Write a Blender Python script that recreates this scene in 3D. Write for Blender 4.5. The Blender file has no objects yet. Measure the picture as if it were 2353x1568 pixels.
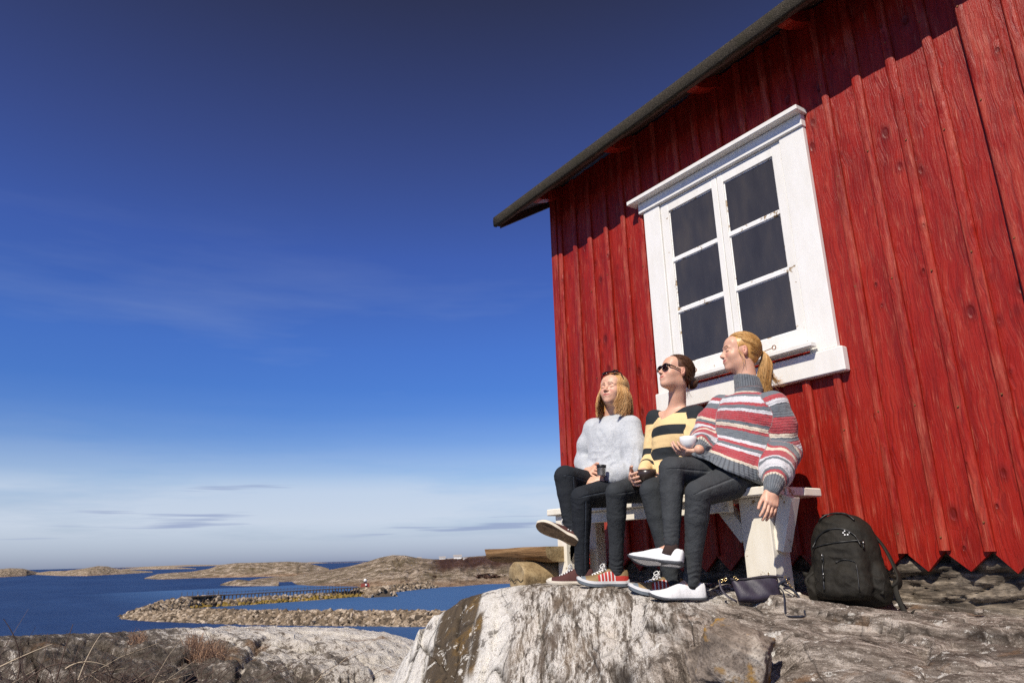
# Red cabin above a rocky archipelago, three women on a white bench in the sun.
import bpy, math, random
import numpy as np
from mathutils import Vector, Matrix

random.seed(7)
rng = np.random.default_rng(7)
scene = bpy.context.scene
COL = scene.collection
PI = math.pi

# ------------------------------------------------------------------ camera
FPX, PW, PH = 1668., 2352., 1568.
pitch, roll, yaw = math.radians(16.5), math.radians(1.5), math.radians(34.7)
_h = np.array([-math.cos(yaw), math.sin(yaw), 0]); _up = np.array([0, 0, 1.])
CF = _h*math.cos(pitch)+_up*math.sin(pitch)
_r = np.cross(CF, _up); _r /= np.linalg.norm(_r); _u = np.cross(_r, CF)
CR = _r*math.cos(roll)-_u*math.sin(roll); CU = _u*math.cos(roll)+_r*math.sin(roll)
CC = np.array([0, -3.5, 0.])

def ray(px, py):
    d = CF*FPX+CR*(px-PW/2)-CU*(py-PH/2)
    return d/np.linalg.norm(d)
def at(px, py, y):            # a surveyed point: sight line meets the vertical plane at depth y from the wall
    d = ray(px, py); return CC+d*((y-CC[1])/d[1])
def atz(px, py, z):
    d = ray(px, py); return CC+d*((z-CC[2])/d[2])
def c1(u, v):
    return (1270+u/2.24)*.9484, (780+v/2.24)*.9484
def reach(P, px, py, L, near=True):
    d = ray(px, py); m = CC-P; b = m@d; c = m@m-L*L; q = b*b-c
    t = -b if q < 0 else (-b-math.sqrt(q) if near else -b+math.sqrt(q))
    return CC+d*t

cam = bpy.data.cameras.new('camera'); cam.sensor_width = 36; cam.lens = FPX/PW*36
cam.clip_start = .05; cam.clip_end = 60000
cam.dof.use_dof = True; cam.dof.focus_distance = 4.0; cam.dof.aperture_fstop = 6.5
co = bpy.data.objects.new('camera', cam); COL.objects.link(co)
M = Matrix.Identity(4)
for i in range(3):
    M[i][0] = CR[i]; M[i][1] = CU[i]; M[i][2] = -CF[i]; M[i][3] = CC[i]
co.matrix_world = M
scene.camera = co

# ------------------------------------------------------------------ light
SUN = np.array([.5, -1., 1.17]); SUN = SUN/np.linalg.norm(SUN)     # direction to the sun
sl = bpy.data.lights.new('sun', 'SUN'); sl.energy = 5.0; sl.angle = math.radians(.5); sl.color = (1, .925, .825)
so = bpy.data.objects.new('sun', sl); COL.objects.link(so)
so.rotation_euler = Vector(SUN).to_track_quat('Z', 'Y').to_euler()
elev = math.asin(SUN[2]); azim = math.atan2(SUN[0], SUN[1])

w = bpy.data.worlds.new('World'); scene.world = w; w.use_nodes = True
nt = w.node_tree; nt.nodes.clear()
def N(t, kind, **kw):
    n = t.nodes.new(kind)
    for k, v in kw.items(): setattr(n, k, v)
    return n
def ramp(t, fac, stops, interp='LINEAR'):
    r = N(t, 'ShaderNodeValToRGB'); r.color_ramp.interpolation = interp
    e = r.color_ramp.elements
    while len(e) < len(stops): e.new(.5)
    for i, (p, c) in enumerate(stops):
        e[i].position = p
    for i, (p, c) in enumerate(stops):
        e[i].color = (c[0], c[1], c[2], 1) if len(c) > 1 else (c[0],)*3+(1,)
    if fac is not None: t.links.new(fac, r.inputs[0])
    return r.outputs[0]
def math_(t, op, a, b=None, c=None, clamp=False):
    m = N(t, 'ShaderNodeMath', operation=op); m.use_clamp = clamp
    for i, x in enumerate((a, b, c)):
        if x is None: continue
        if isinstance(x, (int, float)): m.inputs[i].default_value = x
        else: t.links.new(x, m.inputs[i])
    return m.outputs[0]
def mixc(t, fac, a, b, mode='MIX'):
    m = N(t, 'ShaderNodeMix', data_type='RGBA', blend_type=mode)
    for i, x in ((0, fac), (6, a), (7, b)):
        if isinstance(x, (int, float)): m.inputs[i].default_value = x
        elif isinstance(x, tuple): m.inputs[i].default_value = (x[0], x[1], x[2], 1)
        else: t.links.new(x, m.inputs[i])
    return m.outputs[2]
sky = N(nt, 'ShaderNodeTexSky', sky_type='NISHITA'); sky.sun_disc = False
sky.sun_elevation = elev; sky.sun_rotation = azim; sky.altitude = 0; sky.air_density = 1; sky.dust_density = .3; sky.ozone_density = 3
tc = N(nt, 'ShaderNodeTexCoord')
sep = N(nt, 'ShaderNodeSeparateXYZ'); nt.links.new(tc.outputs['Generated'], sep.inputs[0])
# the deep polarised blue of a clear spring day: strongest high up, pale towards the horizon
tint = ramp(nt, math_(nt, 'MAXIMUM', sep.outputs[2], 0.), [(0, (.34, .42, .80)), (.04, (.50, .58, .86)), (.10, (.60, .74, 1.0)), (.19, (.33, .56, 1.03)), (.27, (.35, .56, 1.10)), (.39, (.39, .50, 1.03)), (.50, (.40, .40, .74)), (.68, (.34, .24, .30)), (1, (.3, .3, .42))])
skc = mixc(nt, 1., sky.outputs[0], tint, 'MULTIPLY')
# thin stratus near the horizon and faint cirrus streaks: noise on the direction flattened to a sky plane
def cloud(scale, sx, sy, sz, lo, hi, detail=6., rot=0.):
    mp = N(nt, 'ShaderNodeMapping'); mp.inputs['Scale'].default_value = (sx, sy, sz); mp.inputs['Rotation'].default_value = (rot, rot*.3, 0)
    nt.links.new(tc.outputs['Generated'], mp.inputs[0])
    n = N(nt, 'ShaderNodeTexNoise'); n.inputs['Scale'].default_value = scale; n.inputs['Detail'].default_value = detail; n.inputs['Roughness'].default_value = .6
    nt.links.new(mp.outputs[0], n.inputs['Vector'])
    return ramp(nt, n.outputs[0], [(lo, (0,)), (hi, (1,))])
bandm = ramp(nt, sep.outputs[2], [(.0, (.2,)), (.02, (.55,)), (.05, (1,)), (.088, (.85,)), (.112, (.34,)), (.15, (.10,)), (.22, (0,))])
veil = math_(nt, 'MULTIPLY', bandm, cloud(2.2, 1, 1, 9, .10, .50, 8))
skc = mixc(nt, math_(nt, 'MULTIPLY', veil, .75), skc, (6.3, 6.9, 7.9))
cirm = ramp(nt, sep.outputs[2], [(.08, (0,)), (.15, (1,)), (.3, (.8,)), (.45, (0,))])
cir = math_(nt, 'MULTIPLY', cirm, cloud(1.3, 1, 1, 7, .52, .8, 5, .22))
skc = mixc(nt, math_(nt, 'MULTIPLY', cir, .22), skc, (4.5, 5.2, 6.5))
# a few small grey-violet cloud bars
barm = ramp(nt, sep.outputs[2], [(.025, (0,)), (.035, (1,)), (.09, (1,)), (.11, (0,))])
bar = math_(nt, 'MULTIPLY', barm, cloud(3.1, 1, 1, 26, .60, .68, 3))
skc = mixc(nt, math_(nt, 'MULTIPLY', bar, .6), skc, (2.3, 2.9, 4.9))
bg = N(nt, 'ShaderNodeBackground'); bg.inputs[1].default_value = .1
nt.links.new(skc, bg.inputs[0])
wo = N(nt, 'ShaderNodeOutputWorld'); nt.links.new(bg.outputs[0], wo.inputs[0])

scene.view_settings.view_transform = 'Standard'; scene.view_settings.look = 'None'
scene.view_settings.exposure = .1; scene.view_settings.gamma = 1
scene.render.engine = 'CYCLES'
scene.cycles.use_denoising = False; scene.cycles.max_bounces = 6; scene.cycles.diffuse_bounces = 3

# ------------------------------------------------------------------ noise in numpy
_perm = rng.permutation(256)
_perm = np.concatenate([_perm, _perm, _perm])
_grad = rng.normal(size=(256, 3)); _grad /= np.linalg.norm(_grad, axis=1)[:, None]
def perlin(P):
    P = np.asarray(P, float); I = np.floor(P).astype(int); f = P-I; I &= 255
    u = f*f*f*(f*(f*6-15)+10); out = 0
    for dx in (0, 1):
        for dy in (0, 1):
            for dz in (0, 1):
                g = _grad[_perm[_perm[_perm[I[..., 0]+dx]+I[..., 1]+dy]+I[..., 2]+dz] & 255]
                d = (g*(f-np.array([dx, dy, dz]))).sum(-1)
                wx = u[..., 0] if dx else 1-u[..., 0]; wy = u[..., 1] if dy else 1-u[..., 1]; wz = u[..., 2] if dz else 1-u[..., 2]
                out = out+d*wx*wy*wz
    return out
def fbm(P, octv=4, gain=.5):
    s = 0; a = 1.
    for i in range(octv):
        s = s+a*perlin(P*(2.03**i)+i*17.3); a *= gain
    return s
def worley(u, v, seed=0):
    """F1, F2 and a random value of the nearest cell, in the plane"""
    iu = np.floor(u).astype(int); iv = np.floor(v).astype(int); f1 = np.full(u.shape, 9.); f2 = np.full(u.shape, 9.); rv = np.zeros(u.shape)
    for du in (-1, 0, 1):
        for dv in (-1, 0, 1):
            cu, cv = iu+du, iv+dv; hsh = _perm[(_perm[(cu+seed) & 255]+cv) & 255]; h2 = _perm[(hsh+31) & 255]; h3 = _perm[(hsh+77) & 255]
            d = np.hypot(cu+hsh/255.-u, cv+h2/255.-v); m = d < f1; f2 = np.where(m, f1, np.minimum(f2, d)); rv = np.where(m, h3/255., rv); f1 = np.where(m, d, f1)
    return f1, f2, rv
def sstep(a, b, x):
    t = np.clip((x-a)/(b-a), 0, 1); return t*t*(3-2*t)

# ------------------------------------------------------------------ mesh helpers
def nrm(v):
    v = np.asarray(v, float); return v/max(np.linalg.norm(v), 1e-9)
def mesh_obj(name, V, Fs, mat, parent=None, attrs=None, smooth=True, fmat=None, loc=None):
    V = np.asarray(V, float)
    base = np.zeros(3) if loc is None else np.asarray(loc, float)
    if parent is not None: base = np.array(parent['_w'])
    me = bpy.data.meshes.new(name)
    Vl = V-base
    if isinstance(Fs, np.ndarray) and Fs.ndim == 2:
        n, k = Fs.shape
        me.vertices.add(len(Vl)); me.vertices.foreach_set('co', Vl.astype(np.float32).ravel())
        me.loops.add(n*k); me.loops.foreach_set('vertex_index', Fs.astype(np.int32).ravel())
        me.polygons.add(n); me.polygons.foreach_set('loop_start', np.arange(0, n*k, k, dtype=np.int32))
        me.polygons.foreach_set('loop_total', np.full(n, k, dtype=np.int32))
        me.update(calc_edges=True)
    else:
        me.from_pydata([tuple(v) for v in Vl], [], [tuple(int(i) for i in f) for f in Fs]); me.update()
    me.polygons.foreach_set('use_smooth', [smooth]*len(me.polygons))
    for m in (mat if isinstance(mat, (list, tuple)) else [mat]): me.materials.append(m)
    if fmat is not None: me.polygons.foreach_set('material_index', np.asarray(fmat, np.int32))
    for k, a in (attrs or {}).items():
        a = np.asarray(a, np.float32)
        if a.ndim == 1:
            at_ = me.attributes.new(k, 'FLOAT', 'POINT'); at_.data.foreach_set('value', a)
        else:
            at_ = me.attributes.new(k, 'FLOAT_VECTOR', 'POINT'); at_.data.foreach_set('vector', a.ravel())
    o = bpy.data.objects.new(name, me); COL.objects.link(o)
    o['_w'] = [float(x) for x in base]
    if parent is not None: o.parent = parent
    else: o.location = base
    return o
def tag(o, label=None, cat=None, group=None, kind=None):
    if label: o['label'] = label
    if cat: o['category'] = cat
    if group: o['group'] = group
    if kind: o['kind'] = kind
    return o
def empty(name, loc, label, cat, group=None):
    o = bpy.data.objects.new(name, None); COL.objects.link(o); o.location = tuple(loc); o.empty_display_size = .1
    o['_w'] = [float(x) for x in loc]
    return tag(o, label, cat, group)

class MB:
    """collects pieces into one mesh"""
    def __init__(s): s.V = []; s.F = []; s.M = []; s.A = []; s.n = 0
    def add(s, V, F, m=0, a=0.):
        V = np.asarray(V, float); s.V.append(V)
        for f in F: s.F.append(tuple(int(i)+s.n for i in f)); s.M.append(m)
        s.A.append(np.full(len(V), a) if np.isscalar(a) else np.asarray(a, float)); s.n += len(V)
    def box(s, lo, hi, m=0, a=0., R=None, c=None, bev=0.):
        lo = np.array(lo, float); hi = np.array(hi, float)
        if bev > 0:
            ctr = (lo+hi)/2; hx = (hi-lo)/2; b = min(bev, hx.min()*.9); V = []; idx = {}
            for sx in (-1, 1):
                for sy in (-1, 1):
                    for sz in (-1, 1):
                        for ax in range(3):
                            v = hx-b; v[ax] = hx[ax]; idx[(sx, sy, sz, ax)] = len(V); V.append(ctr+v*np.array([sx, sy, sz]))
            F = []
            for ax in range(3):
                o1, o2 = [k for k in range(3) if k != ax]
                for sg in (-1, 1):
                    q = []
                    for (a1, a2) in ((-1, -1), (1, -1), (1, 1), (-1, 1)):
                        t = [0, 0, 0]; t[ax] = sg; t[o1] = a1; t[o2] = a2; q.append(idx[(*t, ax)])
                    if (sg == 1) != (ax != 1): q = q[::-1]
                    F.append(q)
                for s1 in (-1, 1):
                    for s2 in (-1, 1):    # edges along ax
                        def k_(sa, axx):
                            t = [0, 0, 0]; t[ax] = sa; t[o1] = s1; t[o2] = s2; return idx[(*t, axx)]
                        F.append([k_(-1, o1), k_(1, o1), k_(1, o2), k_(-1, o2)])
            for k in ((a_, b_, c_) for a_ in (-1, 1) for b_ in (-1, 1) for c_ in (-1, 1)):
                F.append([idx[(*k, 0)], idx[(*k, 1)], idx[(*k, 2)]])
            V = np.array(V); ctr0 = ctr
            G = []
            for f in F:
                p = V[list(f)]; nn = np.cross(p[1]-p[0], p[2]-p[0])
                G.append(f if nn@(p.mean(0)-ctr0) > 0 else f[::-1])
            F = G
        else:
            V = np.array([[x, y, z] for x in (lo[0], hi[0]) for y in (lo[1], hi[1]) for z in (lo[2], hi[2])])
            F = [(0, 1, 3, 2), (4, 6, 7, 5), (0, 4, 5, 1), (2, 3, 7, 6), (0, 2, 6, 4), (1, 5, 7, 3)]
        if R is not None: V = (V-c)@np.array(R).T+c
        s.add(V, F, m, a)
    def obox(s, p, ax, ay, az, m=0, a=0., bev=0.):
        """box centred at p with half-axes vectors"""
        t = MB(); t.box((-1, -1, -1), (1, 1, 1)) if bev == 0 else t.box((-np.linalg.norm(ax), -np.linalg.norm(ay), -np.linalg.norm(az)), (np.linalg.norm(ax), np.linalg.norm(ay), np.linalg.norm(az)), bev=bev)
        V = t.V[0]
        if bev > 0: V = V/np.array([np.linalg.norm(ax), np.linalg.norm(ay), np.linalg.norm(az)])
        V = p+V[:, :1]*np.array(ax)+V[:, 1:2]*np.array(ay)+V[:, 2:]*np.array(az)
        F = t.F
        if np.linalg.det(np.array([ax, ay, az])) < 0: F = [f[::-1] for f in F]
        s.add(V, F, m, a)
    def tube(s, pts, r, n=6, m=0, a=0., cap=True, flat=1., upv=None):
        P = np.asarray(pts, float); k = len(P); r = np.full(k, r) if np.isscalar(r) else np.asarray(r, float)
        T = np.gradient(P, axis=0); T /= np.maximum(np.linalg.norm(T, axis=1), 1e-9)[:, None]
        ref = np.array([0, 0, 1.]) if upv is None else np.asarray(upv, float)
        if abs(T[0]@ref) > .95: ref = np.array([1., 0, 0])
        V = []; u = nrm(np.cross(T[0], ref))
        for i in range(k):
            u = nrm(u-T[i]*(u@T[i])); v = np.cross(T[i], u)
            for j in range(n):
                an = 2*PI*j/n; V.append(P[i]+r[i]*(u*math.cos(an)+v*flat*math.sin(an)))
        F = [(i*n+j, i*n+(j+1) % n, (i+1)*n+(j+1) % n, (i+1)*n+j) for i in range(k-1) for j in range(n)]
        if cap: F += [tuple(range(n))[::-1], tuple((k-1)*n+j for j in range(n))]
        s.add(V, F, m, a)
    def prism(s, pts2, y0, y1, fn, m=0, a=0.):
        """polygon pts2 (u,v) extruded between y0,y1; fn(u,v,y)->xyz"""
        n = len(pts2); V = [fn(u, v, y0) for u, v in pts2]+[fn(u, v, y1) for u, v in pts2]
        F = [tuple(range(n)), tuple(range(2*n-1, n-1, -1))]+[(j, j+n, (j+1) % n+n, (j+1) % n) for j in range(n)]
        V = np.array(V); c = V.mean(0)
        p = V[list(F[0])]; nn = np.cross(p[1]-p[0], p[2]-p[1])
        if nn@(p.mean(0)-c) < 0: F = [f[::-1] for f in F]
        s.add(V, F, m, a)
    def build(s, name, mat, parent=None, smooth=False, attr='rnd', loc=None):
        o = mesh_obj(name, np.concatenate(s.V), s.F, mat, parent, {attr: np.concatenate(s.A)}, smooth, s.M, loc)
        return o
def spline(pts, n):
    """Catmull-Rom through pts"""
    P = np.asarray(pts, float); P = np.vstack([2*P[0]-P[1], P, 2*P[-1]-P[-2]]); out = []; k = len(P)-3
    for i in range(n):
        t = i/(n-1)*k; j = min(int(t), k-1); t -= j
        a, b, c, d = P[j:j+4]
        out.append(.5*((2*b)+(-a+c)*t+(2*a-5*b+4*c-d)*t*t+(-a+3*b-3*c+d)*t**3))
    return np.array(out)

# ------------------------------------------------------------------ signed distance modelling
class Field:
    def __init__(s, lo, hi, h):
        s.lo = np.array(lo, float); s.h = h
        s.n = np.ceil((np.array(hi)-s.lo)/h).astype(int)+1
        s.ax = [(s.lo[i]+h*np.arange(s.n[i])).astype(np.float32) for i in range(3)]
        s.D = np.full(s.n, .08, np.float32)
    def apply(s, fn, lo, hi, k=0., op='u'):
        pad = k+3*s.h
        a = np.maximum(np.floor((np.array(lo)-pad-s.lo)/s.h).astype(int), 0)
        b = np.minimum(np.ceil((np.array(hi)+pad-s.lo)/s.h).astype(int)+1, s.n)
        if np.any(b <= a): return
        sl = tuple(slice(a[i], b[i]) for i in range(3))
        X = s.ax[0][sl[0]][:, None, None]; Y = s.ax[1][sl[1]][None, :, None]; Z = s.ax[2][sl[2]][None, None, :]
        d = fn(X, Y, Z).astype(np.float32); D = s.D[sl]
        s.D[sl] = comb(D, d, k, op)
def comb(D, d, k, op):
    if op == 'u':
        if k > 0:
            q = np.maximum(k-np.abs(D-d), 0)/k; return np.minimum(D, d)-q*q*k*.25
        return np.minimum(D, d)
    d = -d if op == 's' else d
    if k > 0:
        q = np.maximum(k-np.abs(D-d), 0)/k; return np.maximum(D, d)+q*q*k*.25
    return np.maximum(D, d)
class Cone:
    def __init__(s, a, b, ra, rb, k=.01, op='u', tag=''):
        s.a = np.array(a, float); s.b = np.array(b, float); s.ra = ra; s.rb = rb; s.k = k; s.op = op; s.tag = tag
        R = max(ra, rb); s.lo = np.minimum(s.a, s.b)-R; s.hi = np.maximum(s.a, s.b)+R
    def par(s, X, Y, Z):
        v = s.b-s.a; L = max(v@v, 1e-9)
        return np.clip(((X-s.a[0])*v[0]+(Y-s.a[1])*v[1]+(Z-s.a[2])*v[2])/L, 0, 1)
    def __call__(s, X, Y, Z):
        h = s.par(X, Y, Z); v = s.b-s.a
        return np.sqrt((X-s.a[0]-h*v[0])**2+(Y-s.a[1]-h*v[1])**2+(Z-s.a[2]-h*v[2])**2)-(s.ra+(s.rb-s.ra)*h)
class Ell:
    def __init__(s, c, r, R=None, k=.01, op='u', tag=''):
        s.c = np.array(c, float); s.r = np.array(r, float); s.R = np.eye(3) if R is None else np.array(R, float)   # rows = axes
        s.k = k; s.op = op; s.tag = tag
        e = np.sqrt(((s.R.T*s.r)**2).sum(1)); s.lo = s.c-e; s.hi = s.c+e
    def loc(s, X, Y, Z):
        x, y, z = X-s.c[0], Y-s.c[1], Z-s.c[2]; R = s.R
        return (R[0, 0]*x+R[0, 1]*y+R[0, 2]*z, R[1, 0]*x+R[1, 1]*y+R[1, 2]*z, R[2, 0]*x+R[2, 1]*y+R[2, 2]*z)
    def __call__(s, X, Y, Z):
        x, y, z = s.loc(X, Y, Z); r = s.r
        k0 = np.sqrt((x/r[0])**2+(y/r[1])**2+(z/r[2])**2); k1 = np.sqrt((x/r[0]**2)**2+(y/r[1]**2)**2+(z/r[2]**2)**2)
        return k0*(k0-1)/np.maximum(k1, 1e-6)
class RBox(Ell):
    """rounded box: half sizes r, corner radius q, optional taper of x with z"""
    def __init__(s, c, r, R=None, k=.01, op='u', tag='', q=.02, taper=0.):
        super().__init__(c, r, R, k, op, tag); s.q = q; s.taper = taper
        e = (np.abs(s.R.T)*s.r*(1+abs(taper))).sum(1); s.lo = s.c-e; s.hi = s.c+e
    def __call__(s, X, Y, Z):
        x, y, z = s.loc(X, Y, Z)
        if s.taper: x = x/(1-s.taper*np.clip(z/s.r[2], -1, 1))
        q = s.q; a = np.abs(x)-s.r[0]+q; b = np.abs(y)-s.r[1]+q; c = np.abs(z)-s.r[2]+q
        return np.sqrt(np.maximum(a, 0)**2+np.maximum(b, 0)**2+np.maximum(c, 0)**2)+np.minimum(np.maximum(a, np.maximum(b, c)), 0)-q
class Half:
    """half space: keeps the side where (p-c).n < 0 when op='i'"""
    def __init__(s, c, n, k=.01, op='i', tag=''):
        s.c = np.array(c, float); s.n_ = nrm(n); s.k = k; s.op = op; s.tag = tag; s.lo = np.full(3, -1e3); s.hi = np.full(3, 1e3)
    def __call__(s, X, Y, Z):
        return (X-s.c[0])*s.n_[0]+(Y-s.c[1])*s.n_[1]+(Z-s.c[2])*s.n_[2]
def nets(f):
    D = f.D; S = D < 0; n = np.array(D.shape)
    D[0], D[-1] = .05, .05; D[:, 0], D[:, -1] = .05, .05; D[:, :, 0], D[:, :, -1] = .05, .05
    S = D < 0
    cnt = np.zeros(n-1, np.int8)
    for dx in (0, 1):
        for dy in (0, 1):
            for dz in (0, 1):
                cnt += S[dx:n[0]-1+dx, dy:n[1]-1+dy, dz:n[2]-1+dz]
    I = np.argwhere((cnt > 0) & (cnt < 8)); m = len(I)
    ids = np.full(n-1, -1, np.int32); ids[I[:, 0], I[:, 1], I[:, 2]] = np.arange(m)
    acc = np.zeros((m, 3)); c = np.zeros(m)
    cor = [(0, 0, 0), (1, 0, 0), (0, 1, 0), (1, 1, 0), (0, 0, 1), (1, 0, 1), (0, 1, 1), (1, 1, 1)]
    dv = [D[I[:, 0]+q[0], I[:, 1]+q[1], I[:, 2]+q[2]] for q in cor]
    for i in range(8):
        for ax in range(3):
            if cor[i][ax]: continue
            j = i+(1 << ax); d0, d1 = dv[i], dv[j]; x = (d0 < 0) != (d1 < 0)
            t = np.where(x, d0/np.where(x, d0-d1, 1), 0)
            p = np.array(cor[i], float)[None]+t[:, None]*np.eye(3)[ax][None]
            acc += p*x[:, None]; c += x
    V = (I+acc/c[:, None])*f.h+f.lo
    Q = []
    for ax in range(3):
        o1, o2 = (ax+1) % 3, (ax+2) % 3
        a = [slice(0, n[k]) for k in range(3)]; b = list(a)
        a[ax] = slice(0, n[ax]-1); b[ax] = slice(1, n[ax])
        E = S[tuple(a)] != S[tuple(b)]
        K = np.argwhere(E); K = K[(K[:, o1] > 0) & (K[:, o2] > 0) & (K[:, o1] < n[o1]-1) & (K[:, o2] < n[o2]-1)]
        ins = S[K[:, 0], K[:, 1], K[:, 2]]
        def g(u, v):
            L = K.copy(); L[:, o1] -= u; L[:, o2] -= v; return ids[L[:, 0], L[:, 1], L[:, 2]]
        q = np.stack([g(1, 1), g(0, 1), g(0, 0), g(1, 0)], 1)
        q[~ins] = q[~ins][:, ::-1]; Q.append(q)
    return V, np.concatenate(Q)
def sdf(prims, h):
    us = [p for p in prims if p.op == 'u']
    lo = np.min([p.lo for p in us], 0)-4*h; hi = np.max([p.hi for p in us], 0)+4*h
    f = Field(lo, hi, h)
    for p in prims: f.apply(p, p.lo, p.hi, p.k, p.op)
    return nets(f)
def normals(V, Q):
    n = np.cross(V[Q[:, 2]]-V[Q[:, 0]], V[Q[:, 3]]-V[Q[:, 1]]); out = np.zeros_like(V)
    for k in range(4): np.add.at(out, Q[:, k], n)
    return out/np.maximum(np.linalg.norm(out, axis=1), 1e-12)[:, None]
def smooth_v(V, Q, it=1, lam=.5):
    for _ in range(it):
        s = np.zeros_like(V); c = np.zeros(len(V))
        for k in range(4):
            a, b = Q[:, k], Q[:, (k+1) % 4]
            np.add.at(s, a, V[b]); np.add.at(c, a, 1)
        V = V+(s/np.maximum(c, 1)[:, None]-V)*lam
    return V
def nearest_tag(V, prims):
    """index into prims of the closest union primitive for each vertex"""
    best = np.full(len(V), 1e9); idx = np.zeros(len(V), int)
    for i, p in enumerate(prims):
        if p.op != 'u': continue
        d = p(V[:, 0], V[:, 1], V[:, 2]); m = d < best; best[m] = d[m]; idx[m] = i
    return idx

# ------------------------------------------------------------------ materials
def mat(name, color=(.5, .5, .5), rough=.6, spec=.5, metal=0., build=None):
    m = bpy.data.materials.new(name); m.use_nodes = True; t = m.node_tree
    b = t.nodes['Principled BSDF']; b.inputs['Base Color'].default_value = (*color, 1); b.inputs['Roughness'].default_value = rough
    b.inputs['Specular IOR Level'].default_value = spec; b.inputs['Metallic'].default_value = metal
    if build: build(t, b)
    return m
def obj_co(t, sc=(1, 1, 1), rot=(0, 0, 0), loc=(0, 0, 0)):
    c = N(t, 'ShaderNodeTexCoord'); mp = N(t, 'ShaderNodeMapping')
    mp.inputs['Scale'].default_value = sc; mp.inputs['Rotation'].default_value = rot; mp.inputs['Location'].default_value = loc
    t.links.new(c.outputs['Object'], mp.inputs[0]); return mp.outputs[0]
def vmap(t, vec, sc=(1, 1, 1), loc=(0, 0, 0)):
    mp = N(t, 'ShaderNodeMapping'); mp.inputs['Scale'].default_value = sc; mp.inputs['Location'].default_value = loc
    t.links.new(vec, mp.inputs[0]); return mp.outputs[0]
def noise_(t, vec, scale, detail=4., rough=.55, dist=0.):
    n = N(t, 'ShaderNodeTexNoise'); n.inputs['Scale'].default_value = scale; n.inputs['Detail'].default_value = detail
    n.inputs['Roughness'].default_value = rough; n.inputs['Distortion'].default_value = dist
    if vec is not None: t.links.new(vec, n.inputs['Vector'])
    return n.outputs[0]
def voro(t, vec, scale, feature='F1', rnd=1.):
    n = N(t, 'ShaderNodeTexVoronoi', feature=feature); n.inputs['Scale'].default_value = scale; n.inputs['Randomness'].default_value = rnd
    if vec is not None: t.links.new(vec, n.inputs['Vector'])
    return n
def attr(t, name, out='Fac'):
    a = N(t, 'ShaderNodeAttribute'); a.attribute_name = name; return a.outputs[out]
def bump(t, b, h, strength=.3, dist=.01, prev=None):
    n = N(t, 'ShaderNodeBump'); n.inputs['Strength'].default_value = strength; n.inputs['Distance'].default_value = dist
    t.links.new(h, n.inputs['Height'])
    if prev is not None: t.links.new(prev, n.inputs['Normal'])
    t.links.new(n.outputs[0], b.inputs['Normal']); return n.outputs[0]
def L(t, a, b): t.links.new(a, b)

# ================================================================== MATERIALS of the cabin
def b_red(t, b):
    oc = obj_co(t); r = attr(t, 'rnd')
    cb = N(t, 'ShaderNodeCombineXYZ'); L(t, math_(t, 'MULTIPLY', r, 37.), cb.inputs[2]); L(t, math_(t, 'MULTIPLY', r, 13.), cb.inputs[0])
    va = N(t, 'ShaderNodeVectorMath', operation='ADD'); L(t, oc, va.inputs[0]); L(t, cb.outputs[0], va.inputs[1]); v = va.outputs[0]
    # knots: sparse stretched cells
    kv = voro(t, vmap(t, v, (11.5, 11.5, 6.4)), 1.)
    ksep = N(t, 'ShaderNodeSeparateColor'); L(t, kv.outputs['Color'], ksep.inputs[0]); kd = math_(t, 'MULTIPLY', kv.outputs['Distance'], math_(t, 'MULTIPLY_ADD', ksep.outputs[1], 1.5, .75))
    kon = ramp(t, ksep.outputs[0], [(.28, (0,)), (.33, (1,))])
    knot = math_(t, 'MULTIPLY', kon, ramp(t, kd, [(.09, (1,)), (.16, (.65,)), (.31, (0,))]))
    ring = math_(t, 'MULTIPLY', kon, ramp(t, kd, [(.1, (0,)), (.16, (1,)), (.5, (0,))]))
    # grain: long thin streaks bent round the knots
    wv = N(t, 'ShaderNodeVectorMath', operation='ADD')
    cb2 = N(t, 'ShaderNodeCombineXYZ'); L(t, math_(t, 'MULTIPLY', math_(t, 'SUBTRACT', .6, kd), .018), cb2.inputs[0])
    L(t, v, wv.inputs[0]); L(t, cb2.outputs[0], wv.inputs[1])
    grain = noise_(t, vmap(t, wv.outputs[0], (120, 120, 2.6)), 1., 4, .6, .08)
    fine = noise_(t, vmap(t, v, (260, 260, 9)), 1., 2)
    patch = noise_(t, vmap(t, v, (7, 7, 1.7)), 1., 5, .6)
    rub = noise_(t, vmap(t, v, (26, 26, 4)), 1., 7, .7)
    c = ramp(t, patch, [(.3, (.18, .008, .0035)), (.5, (.30, .013, .0055)), (.7, (.37, .026, .012))])
    c = mixc(t, ramp(t, grain, [(.36, (.6,)), (.52, (0,))]), c, (.14, .006, .004))
    c = mixc(t, math_(t, 'MULTIPLY', ramp(t, rub, [(.54, (0,)), (.74, (1,))]), .30), c, (.44, .075, .036))
    c = mixc(t, math_(t, 'MULTIPLY', math_(t, 'MULTIPLY', ramp(t, fine, [(.55, (0,)), (.7, (1,))]), ramp(t, rub, [(.48, (0,)), (.62, (1,))])), .5), c, (.60, .21, .13))
    c = mixc(t, math_(t, 'MULTIPLY', knot, .72), c, (.085, .005, .003))
    edge = attr(t, 'worn')
    c = mixc(t, math_(t, 'MULTIPLY', math_(t, 'MULTIPLY', edge, ramp(t, rub, [(.42, (0,)), (.66, (1,))])), .40), c, (.52, .12, .07))
    L(t, c, b.inputs['Base Color'])
    L(t, ramp(t, rub, [(.3, (.30,)), (.7, (.50,))]), b.inputs['Roughness'])
    h = math_(t, 'ADD', math_(t, 'MULTIPLY', grain, 1.), math_(t, 'MULTIPLY', fine, .35))
    h = math_(t, 'ADD', h, math_(t, 'MULTIPLY', ring, .7)); h = math_(t, 'ADD', h, math_(t, 'MULTIPLY', rub, 1.1))
    bump(t, b, h, .9, .0045)
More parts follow.
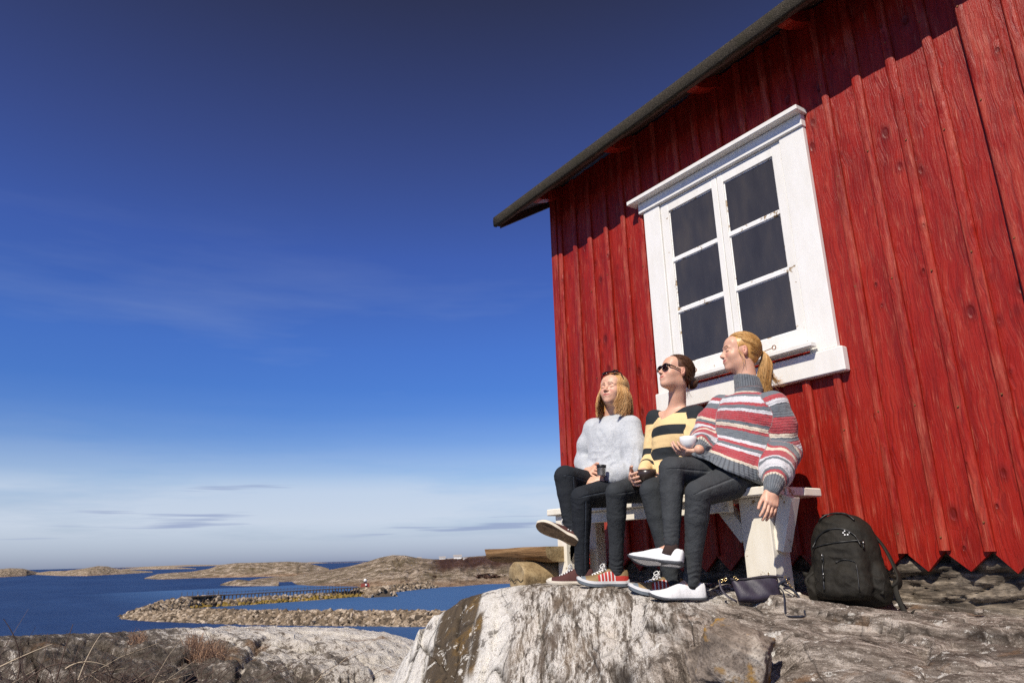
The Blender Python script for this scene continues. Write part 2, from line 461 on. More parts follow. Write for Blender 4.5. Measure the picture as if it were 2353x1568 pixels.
M_red = mat('red_paint', (.35, .02, .014), .45, .28, build=b_red)
M_redplain = mat('red_paint_edge', (.2, .01, .008), .6)
def b_white(peel, warm=0.):
    def f(t, b):
        v = obj_co(t)
        n = noise_(t, v, 9., 8, .65); n2 = noise_(t, v, 34., 6, .7); n3 = noise_(t, vmap(t, v, (3, 3, .8)), 6., 4)
        c = ramp(t, n3, [(.3, (.80-.06*warm, .79-.11*warm, .75-.20*warm)), (.7, (.86-.04*warm, .855-.08*warm, .83-.16*warm))])
        m = ramp(t, math_(t, 'ADD', math_(t, 'MULTIPLY', n, .6), math_(t, 'MULTIPLY', n2, .4)), [(.66-peel*.13, (0,)), (.675-peel*.13, (1,))])
        wood = ramp(t, noise_(t, v, 60., 4), [(.35, (.25, .16, .075)), (.65, (.45, .33, .19))])
        c = mixc(t, m, c, wood)
        sp = ramp(t, noise_(t, v, 140., 2), [(.70, (0,)), (.74, (1,))])
        c = mixc(t, math_(t, 'MULTIPLY', sp, .6*min(1, peel+.2)), c, (.35, .3, .24))
        L(t, c, b.inputs['Base Color'])
        bump(t, b, math_(t, 'SUBTRACT', math_(t, 'MULTIPLY', n2, .3), m), .5, .002)
    return f
M_white = mat('white_paint', (.82, .81, .78), .45, build=b_white(.22, .25))
M_white2 = mat('white_paint_weathered', (.82, .81, .78), .45, build=b_white(.42, .3))
M_bench = mat('white_paint_peeling', (.82, .81, .78), .5, build=b_white(.62, 1.))
def b_glass(t, b):
    v = obj_co(t)
    n = noise_(t, v, 5., 3); n2 = noise_(t, vmap(t, v, (7, 7, 2.5)), 1., 4)
    L(t, ramp(t, n2, [(.32, (.036, .034, .034)), (.5, (.046, .043, .042)), (.70, (.066, .058, .050))]), b.inputs['Base Color'])
    L(t, ramp(t, n2, [(.3, (.03,)), (.8, (.06,))]), b.inputs['Roughness'])
    bump(t, b, n, .15, .004)
M_glass = mat('window_glass', (.04, .04, .045), .06, .45, build=b_glass)
M_putty = mat('old_putty', (.62, .58, .50), .7, build=b_white(.9))
def b_felt(t, b):
    v = obj_co(t); n = noise_(t, v, 260., 2, .7); n1 = noise_(t, v, 6., 5)
    c = ramp(t, n, [(.3, (.014, .012, .009)), (.5, (.036, .031, .024)), (.68, (.12, .10, .075))])
    c = mixc(t, ramp(t, n1, [(.5, (0,)), (.7, (.5,))]), c, (.035, .033, .018)); L(t, c, b.inputs['Base Color'])
    bump(t, b, n, .8, .004)
M_felt = mat('roofing_felt', (.07, .065, .055), .95, .08, build=b_felt)
def b_dwood(t, b):
    v = obj_co(t, (4, 60, 60)); n = noise_(t, v, 1., 5)
    L(t, ramp(t, n, [(.3, (.035, .014, .009)), (.7, (.085, .035, .022))]), b.inputs['Base Color']); bump(t, b, n, .4, .003)
M_soffit = mat('dark_soffit_wood', (.06, .025, .016), .8, build=b_dwood)
M_rust = mat('rusty_iron', (.24, .10, .035), .7, .4, .3)

# ================================================================== CABIN
X0, X1 = -4.378, 1.6
ZT = 2.93
def ZTx(x): return 2.782+.0250*(x+4.77)+.170
cabin = empty('red_cabin', (X0, 0, -.2), 'red painted wooden cabin with board and batten walls, felt roof and a white window', 'cabin')
PITCH = .186; BX0 = -1.884
def wall_mesh():
    mb = MB(); worn = []
    def addw(V, F, r, w):
        mb.add(V, F, 0, r); worn.append(np.asarray(w, float) if not np.isscalar(w) else np.full(len(V), float(w)))
    k0 = -14
    xs = [X0]+[BX0+PITCH*k for k in range(k0, 20) if BX0+PITCH*k > X0+.05 and BX0+PITCH*k < X1-.05]+[X1]
    for i in range(len(xs)-1):
        a, b_ = xs[i], xs[i+1]; off = -.030 if a > -1.2 else 0.
        jit = random.uniform(-.003, .003); mid = (a+b_)/2+random.uniform(-.008, .008); tip = -.113+random.uniform(-.007, .007); sh = -.03+random.uniform(-.005, .005)
        g = .004
        pts = [(a+g, sh), (mid, tip), (b_-g, sh)]+[(b_-g, ZTx(b_)), (a+g, ZTx(a))]
        y0 = off+jit; y1 = off+.022
        n = len(pts); V = [(u, y0, z) for u, z in pts]+[(u, y1, z) for u, z in pts]
        F = [tuple(range(n)), tuple(range(2*n-1, n-1, -1))]+[(j, j+n, (j+1) % n+n, (j+1) % n) for j in range(n)]
        addw(V, F, random.random(), 0)
    for i, x in enumerate(xs):   # battens with softly rounded faces
        if abs(x-X0) < .01 or abs(x-X1) < .01: continue
        off = -.030 if x > -1.2 else 0.
        wd = random.uniform(.021, .026); th = random.uniform(.021, .026); bot = -.028+random.uniform(-.008, .008)
        segs = []
        if -3.31 < x < -2.09: segs = [(bot, .885), (2.37, ZTx(x)-.01)]
        else: segs = [(bot, ZTx(x)-.01)]
        for z0, z1 in segs:
            prof = [(-wd, .0), (-wd, -th*.62), (-wd*.72, -th*.92), (-wd*.25, -th), (wd*.3, -th), (wd*.75, -th*.9), (wd, -th*.6), (wd, 0)]
            nz = 26; V = []; W = []; dx = random.uniform(-.004, .004)
            for q in range(nz):
                z = z0+(z1-z0)*q/(nz-1); wob = math.sin(z*2.1+i*1.7)*.003+math.sin(z*5.3+i)*.0012; sc = 1+.06*math.sin(z*3.3+i*2.)
                for (u, v) in prof: V.append((x+dx+wob+u*sc, off+v*sc-.0005, z)); W.append(1. if v < -.015 else .35)
            m = len(prof)
            F = [(q*m+j, q*m+j+1, (q+1)*m+j+1, (q+1)*m+j) for q in range(nz-1) for j in range(m-1)]
            F += [tuple(range(m))[::-1], tuple((nz-1)*m+j for j in range(m))]
            addw(V, F, random.random(), W)
    nail0 = len(mb.F)
    for i, x in enumerate(xs[1:-1]):
        off = -.030 if x > -1.2 else 0.
        for z in (.06, .62, 1.28, 1.95, 2.5):
            if -3.35 < x < -2.05 and .85 < z < 2.4: continue
            t = MB(); zz = z+random.uniform(-.05, .05); xx = x+random.uniform(-.006, .006); t.tube([(xx, off-.020, zz), (xx, off-.0275, zz)], .0042, 7); addw(t.V[0], t.F, random.random(), 0)
    nail1 = len(mb.F)
    # corner boards at the far gable and where the wall steps forward
    def plank(x0, x1, y0, y1, z0, z1, w=.5):
        t = MB(); t.box((x0, y0, z0), (x1, y1, z1), bev=.004); addw(t.V[0], t.F, random.random(), w)
    plank(X0-.03, X0+.045, -.027, .10, -.06, ZTx(X0)-.02)
    plank(-1.135, -1.02, -.052, -.031, -.03, ZTx(-1.1)-.03, .3)
    o = mesh_obj('wall', np.concatenate(mb.V), mb.F, [M_red, M_rust], cabin, {'rnd': np.concatenate(mb.A), 'worn': np.concatenate(worn)}, False, fmat=[1 if nail0 <= i < nail1 else 0 for i in range(len(mb.F))])
    # other walls, seen only from elsewhere
    m2 = MB()
    D = 3.6
    for j in range(int(D/PITCH)):
        y = .03+j*PITCH; m2.box((X0, y+.002, -.1), (X0+.022, y+PITCH-.002, 2.75+min(y, D-y)*.4), a=random.random()); m2.box((X0-.022, y-.02, -.05), (X0, y+.02, 2.75+min(max(y, 0), D-y)*.4), a=random.random())
        m2.box((X1-.022, y+.002, -.1), (X1, y+PITCH-.002, 2.75+min(y, D-y)*.4), a=random.random())
    m2.box((X0+.022, D-.02, -.1), (X1-.022, D, 2.75), a=.4)
    m2.A = m2.A
    mesh_obj('wall', np.concatenate(m2.V), m2.F, [M_red], cabin, {'rnd': np.concatenate(m2.A), 'worn': np.zeros(m2.n)}, False)
wall_mesh()

def roof():
    # eave line at y=-.35; the eave dips a little towards the far gable
    ex0, ex1 = -4.77, 2.0
    def ez(x): return 2.782+.0250*(x-ex0)
    sl_ = math.tan(math.radians(32))
    nx = 70; rows = []
    prof_f = [(-.322, -.050), (-.346, -.052), (-.352, -.044), (-.356, .0), (-.352, .034), (-.338, .046), (-.28, .058)]   # y, dz : felt curling over the edge
    V = []; F = []
    fel = [(y, dz) for y, dz in prof_f]+[(y, (y+.28)*sl_+.050) for y in (.2, .8, 1.85)]+[(y, (1.85+.28)*sl_-(y-1.85)*sl_+.050) for y in (2.6, 3.4, 4.0)]
    for i in range(nx):
        x = ex0-.012+(ex1-ex0+.024)*i/(nx-1)
        for y, dz in fel:
            wv = .006*math.sin(x*7.)+.004*math.sin(x*17.+1)+.003*math.sin(x*31.)
            V.append((x, y+(wv*.6 if y < -.2 else 0), ez(x)+dz+wv*.6))
    m = len(fel); F = [(i*m+j, i*m+j+1, (i+1)*m+j+1, (i+1)*m+j)[::-1] for i in range(nx-1) for j in range(m-1)]
    k = len(V)
    o = mesh_obj('roof_felt', V, F, [M_felt], cabin, smooth=True)
    md = o.modifiers.new('t', 'SOLIDIFY'); md.thickness = .012; md.offset = -1
    mb = MB()
    # roof deck boards under the felt, running along the eave
    def P(x, y, dz): return (x, y, ez(x)+dz+(min(y, 1.85)+.28)*sl_-max(y-1.85, 0)*sl_)
    ys = list(np.arange(-.335, 1.84, .13))+[1.85]
    for a, b_ in zip(ys[:-1], ys[1:]):
        e = .002; dz0, dz1 = .012, .034; r = random.random()
        V = [P(x, y, d) for x in (ex0, ex1) for y in (a+e, b_-e) for d in (dz0, dz1)]
        mb.add(V, [(0, 1, 3, 2), (4, 6, 7, 5), (0, 4, 5, 1), (2, 3, 7, 6), (0, 2, 6, 4), (1, 5, 7, 3)], 0, r)
    V = [P(x, y, d) for x in (ex0, ex1) for y in (1.852, 4.0) for d in (.012, .034)]
    mb.add(V, [(0, 1, 3, 2), (4, 6, 7, 5), (0, 4, 5, 1), (2, 3, 7, 6), (0, 2, 6, 4), (1, 5, 7, 3)], 0, .3)
    mb.build('roof_deck', [M_soffit], cabin)
    # eave batten and gable verge boards
    t = MB()
    V = [(x, y, ez(x)+dz) for x in (ex0+.01, ex1) for y in (-.332, -.305) for dz in (-.050, -.008)]
    t.add(V, [(0, 1, 3, 2), (4, 6, 7, 5), (0, 4, 5, 1), (2, 3, 7, 6), (0, 2, 6, 4), (1, 5, 7, 3)], 0, .2)
    V = [P(x, y, d) for x in (ex0+.012, ex0+.05) for y in (-.30, 1.85) for d in (-.055, .008)]
    t.add(V, [(0, 1, 3, 2), (4, 6, 7, 5), (0, 4, 5, 1), (2, 3, 7, 6), (0, 2, 6, 4), (1, 5, 7, 3)], 0, .2)
    t.build('fascia', [M_soffit], cabin)
    for x in (-4.31, -3.43, -2.62, -1.93, -1.2, -.3, .7, 1.5):
        r = MB(); wd = .04
        pts = [(-.25, -.01), (-.20, -.04), (-.12, -.064), (0.04, -.085), (.3, -.085), (.3, .01), (-.25, .01)]
        n = len(pts); V = []
        for xx in (x-wd, x+wd):
            for y, d in pts: V.append((xx, y, ez(x)+d+(y+.28)*sl_))
        F = [tuple(range(n)), tuple(range(2*n-1, n-1, -1))]+[(j, j+n, (j+1) % n+n, (j+1) % n) for j in range(n)]
        r.add(V, F, 0, random.random()); ra = r.build('rafter', [M_red], cabin)
        ra.data.attributes.new('worn', 'FLOAT', 'POINT')
roof()

# stone plinth under the wall
def b_plinth(t, b):
    v = obj_co(t); n = noise_(t, vmap(t, v, (3, 3, 14)), 2., 8, .7); n2 = noise_(t, v, 40., 4)
    c = ramp(t, n, [(.36, (.025, .019, .013)), (.48, (.12, .093, .066)), (.62, (.34, .28, .21))])
    c = mixc(t, ramp(t, n2, [(.4, (.5,)), (.6, (0,))]), c, (.05, .04, .03)); L(t, c, b.inputs['Base Color'])
    bump(t, b, math_(t, 'ADD', n, math_(t, 'MULTIPLY', n2, .2)), .9, .02)
M_plinth = mat('plinth_stone', (.2, .16, .12), .9, build=b_plinth)
def stone_mesh(c, r, seed, R=None, res=22, boxy=.55, amp=.12):
    th = np.linspace(0, PI, res); ph = np.linspace(0, 2*PI, res*2, endpoint=False)
    T, Pp = np.meshgrid(th, ph, indexing='ij')
    d = np.stack([np.sin(T)*np.cos(Pp), np.sin(T)*np.sin(Pp), np.cos(T)], -1).reshape(-1, 3)
    p = np.sign(d)*np.abs(d)**boxy; p /= np.maximum(np.abs(p).max(1), 1e-6)[:, None]**.5
    nz = fbm(d*1.7+seed*3.1, 5, .55); p = p*(1+amp*2*nz)[:, None]
    p = p*np.array(r)*.85
    if R is not None: p = p@np.array(R)
    n = res; m = res*2
    F = [(i*m+j, (i+1)*m+j, (i+1)*m+(j+1) % m, i*m+(j+1) % m) for i in range(n-1) for j in range(m)]
    return p+np.array(c), np.array(F)
def plinth():
    xs = np.arange(X0+.03, X1, .011); zs = np.arange(-.50, -.02, .0085); X, Z = np.meshgrid(xs, zs, indexing='ij'); wv = fbm(np.stack([X*1.6, 0*X, Z*3], -1)+3, 3)*.12
    f1, f2, rv = worley(X*2.6+wv*2, (Z+wv*.5)*9.5, 5); g1, g2, r2 = worley(X*8, (Z+wv*.4)*26, 9)
    Y = .030-.050*(rv-.5)-.018*(r2-.5)+.026*np.exp(-(f2-f1)/.05)+.02*fbm(np.stack([X*5, 0*X, Z*22], -1), 5, .6)+.20*(Z+.3)*.3
    V = np.stack([X, Y, Z], -1).reshape(-1, 3); I = np.arange(X.size).reshape(X.shape); Q = np.stack([I[:-1, :-1], I[1:, :-1], I[1:, 1:], I[:-1, 1:]], -1).reshape(-1, 4)
    mesh_obj('stone_plinth', V, Q, [M_plinth], cabin, attrs={'rnd': rv.ravel()})
plinth()

def window():
    yf = -.03       # front of the casing
    S = lambda px, py, y=yf: at(px, py, y)
    xl = S(1478, 490)[0]+.0; xr = (S(1843, 300)[0]+S(1925, 795)[0])/2
    zb = S(1925, 795)[2]; zt = 2.318
    cw = .15
    il, ir = xl+cw, xr-cw-.01           # inner edges of the casing
    f = MB()
    f.box((xl, -.032, zb), (il, .0, zt), bev=.003); f.box((ir, -.032, zb), (xr, .0, zt), bev=.003)
    f.box((il+.001, -.018, zt-.012), (ir-.001, .0, zt), bev=.002)
    win = f.build('window', [M_white], cabin)
    # cornice: head board and projecting drip cap
    c = MB(); c.box((xl-.035, -.046, zt+.002), (xr+.005, -.0, zt+.078), bev=.004)
    c.box((xl-.092, -.100, zt+.080), (xr+.022, -.0, zt+.110), bev=.003)
    c.build('cornice', [M_white2], win)
    # sill board
    s = MB(); s.box((xl-.015, -.05, zb-.135), (xr+.035, -.0, zb-.004), bev=.006); s.build('sill', [M_white], win)
    s = MB(); dz = zb+.075
    s.box((il-.02, -.105, dz-.055), (ir+.06, -.052, dz-.03), bev=.003); s.box((il-.02, -.052, dz-.062), (ir+.02, -.034, dz-.012), bev=.002); s.build('drip_ledge', [M_white], win)
    mid = (il+ir)/2+.008; top = zt-.014; bot = dz-.008
    for k, (a, b_) in enumerate(((il+.004, mid-.002), (mid+.002, ir-.004))):
        fr = MB(); st = .072
        yy0, yy1 = -.022, .016
        lx, rx = a+(.068 if k == 0 else .044), b_-(.044 if k == 0 else .062)
        zt2 = top-.062; zb2 = bot+.085
        fr.box((a, yy0, bot), (lx, yy1, top), bev=.003); fr.box((rx, yy0, bot), (b_, yy1, top), bev=.003)
        fr.box((lx, yy0+.001, zt2), (rx, yy1, top-.001), bev=.003); fr.box((lx, yy0+.001, bot+.001), (rx, yy1, zb2), bev=.003)
        sash = fr.build('sash', [M_white2], win)
        g = (zt2-zb2)/3
        for q in (1, 2):
            mu = MB(); z = zb2+g*q; mu.box((lx-.004, yy0+.004, z-.015), (rx+.004, yy1, z+.015), bev=.003); mu.build('glazing_bar', [M_putty], win)
        put = MB()
        for q in range(3):
            z0 = zb2+g*q+(.013 if q else 0); z1 = zb2+g*(q+1)-(.013 if q < 2 else 0)
            e = .007
            put.box((lx, yy0+.012, z0), (lx+e, .012, z1)); put.box((rx-e, yy0+.012, z0), (rx, .012, z1))
            put.box((lx+e, yy0+.0125, z1-e), (rx-e, .012, z1)); put.box((lx+e, yy0+.0125, z0), (rx-e, .012, z0+e))
            p = MB(); p.box((lx+e-.001, -.0085, z0+e-.001), (rx-e+.001, -.0045, z1-e+.001)); p.build('pane', [M_glass], win)
        put.build('putty', [M_putty], win)
        # storm hook
        hx = at(1600, 878, -.06)[0] if k == 0 else at(1782, 826, -.06)[0]
        hk = MB(); zz = bot+.012
        an = np.linspace(0, 2*PI, 12); hk.tube([(hx+.012*math.cos(q), -.062, zz+.012*math.sin(q)) for q in an], .0028, 6)
        hk.tube([(hx-.01, -.062, zz), (hx-.12, -.058, zz-.012), (hx-.16, -.05, zz-.014)], .0025, 6); hk.build('hook', [M_rust], win)
    # black backing so that the dark room reads behind the panes, and the chipped bottom rail
    return xl, xr, zb, zt
WIN = window()

# ================================================================== NEAR ROCK
CP = []
def cp(x, y, z): CP.append((x, y, z))
for q in ((-3.445, -.75, -.171), (-3.8, -.8, -.172), (-3.3, -.97, -.165), (-3.05, -.97, -.168), (-3.16, -.75, -.174), (-2.86, -.75, -.186), (-2.78, -.97, -.182), (-2.62, -.75, -.232), (-2.50, -.97, -.226), (-2.28, -.64, -.236), (-2.33, -.42, -.185), (-2.28, -.3, -.286), (-1.93, -.42, -.270),
          (-1.75, -.08, -.262), (-1.43, -.08, -.298), (-1.1, -.08, -.29), (-3.04, -.05, -.193), (-3.6, -.05, -.175), (-4.1, -.05, -.17), (-4.05, -.45, -.172), (-3.3, -.3, -.175), (-2.6, -.2, -.172), (-2.5, -.35, -.170), (-2.35, -.25, -.18),
          (-3.17, -1.16, -.367), (-2.67, -1.16, -.338), (-2.86, -1.36, -.545), (-2.35, -1.42, -.49), (-3.36, -1.40, -.615), (-1.8, -1.42, -.43), (-2.20, -1.10, -.29),
          (-1.75, -.9, -.310), (-1.5, -1.3, -.40), (-1.47, -.8, -.314), (-1.2, -1.25, -.385), (-1.17, -.7, -.312), (-1.0, -1.12, -.35), (-.4, -.9, -.34), (.3, -.9, -.36), (.3, -.1, -.3), (1.4, -.5, -.33),
          (-4.02, -1.0, -.222), (-4.2, -1.05, -.27), (-4.43, -1.1, -.318), (-4.404, -1.2, -.44), (-4.32, -1.3, -.56), (-4.25, -1.4, -.71), (-4.2, -.72, -.215), (-4.45, -.5, -.245), (-4.6, -.2, -.22), (-4.4, .2, -.2),
          (-4.85, -1.15, -.85), (-5.1, -.8, -.72), (-5.2, -.2, -.6), (-5.3, .6, -.7), (-6, -.5, -1.6), (-6, .8, -1.7), (-6, -2, -2.1), (-3.8, -1.75, -1.0), (-4.6, -1.8, -1.4), (-3.0, -1.75, -1.0), (-2.2, -1.85, -.85), (-1.5, -1.9, -.75), (-.8, -1.9, -.75), (.3, -1.9, -.8),
          (0, -3.5, -1.45), (-2, -3, -1.5), (-4, -3, -1.9), (1.5, -3, -1.4), (1.5, -1.6, -.6), (-.2, 1, -.4), (-3, 1, -.4), (-6, 3, -2), (-4.6, 3, -1), (2, 3, -.6), (-7.5, -3, -2.7), (-7.5, 1, -2.7), (-5, -4.5, -2.3), (0, -5, -1.9), (3, -5, -1.9)):
    cp(*q)
CP = np.array(CP)
def rbf_fit(P, z):
    r = np.linalg.norm(P[:, None]-P[None], axis=-1)
    A = np.block([[r, np.c_[np.ones(len(P)), P]], [np.c_[np.ones(len(P)), P].T, np.zeros((3, 3))]])
    A[:len(P), :len(P)] += 1e-3*np.eye(len(P))*(-1)
    return np.linalg.solve(A, np.r_[z, 0, 0, 0])
_sc = np.array([1., 1.35])
_w = rbf_fit(CP[:, :2]*_sc, CP[:, 2])
def rock_base(x, y):
    P = np.stack([x, y], -1).reshape(-1, 2)*_sc; out = np.zeros(len(P))
    for i in range(0, len(P), 40000):
        q = P[i:i+40000]; r = np.linalg.norm(q[:, None]-(CP[:, :2]*_sc)[None], axis=-1)
        out[i:i+40000] = r@_w[:len(CP)]+_w[-3]+q@_w[-2:]
    return out.reshape(np.shape(x))
def rock_detail(x, y, z):
    P = np.stack([x, y, z], -1)
    right = sstep(-2.45, -2.15, x+.25*(y+1))
    flat = sstep(-1.12, -.95, y)*(1-right)
    # flow frame on the steep face: bands run down to the left
    a = math.radians(62)
    s = -y*.75-z*.65; t_ = (x+1.12*(y+1))*.70
    warp = fbm(P*1.6+5, 3)*.05+fbm(P*6+5, 3)*.012
    t2 = t_+warp
    rib = fbm(np.stack([t2*9, s*1.7, 0*s], -1), 5, .55)
    lump = fbm(P*np.array([2.2, 2.2, 2.2])+3, 4, .5)
    crack = -np.exp(-(fbm(np.stack([t2*2.6+3, s*.8, 0*s+2], -1), 3)/.035)**2)
    f1, f2, rv = worley(t2*3.3+2, s*1.5+1, 3); g1, g2, r2 = worley(t2*12, s*6.5, 8)
    crv = np.exp(-(f2-f1)/.045)*sstep(.35, .75, rv)
    lc = np.abs(perlin(np.stack([t2*3.1+.25*lump, s*.75, 0*s+4.], -1))); lc2 = np.abs(perlin(np.stack([t2*7.3+.3*lump, s*1.6, 0*s+9.], -1)))
    crv = np.maximum(crv, np.maximum(np.exp(-lc/.012), .6*np.exp(-lc2/.014)))
    face = .020*rib+.030*lump+.085*(rv-.5)+.022*(r2-.5)*sstep(.1, .5, perlin(P*2.1)+.4)-.038*crv+.012*fbm(P*14., 3)+.05*np.abs(perlin(np.stack([t2*4.2+5, s*1.1, 0*s], -1)))
    # darker smoother rock to the right with ledges that run along the wall
    wz = fbm(P*1.3+20, 3)*.2
    led = fbm(np.stack([x*1.2+wz, (y+wz)*5, z*4], -1)+9, 5, .6)
    h1, h2, r3 = worley((x+wz)*1.5+4, (y+wz)*3.4, 12); crr = np.exp(-(h2-h1)/.030)*sstep(.3, .6, r3)
    k1, k2, r4 = worley((x+wz)*6, (y+wz)*15, 17)
    rr = .024*led+.024*lump+.080*(r3-.5)+.018*(r4-.5)-.032*crr+.007*fbm(P*np.array([9., 16., 16.]), 4)
    crack = -(crv*(1-right)+crr*right)
    d = face*(1-right)+rr*right
    d = d*(1-.80*flat)
    near = sstep(-.12, -.4, y); d = d*(.35+.65*near)
    return d, right, s, t2, crack
def build_rock():
    xs = np.concatenate([np.arange(-7.5, -5.2, .05), np.arange(-5.2, -.7, .0115), np.arange(-.7, 2.6, .06)])
    ys = np.concatenate([np.arange(-5, -2, .08), np.arange(-2., -.02, .0115), np.arange(-.02, 1.5, .08)])
    X, Y = np.meshgrid(xs, ys, indexing='ij'); Zb = rock_base(X, Y)
    d, right, s, t2, crack = rock_detail(X, Y, Zb)
    Z = Zb+d
    # hollow where the loose boulder sits
    Z -= .20*np.exp(-(((X+1.93)/.19)**2+((Y+1.29)/.21)**2)**2)+.05*np.exp(-((X+2.13+.25*(Y+1.2))/.035)**2)*sstep(-.95, -1.05, Y)
    # overhanging lip edge of the ledge at the lower right
    Z += .035*sstep(-1.16, -1.12, Y+.06*fbm(np.stack([X*3, 0*X, 0*X], -1), 3))*np.exp(-((X+1.62)/.28)**2)*sstep(-.8, -1.1, Y)
    V = np.stack([X, Y, Z], -1).reshape(-1, 3)
    nx, ny = X.shape; I = np.arange(nx*ny).reshape(nx, ny)
    Q = np.stack([I[:-1, :-1], I[1:, :-1], I[1:, 1:], I[:-1, 1:]], -1).reshape(-1, 4)
    fl = np.stack([t2, s, 0*s], -1).reshape(-1, 3)
    # colour zones: a dark mineral band down the left flank and the white quartz beside it
    u = X+1.12*(Y+1)          # across the bands
    wob = .022*fbm(np.stack([X*4, Y*4, Z*4], -1), 5, .6)
    uu = u+wob
    dark = sstep(-4.46, -4.42, uu)*sstep(-4.00, -4.02, uu)
    dark2 = sstep(-3.985, -3.965, uu+.03-.10*(Y+1.22)**2*4)*sstep(-3.88, -3.895, uu+.03+.9*(Y+1.22)**2)*sstep(-1.08, -1.12, Y)*sstep(-1.40, -1.34, Y)
    white = sstep(-5.0, -4.8, uu)*sstep(-3.58, -3.72, uu)
    o = mesh_obj('rock_ground', V, Q, [M_rock], attrs={'flow': fl, 'right': right.ravel(), 'darkband': np.maximum(dark, dark2).ravel(), 'quartz': white.ravel(), 'crack': -crack.ravel()})
    return tag(o, kind='structure')
def b_rock(t, b):
    fl = attr(t, 'flow', 'Vector'); v = obj_co(t); R = attr(t, 'right'); DB = attr(t, 'darkband'); QZ = attr(t, 'quartz')
    w1 = N(t, 'ShaderNodeVectorMath', operation='MULTIPLY_ADD')
    nz = N(t, 'ShaderNodeTexNoise'); nz.inputs['Scale'].default_value = 3.5; nz.inputs['Detail'].default_value = 5; L(t, v, nz.inputs['Vector'])
    L(t, nz.outputs['Color'], w1.inputs[0]); w1.inputs[1].default_value = (.05, .05, .05); L(t, fl, w1.inputs[2]); f2 = w1.outputs[0]
    veins = noise_(t, vmap(t, f2, (30, 8.0, 1)), 1., 12, .80, .15)
    vein2 = noise_(t, vmap(t, f2, (120, 34, 1)), 1., 6, .80, .1)
    bigw = noise_(t, vmap(t, f2, (7.0, 2.2, 1)), 1., 11, .74, .1)
    grit = noise_(t, v, 210., 3, .7); mid = noise_(t, v, 22., 9, .74)
    edge = voro(t, vmap(t, f2, (5.0, 1.7, 1)), 1., 'DISTANCE_TO_EDGE').outputs[0]
    c = ramp(t, veins, [(.40, (.046, .036, .027)), (.455, (.17, .14, .112)), (.49, (.31, .27, .225)), (.515, (.47, .425, .37)), (.535, (.72, .67, .60)), (.61, (.80, .76, .69))])
    c = mixc(t, ramp(t, bigw, [(.53, (0,)), (.56, (.9,))]), c, (.77, .72, .65))
    c = mixc(t, ramp(t, bigw, [(.42, (.75,)), (.47, (0,))]), c, (.16, .12, .088))
    c = mixc(t, ramp(t, vein2, [(.38, (.85,)), (.47, (0,))]), c, (.07, .054, .04))
    tan = noise_(t, v, 3.1, 5)
    c = mixc(t, ramp(t, tan, [(.54, (0,)), (.70, (.35,))]), c, (.36, .25, .15), 'MIX')
    # quartz
    q = mixc(t, ramp(t, mid, [(.38, (.6,)), (.45, (0,))]), (.80, .77, .71), (.30, .26, .22))
    q = mixc(t, ramp(t, vein2, [(.38, (.6,)), (.44, (0,))]), q, (.30, .26, .21))
    c = mixc(t, math_(t, 'MULTIPLY', QZ, .85), c, q)
    # dark mineral band with pale lichen spots
    dk = ramp(t, noise_(t, vmap(t, f2, (12, 3, 1)), 1., 7, .65), [(.3, (.055, .040, .026)), (.55, (.105, .078, .05)), (.75, (.17, .12, .06))])
    dk = mixc(t, ramp(t, noise_(t, v, 17., 7, .65), [(.63, (0,)), (.66, (.9,))]), dk, (.5, .47, .41))
    dk = mixc(t, ramp(t, noise_(t, v, 4.6, 5), [(.54, (0,)), (.64, (.65,))]), dk, (.22, .125, .028))
    c = mixc(t, DB, c, dk)
    # right-hand rock: darker, grainy, streaked along its length
    vr = vmap(t, v, (4.5, 20, 20)); wr = noise_(t, vr, 1., 10, .76, .4)
    r = ramp(t, wr, [(.37, (.045, .034, .025)), (.45, (.15, .12, .095)), (.53, (.27, .225, .185)), (.60, (.56, .49, .42))])
    r = mixc(t, ramp(t, noise_(t, vmap(t, v, (60, 110, 110)), 1., 4, .7), [(.55, (0,)), (.64, (.8,))]), r, (.52, .46, .39))
    r = mixc(t, ramp(t, noise_(t, v, 2.3, 4), [(.52, (0,)), (.62, (.7,))]), r, (.07, .055, .042))
    r = mixc(t, ramp(t, noise_(t, v, 5.2, 5), [(.60, (0,)), (.68, (.45,))]), r, (.27, .13, .04))
    r = mixc(t, ramp(t, noise_(t, v, 33., 2), [(.72, (0,)), (.74, (.9,))]), r, (.66, .62, .55))
    c = mixc(t, R, c, r)
    c = mixc(t, ramp(t, noise_(t, v, 11., 9, .78), [(.585, (0,)), (.60, (.8,))]), c, (.80, .77, .70))
    c = mixc(t, ramp(t, noise_(t, v, 8., 9, .74), [(.385, (.75,)), (.41, (0,))]), c, (.075, .058, .045))
    c = mixc(t, ramp(t, grit, [(.36, (.6,)), (.47, (0,))]), c, (.05, .038, .028))
    ck = math_(t, 'MULTIPLY', ramp(t, edge, [(0, (.85,)), (.012, (.3,)), (.03, (0,))]), ramp(t, bigw, [(.4, (1,)), (.55, (0,))]))
    c = mixc(t, ck, c, (.03, .024, .018))
    c = mixc(t, ramp(t, attr(t, 'crack'), [(.22, (0,)), (.75, (.9,))]), c, (.030, .022, .016))
    L(t, c, b.inputs['Base Color'])
    h = math_(t, 'ADD', math_(t, 'MULTIPLY', veins, .9), math_(t, 'MULTIPLY', mid, .7))
    h = math_(t, 'ADD', h, math_(t, 'MULTIPLY', grit, .22)); h = math_(t, 'ADD', h, math_(t, 'MULTIPLY', vein2, .45)); h = math_(t, 'SUBTRACT', h, math_(t, 'MULTIPLY', ck, .6))
    bump(t, b, h, .85, .02)
M_rock = mat('banded_gneiss', (.4, .36, .3), .88, .25, build=b_rock)
ROCK = build_rock()
def ground(x, y):
    X = np.array([[x]]); Y = np.array([[y]]); z = rock_base(X, Y); return float(z[0, 0]+rock_detail(X, Y, z)[0][0, 0])

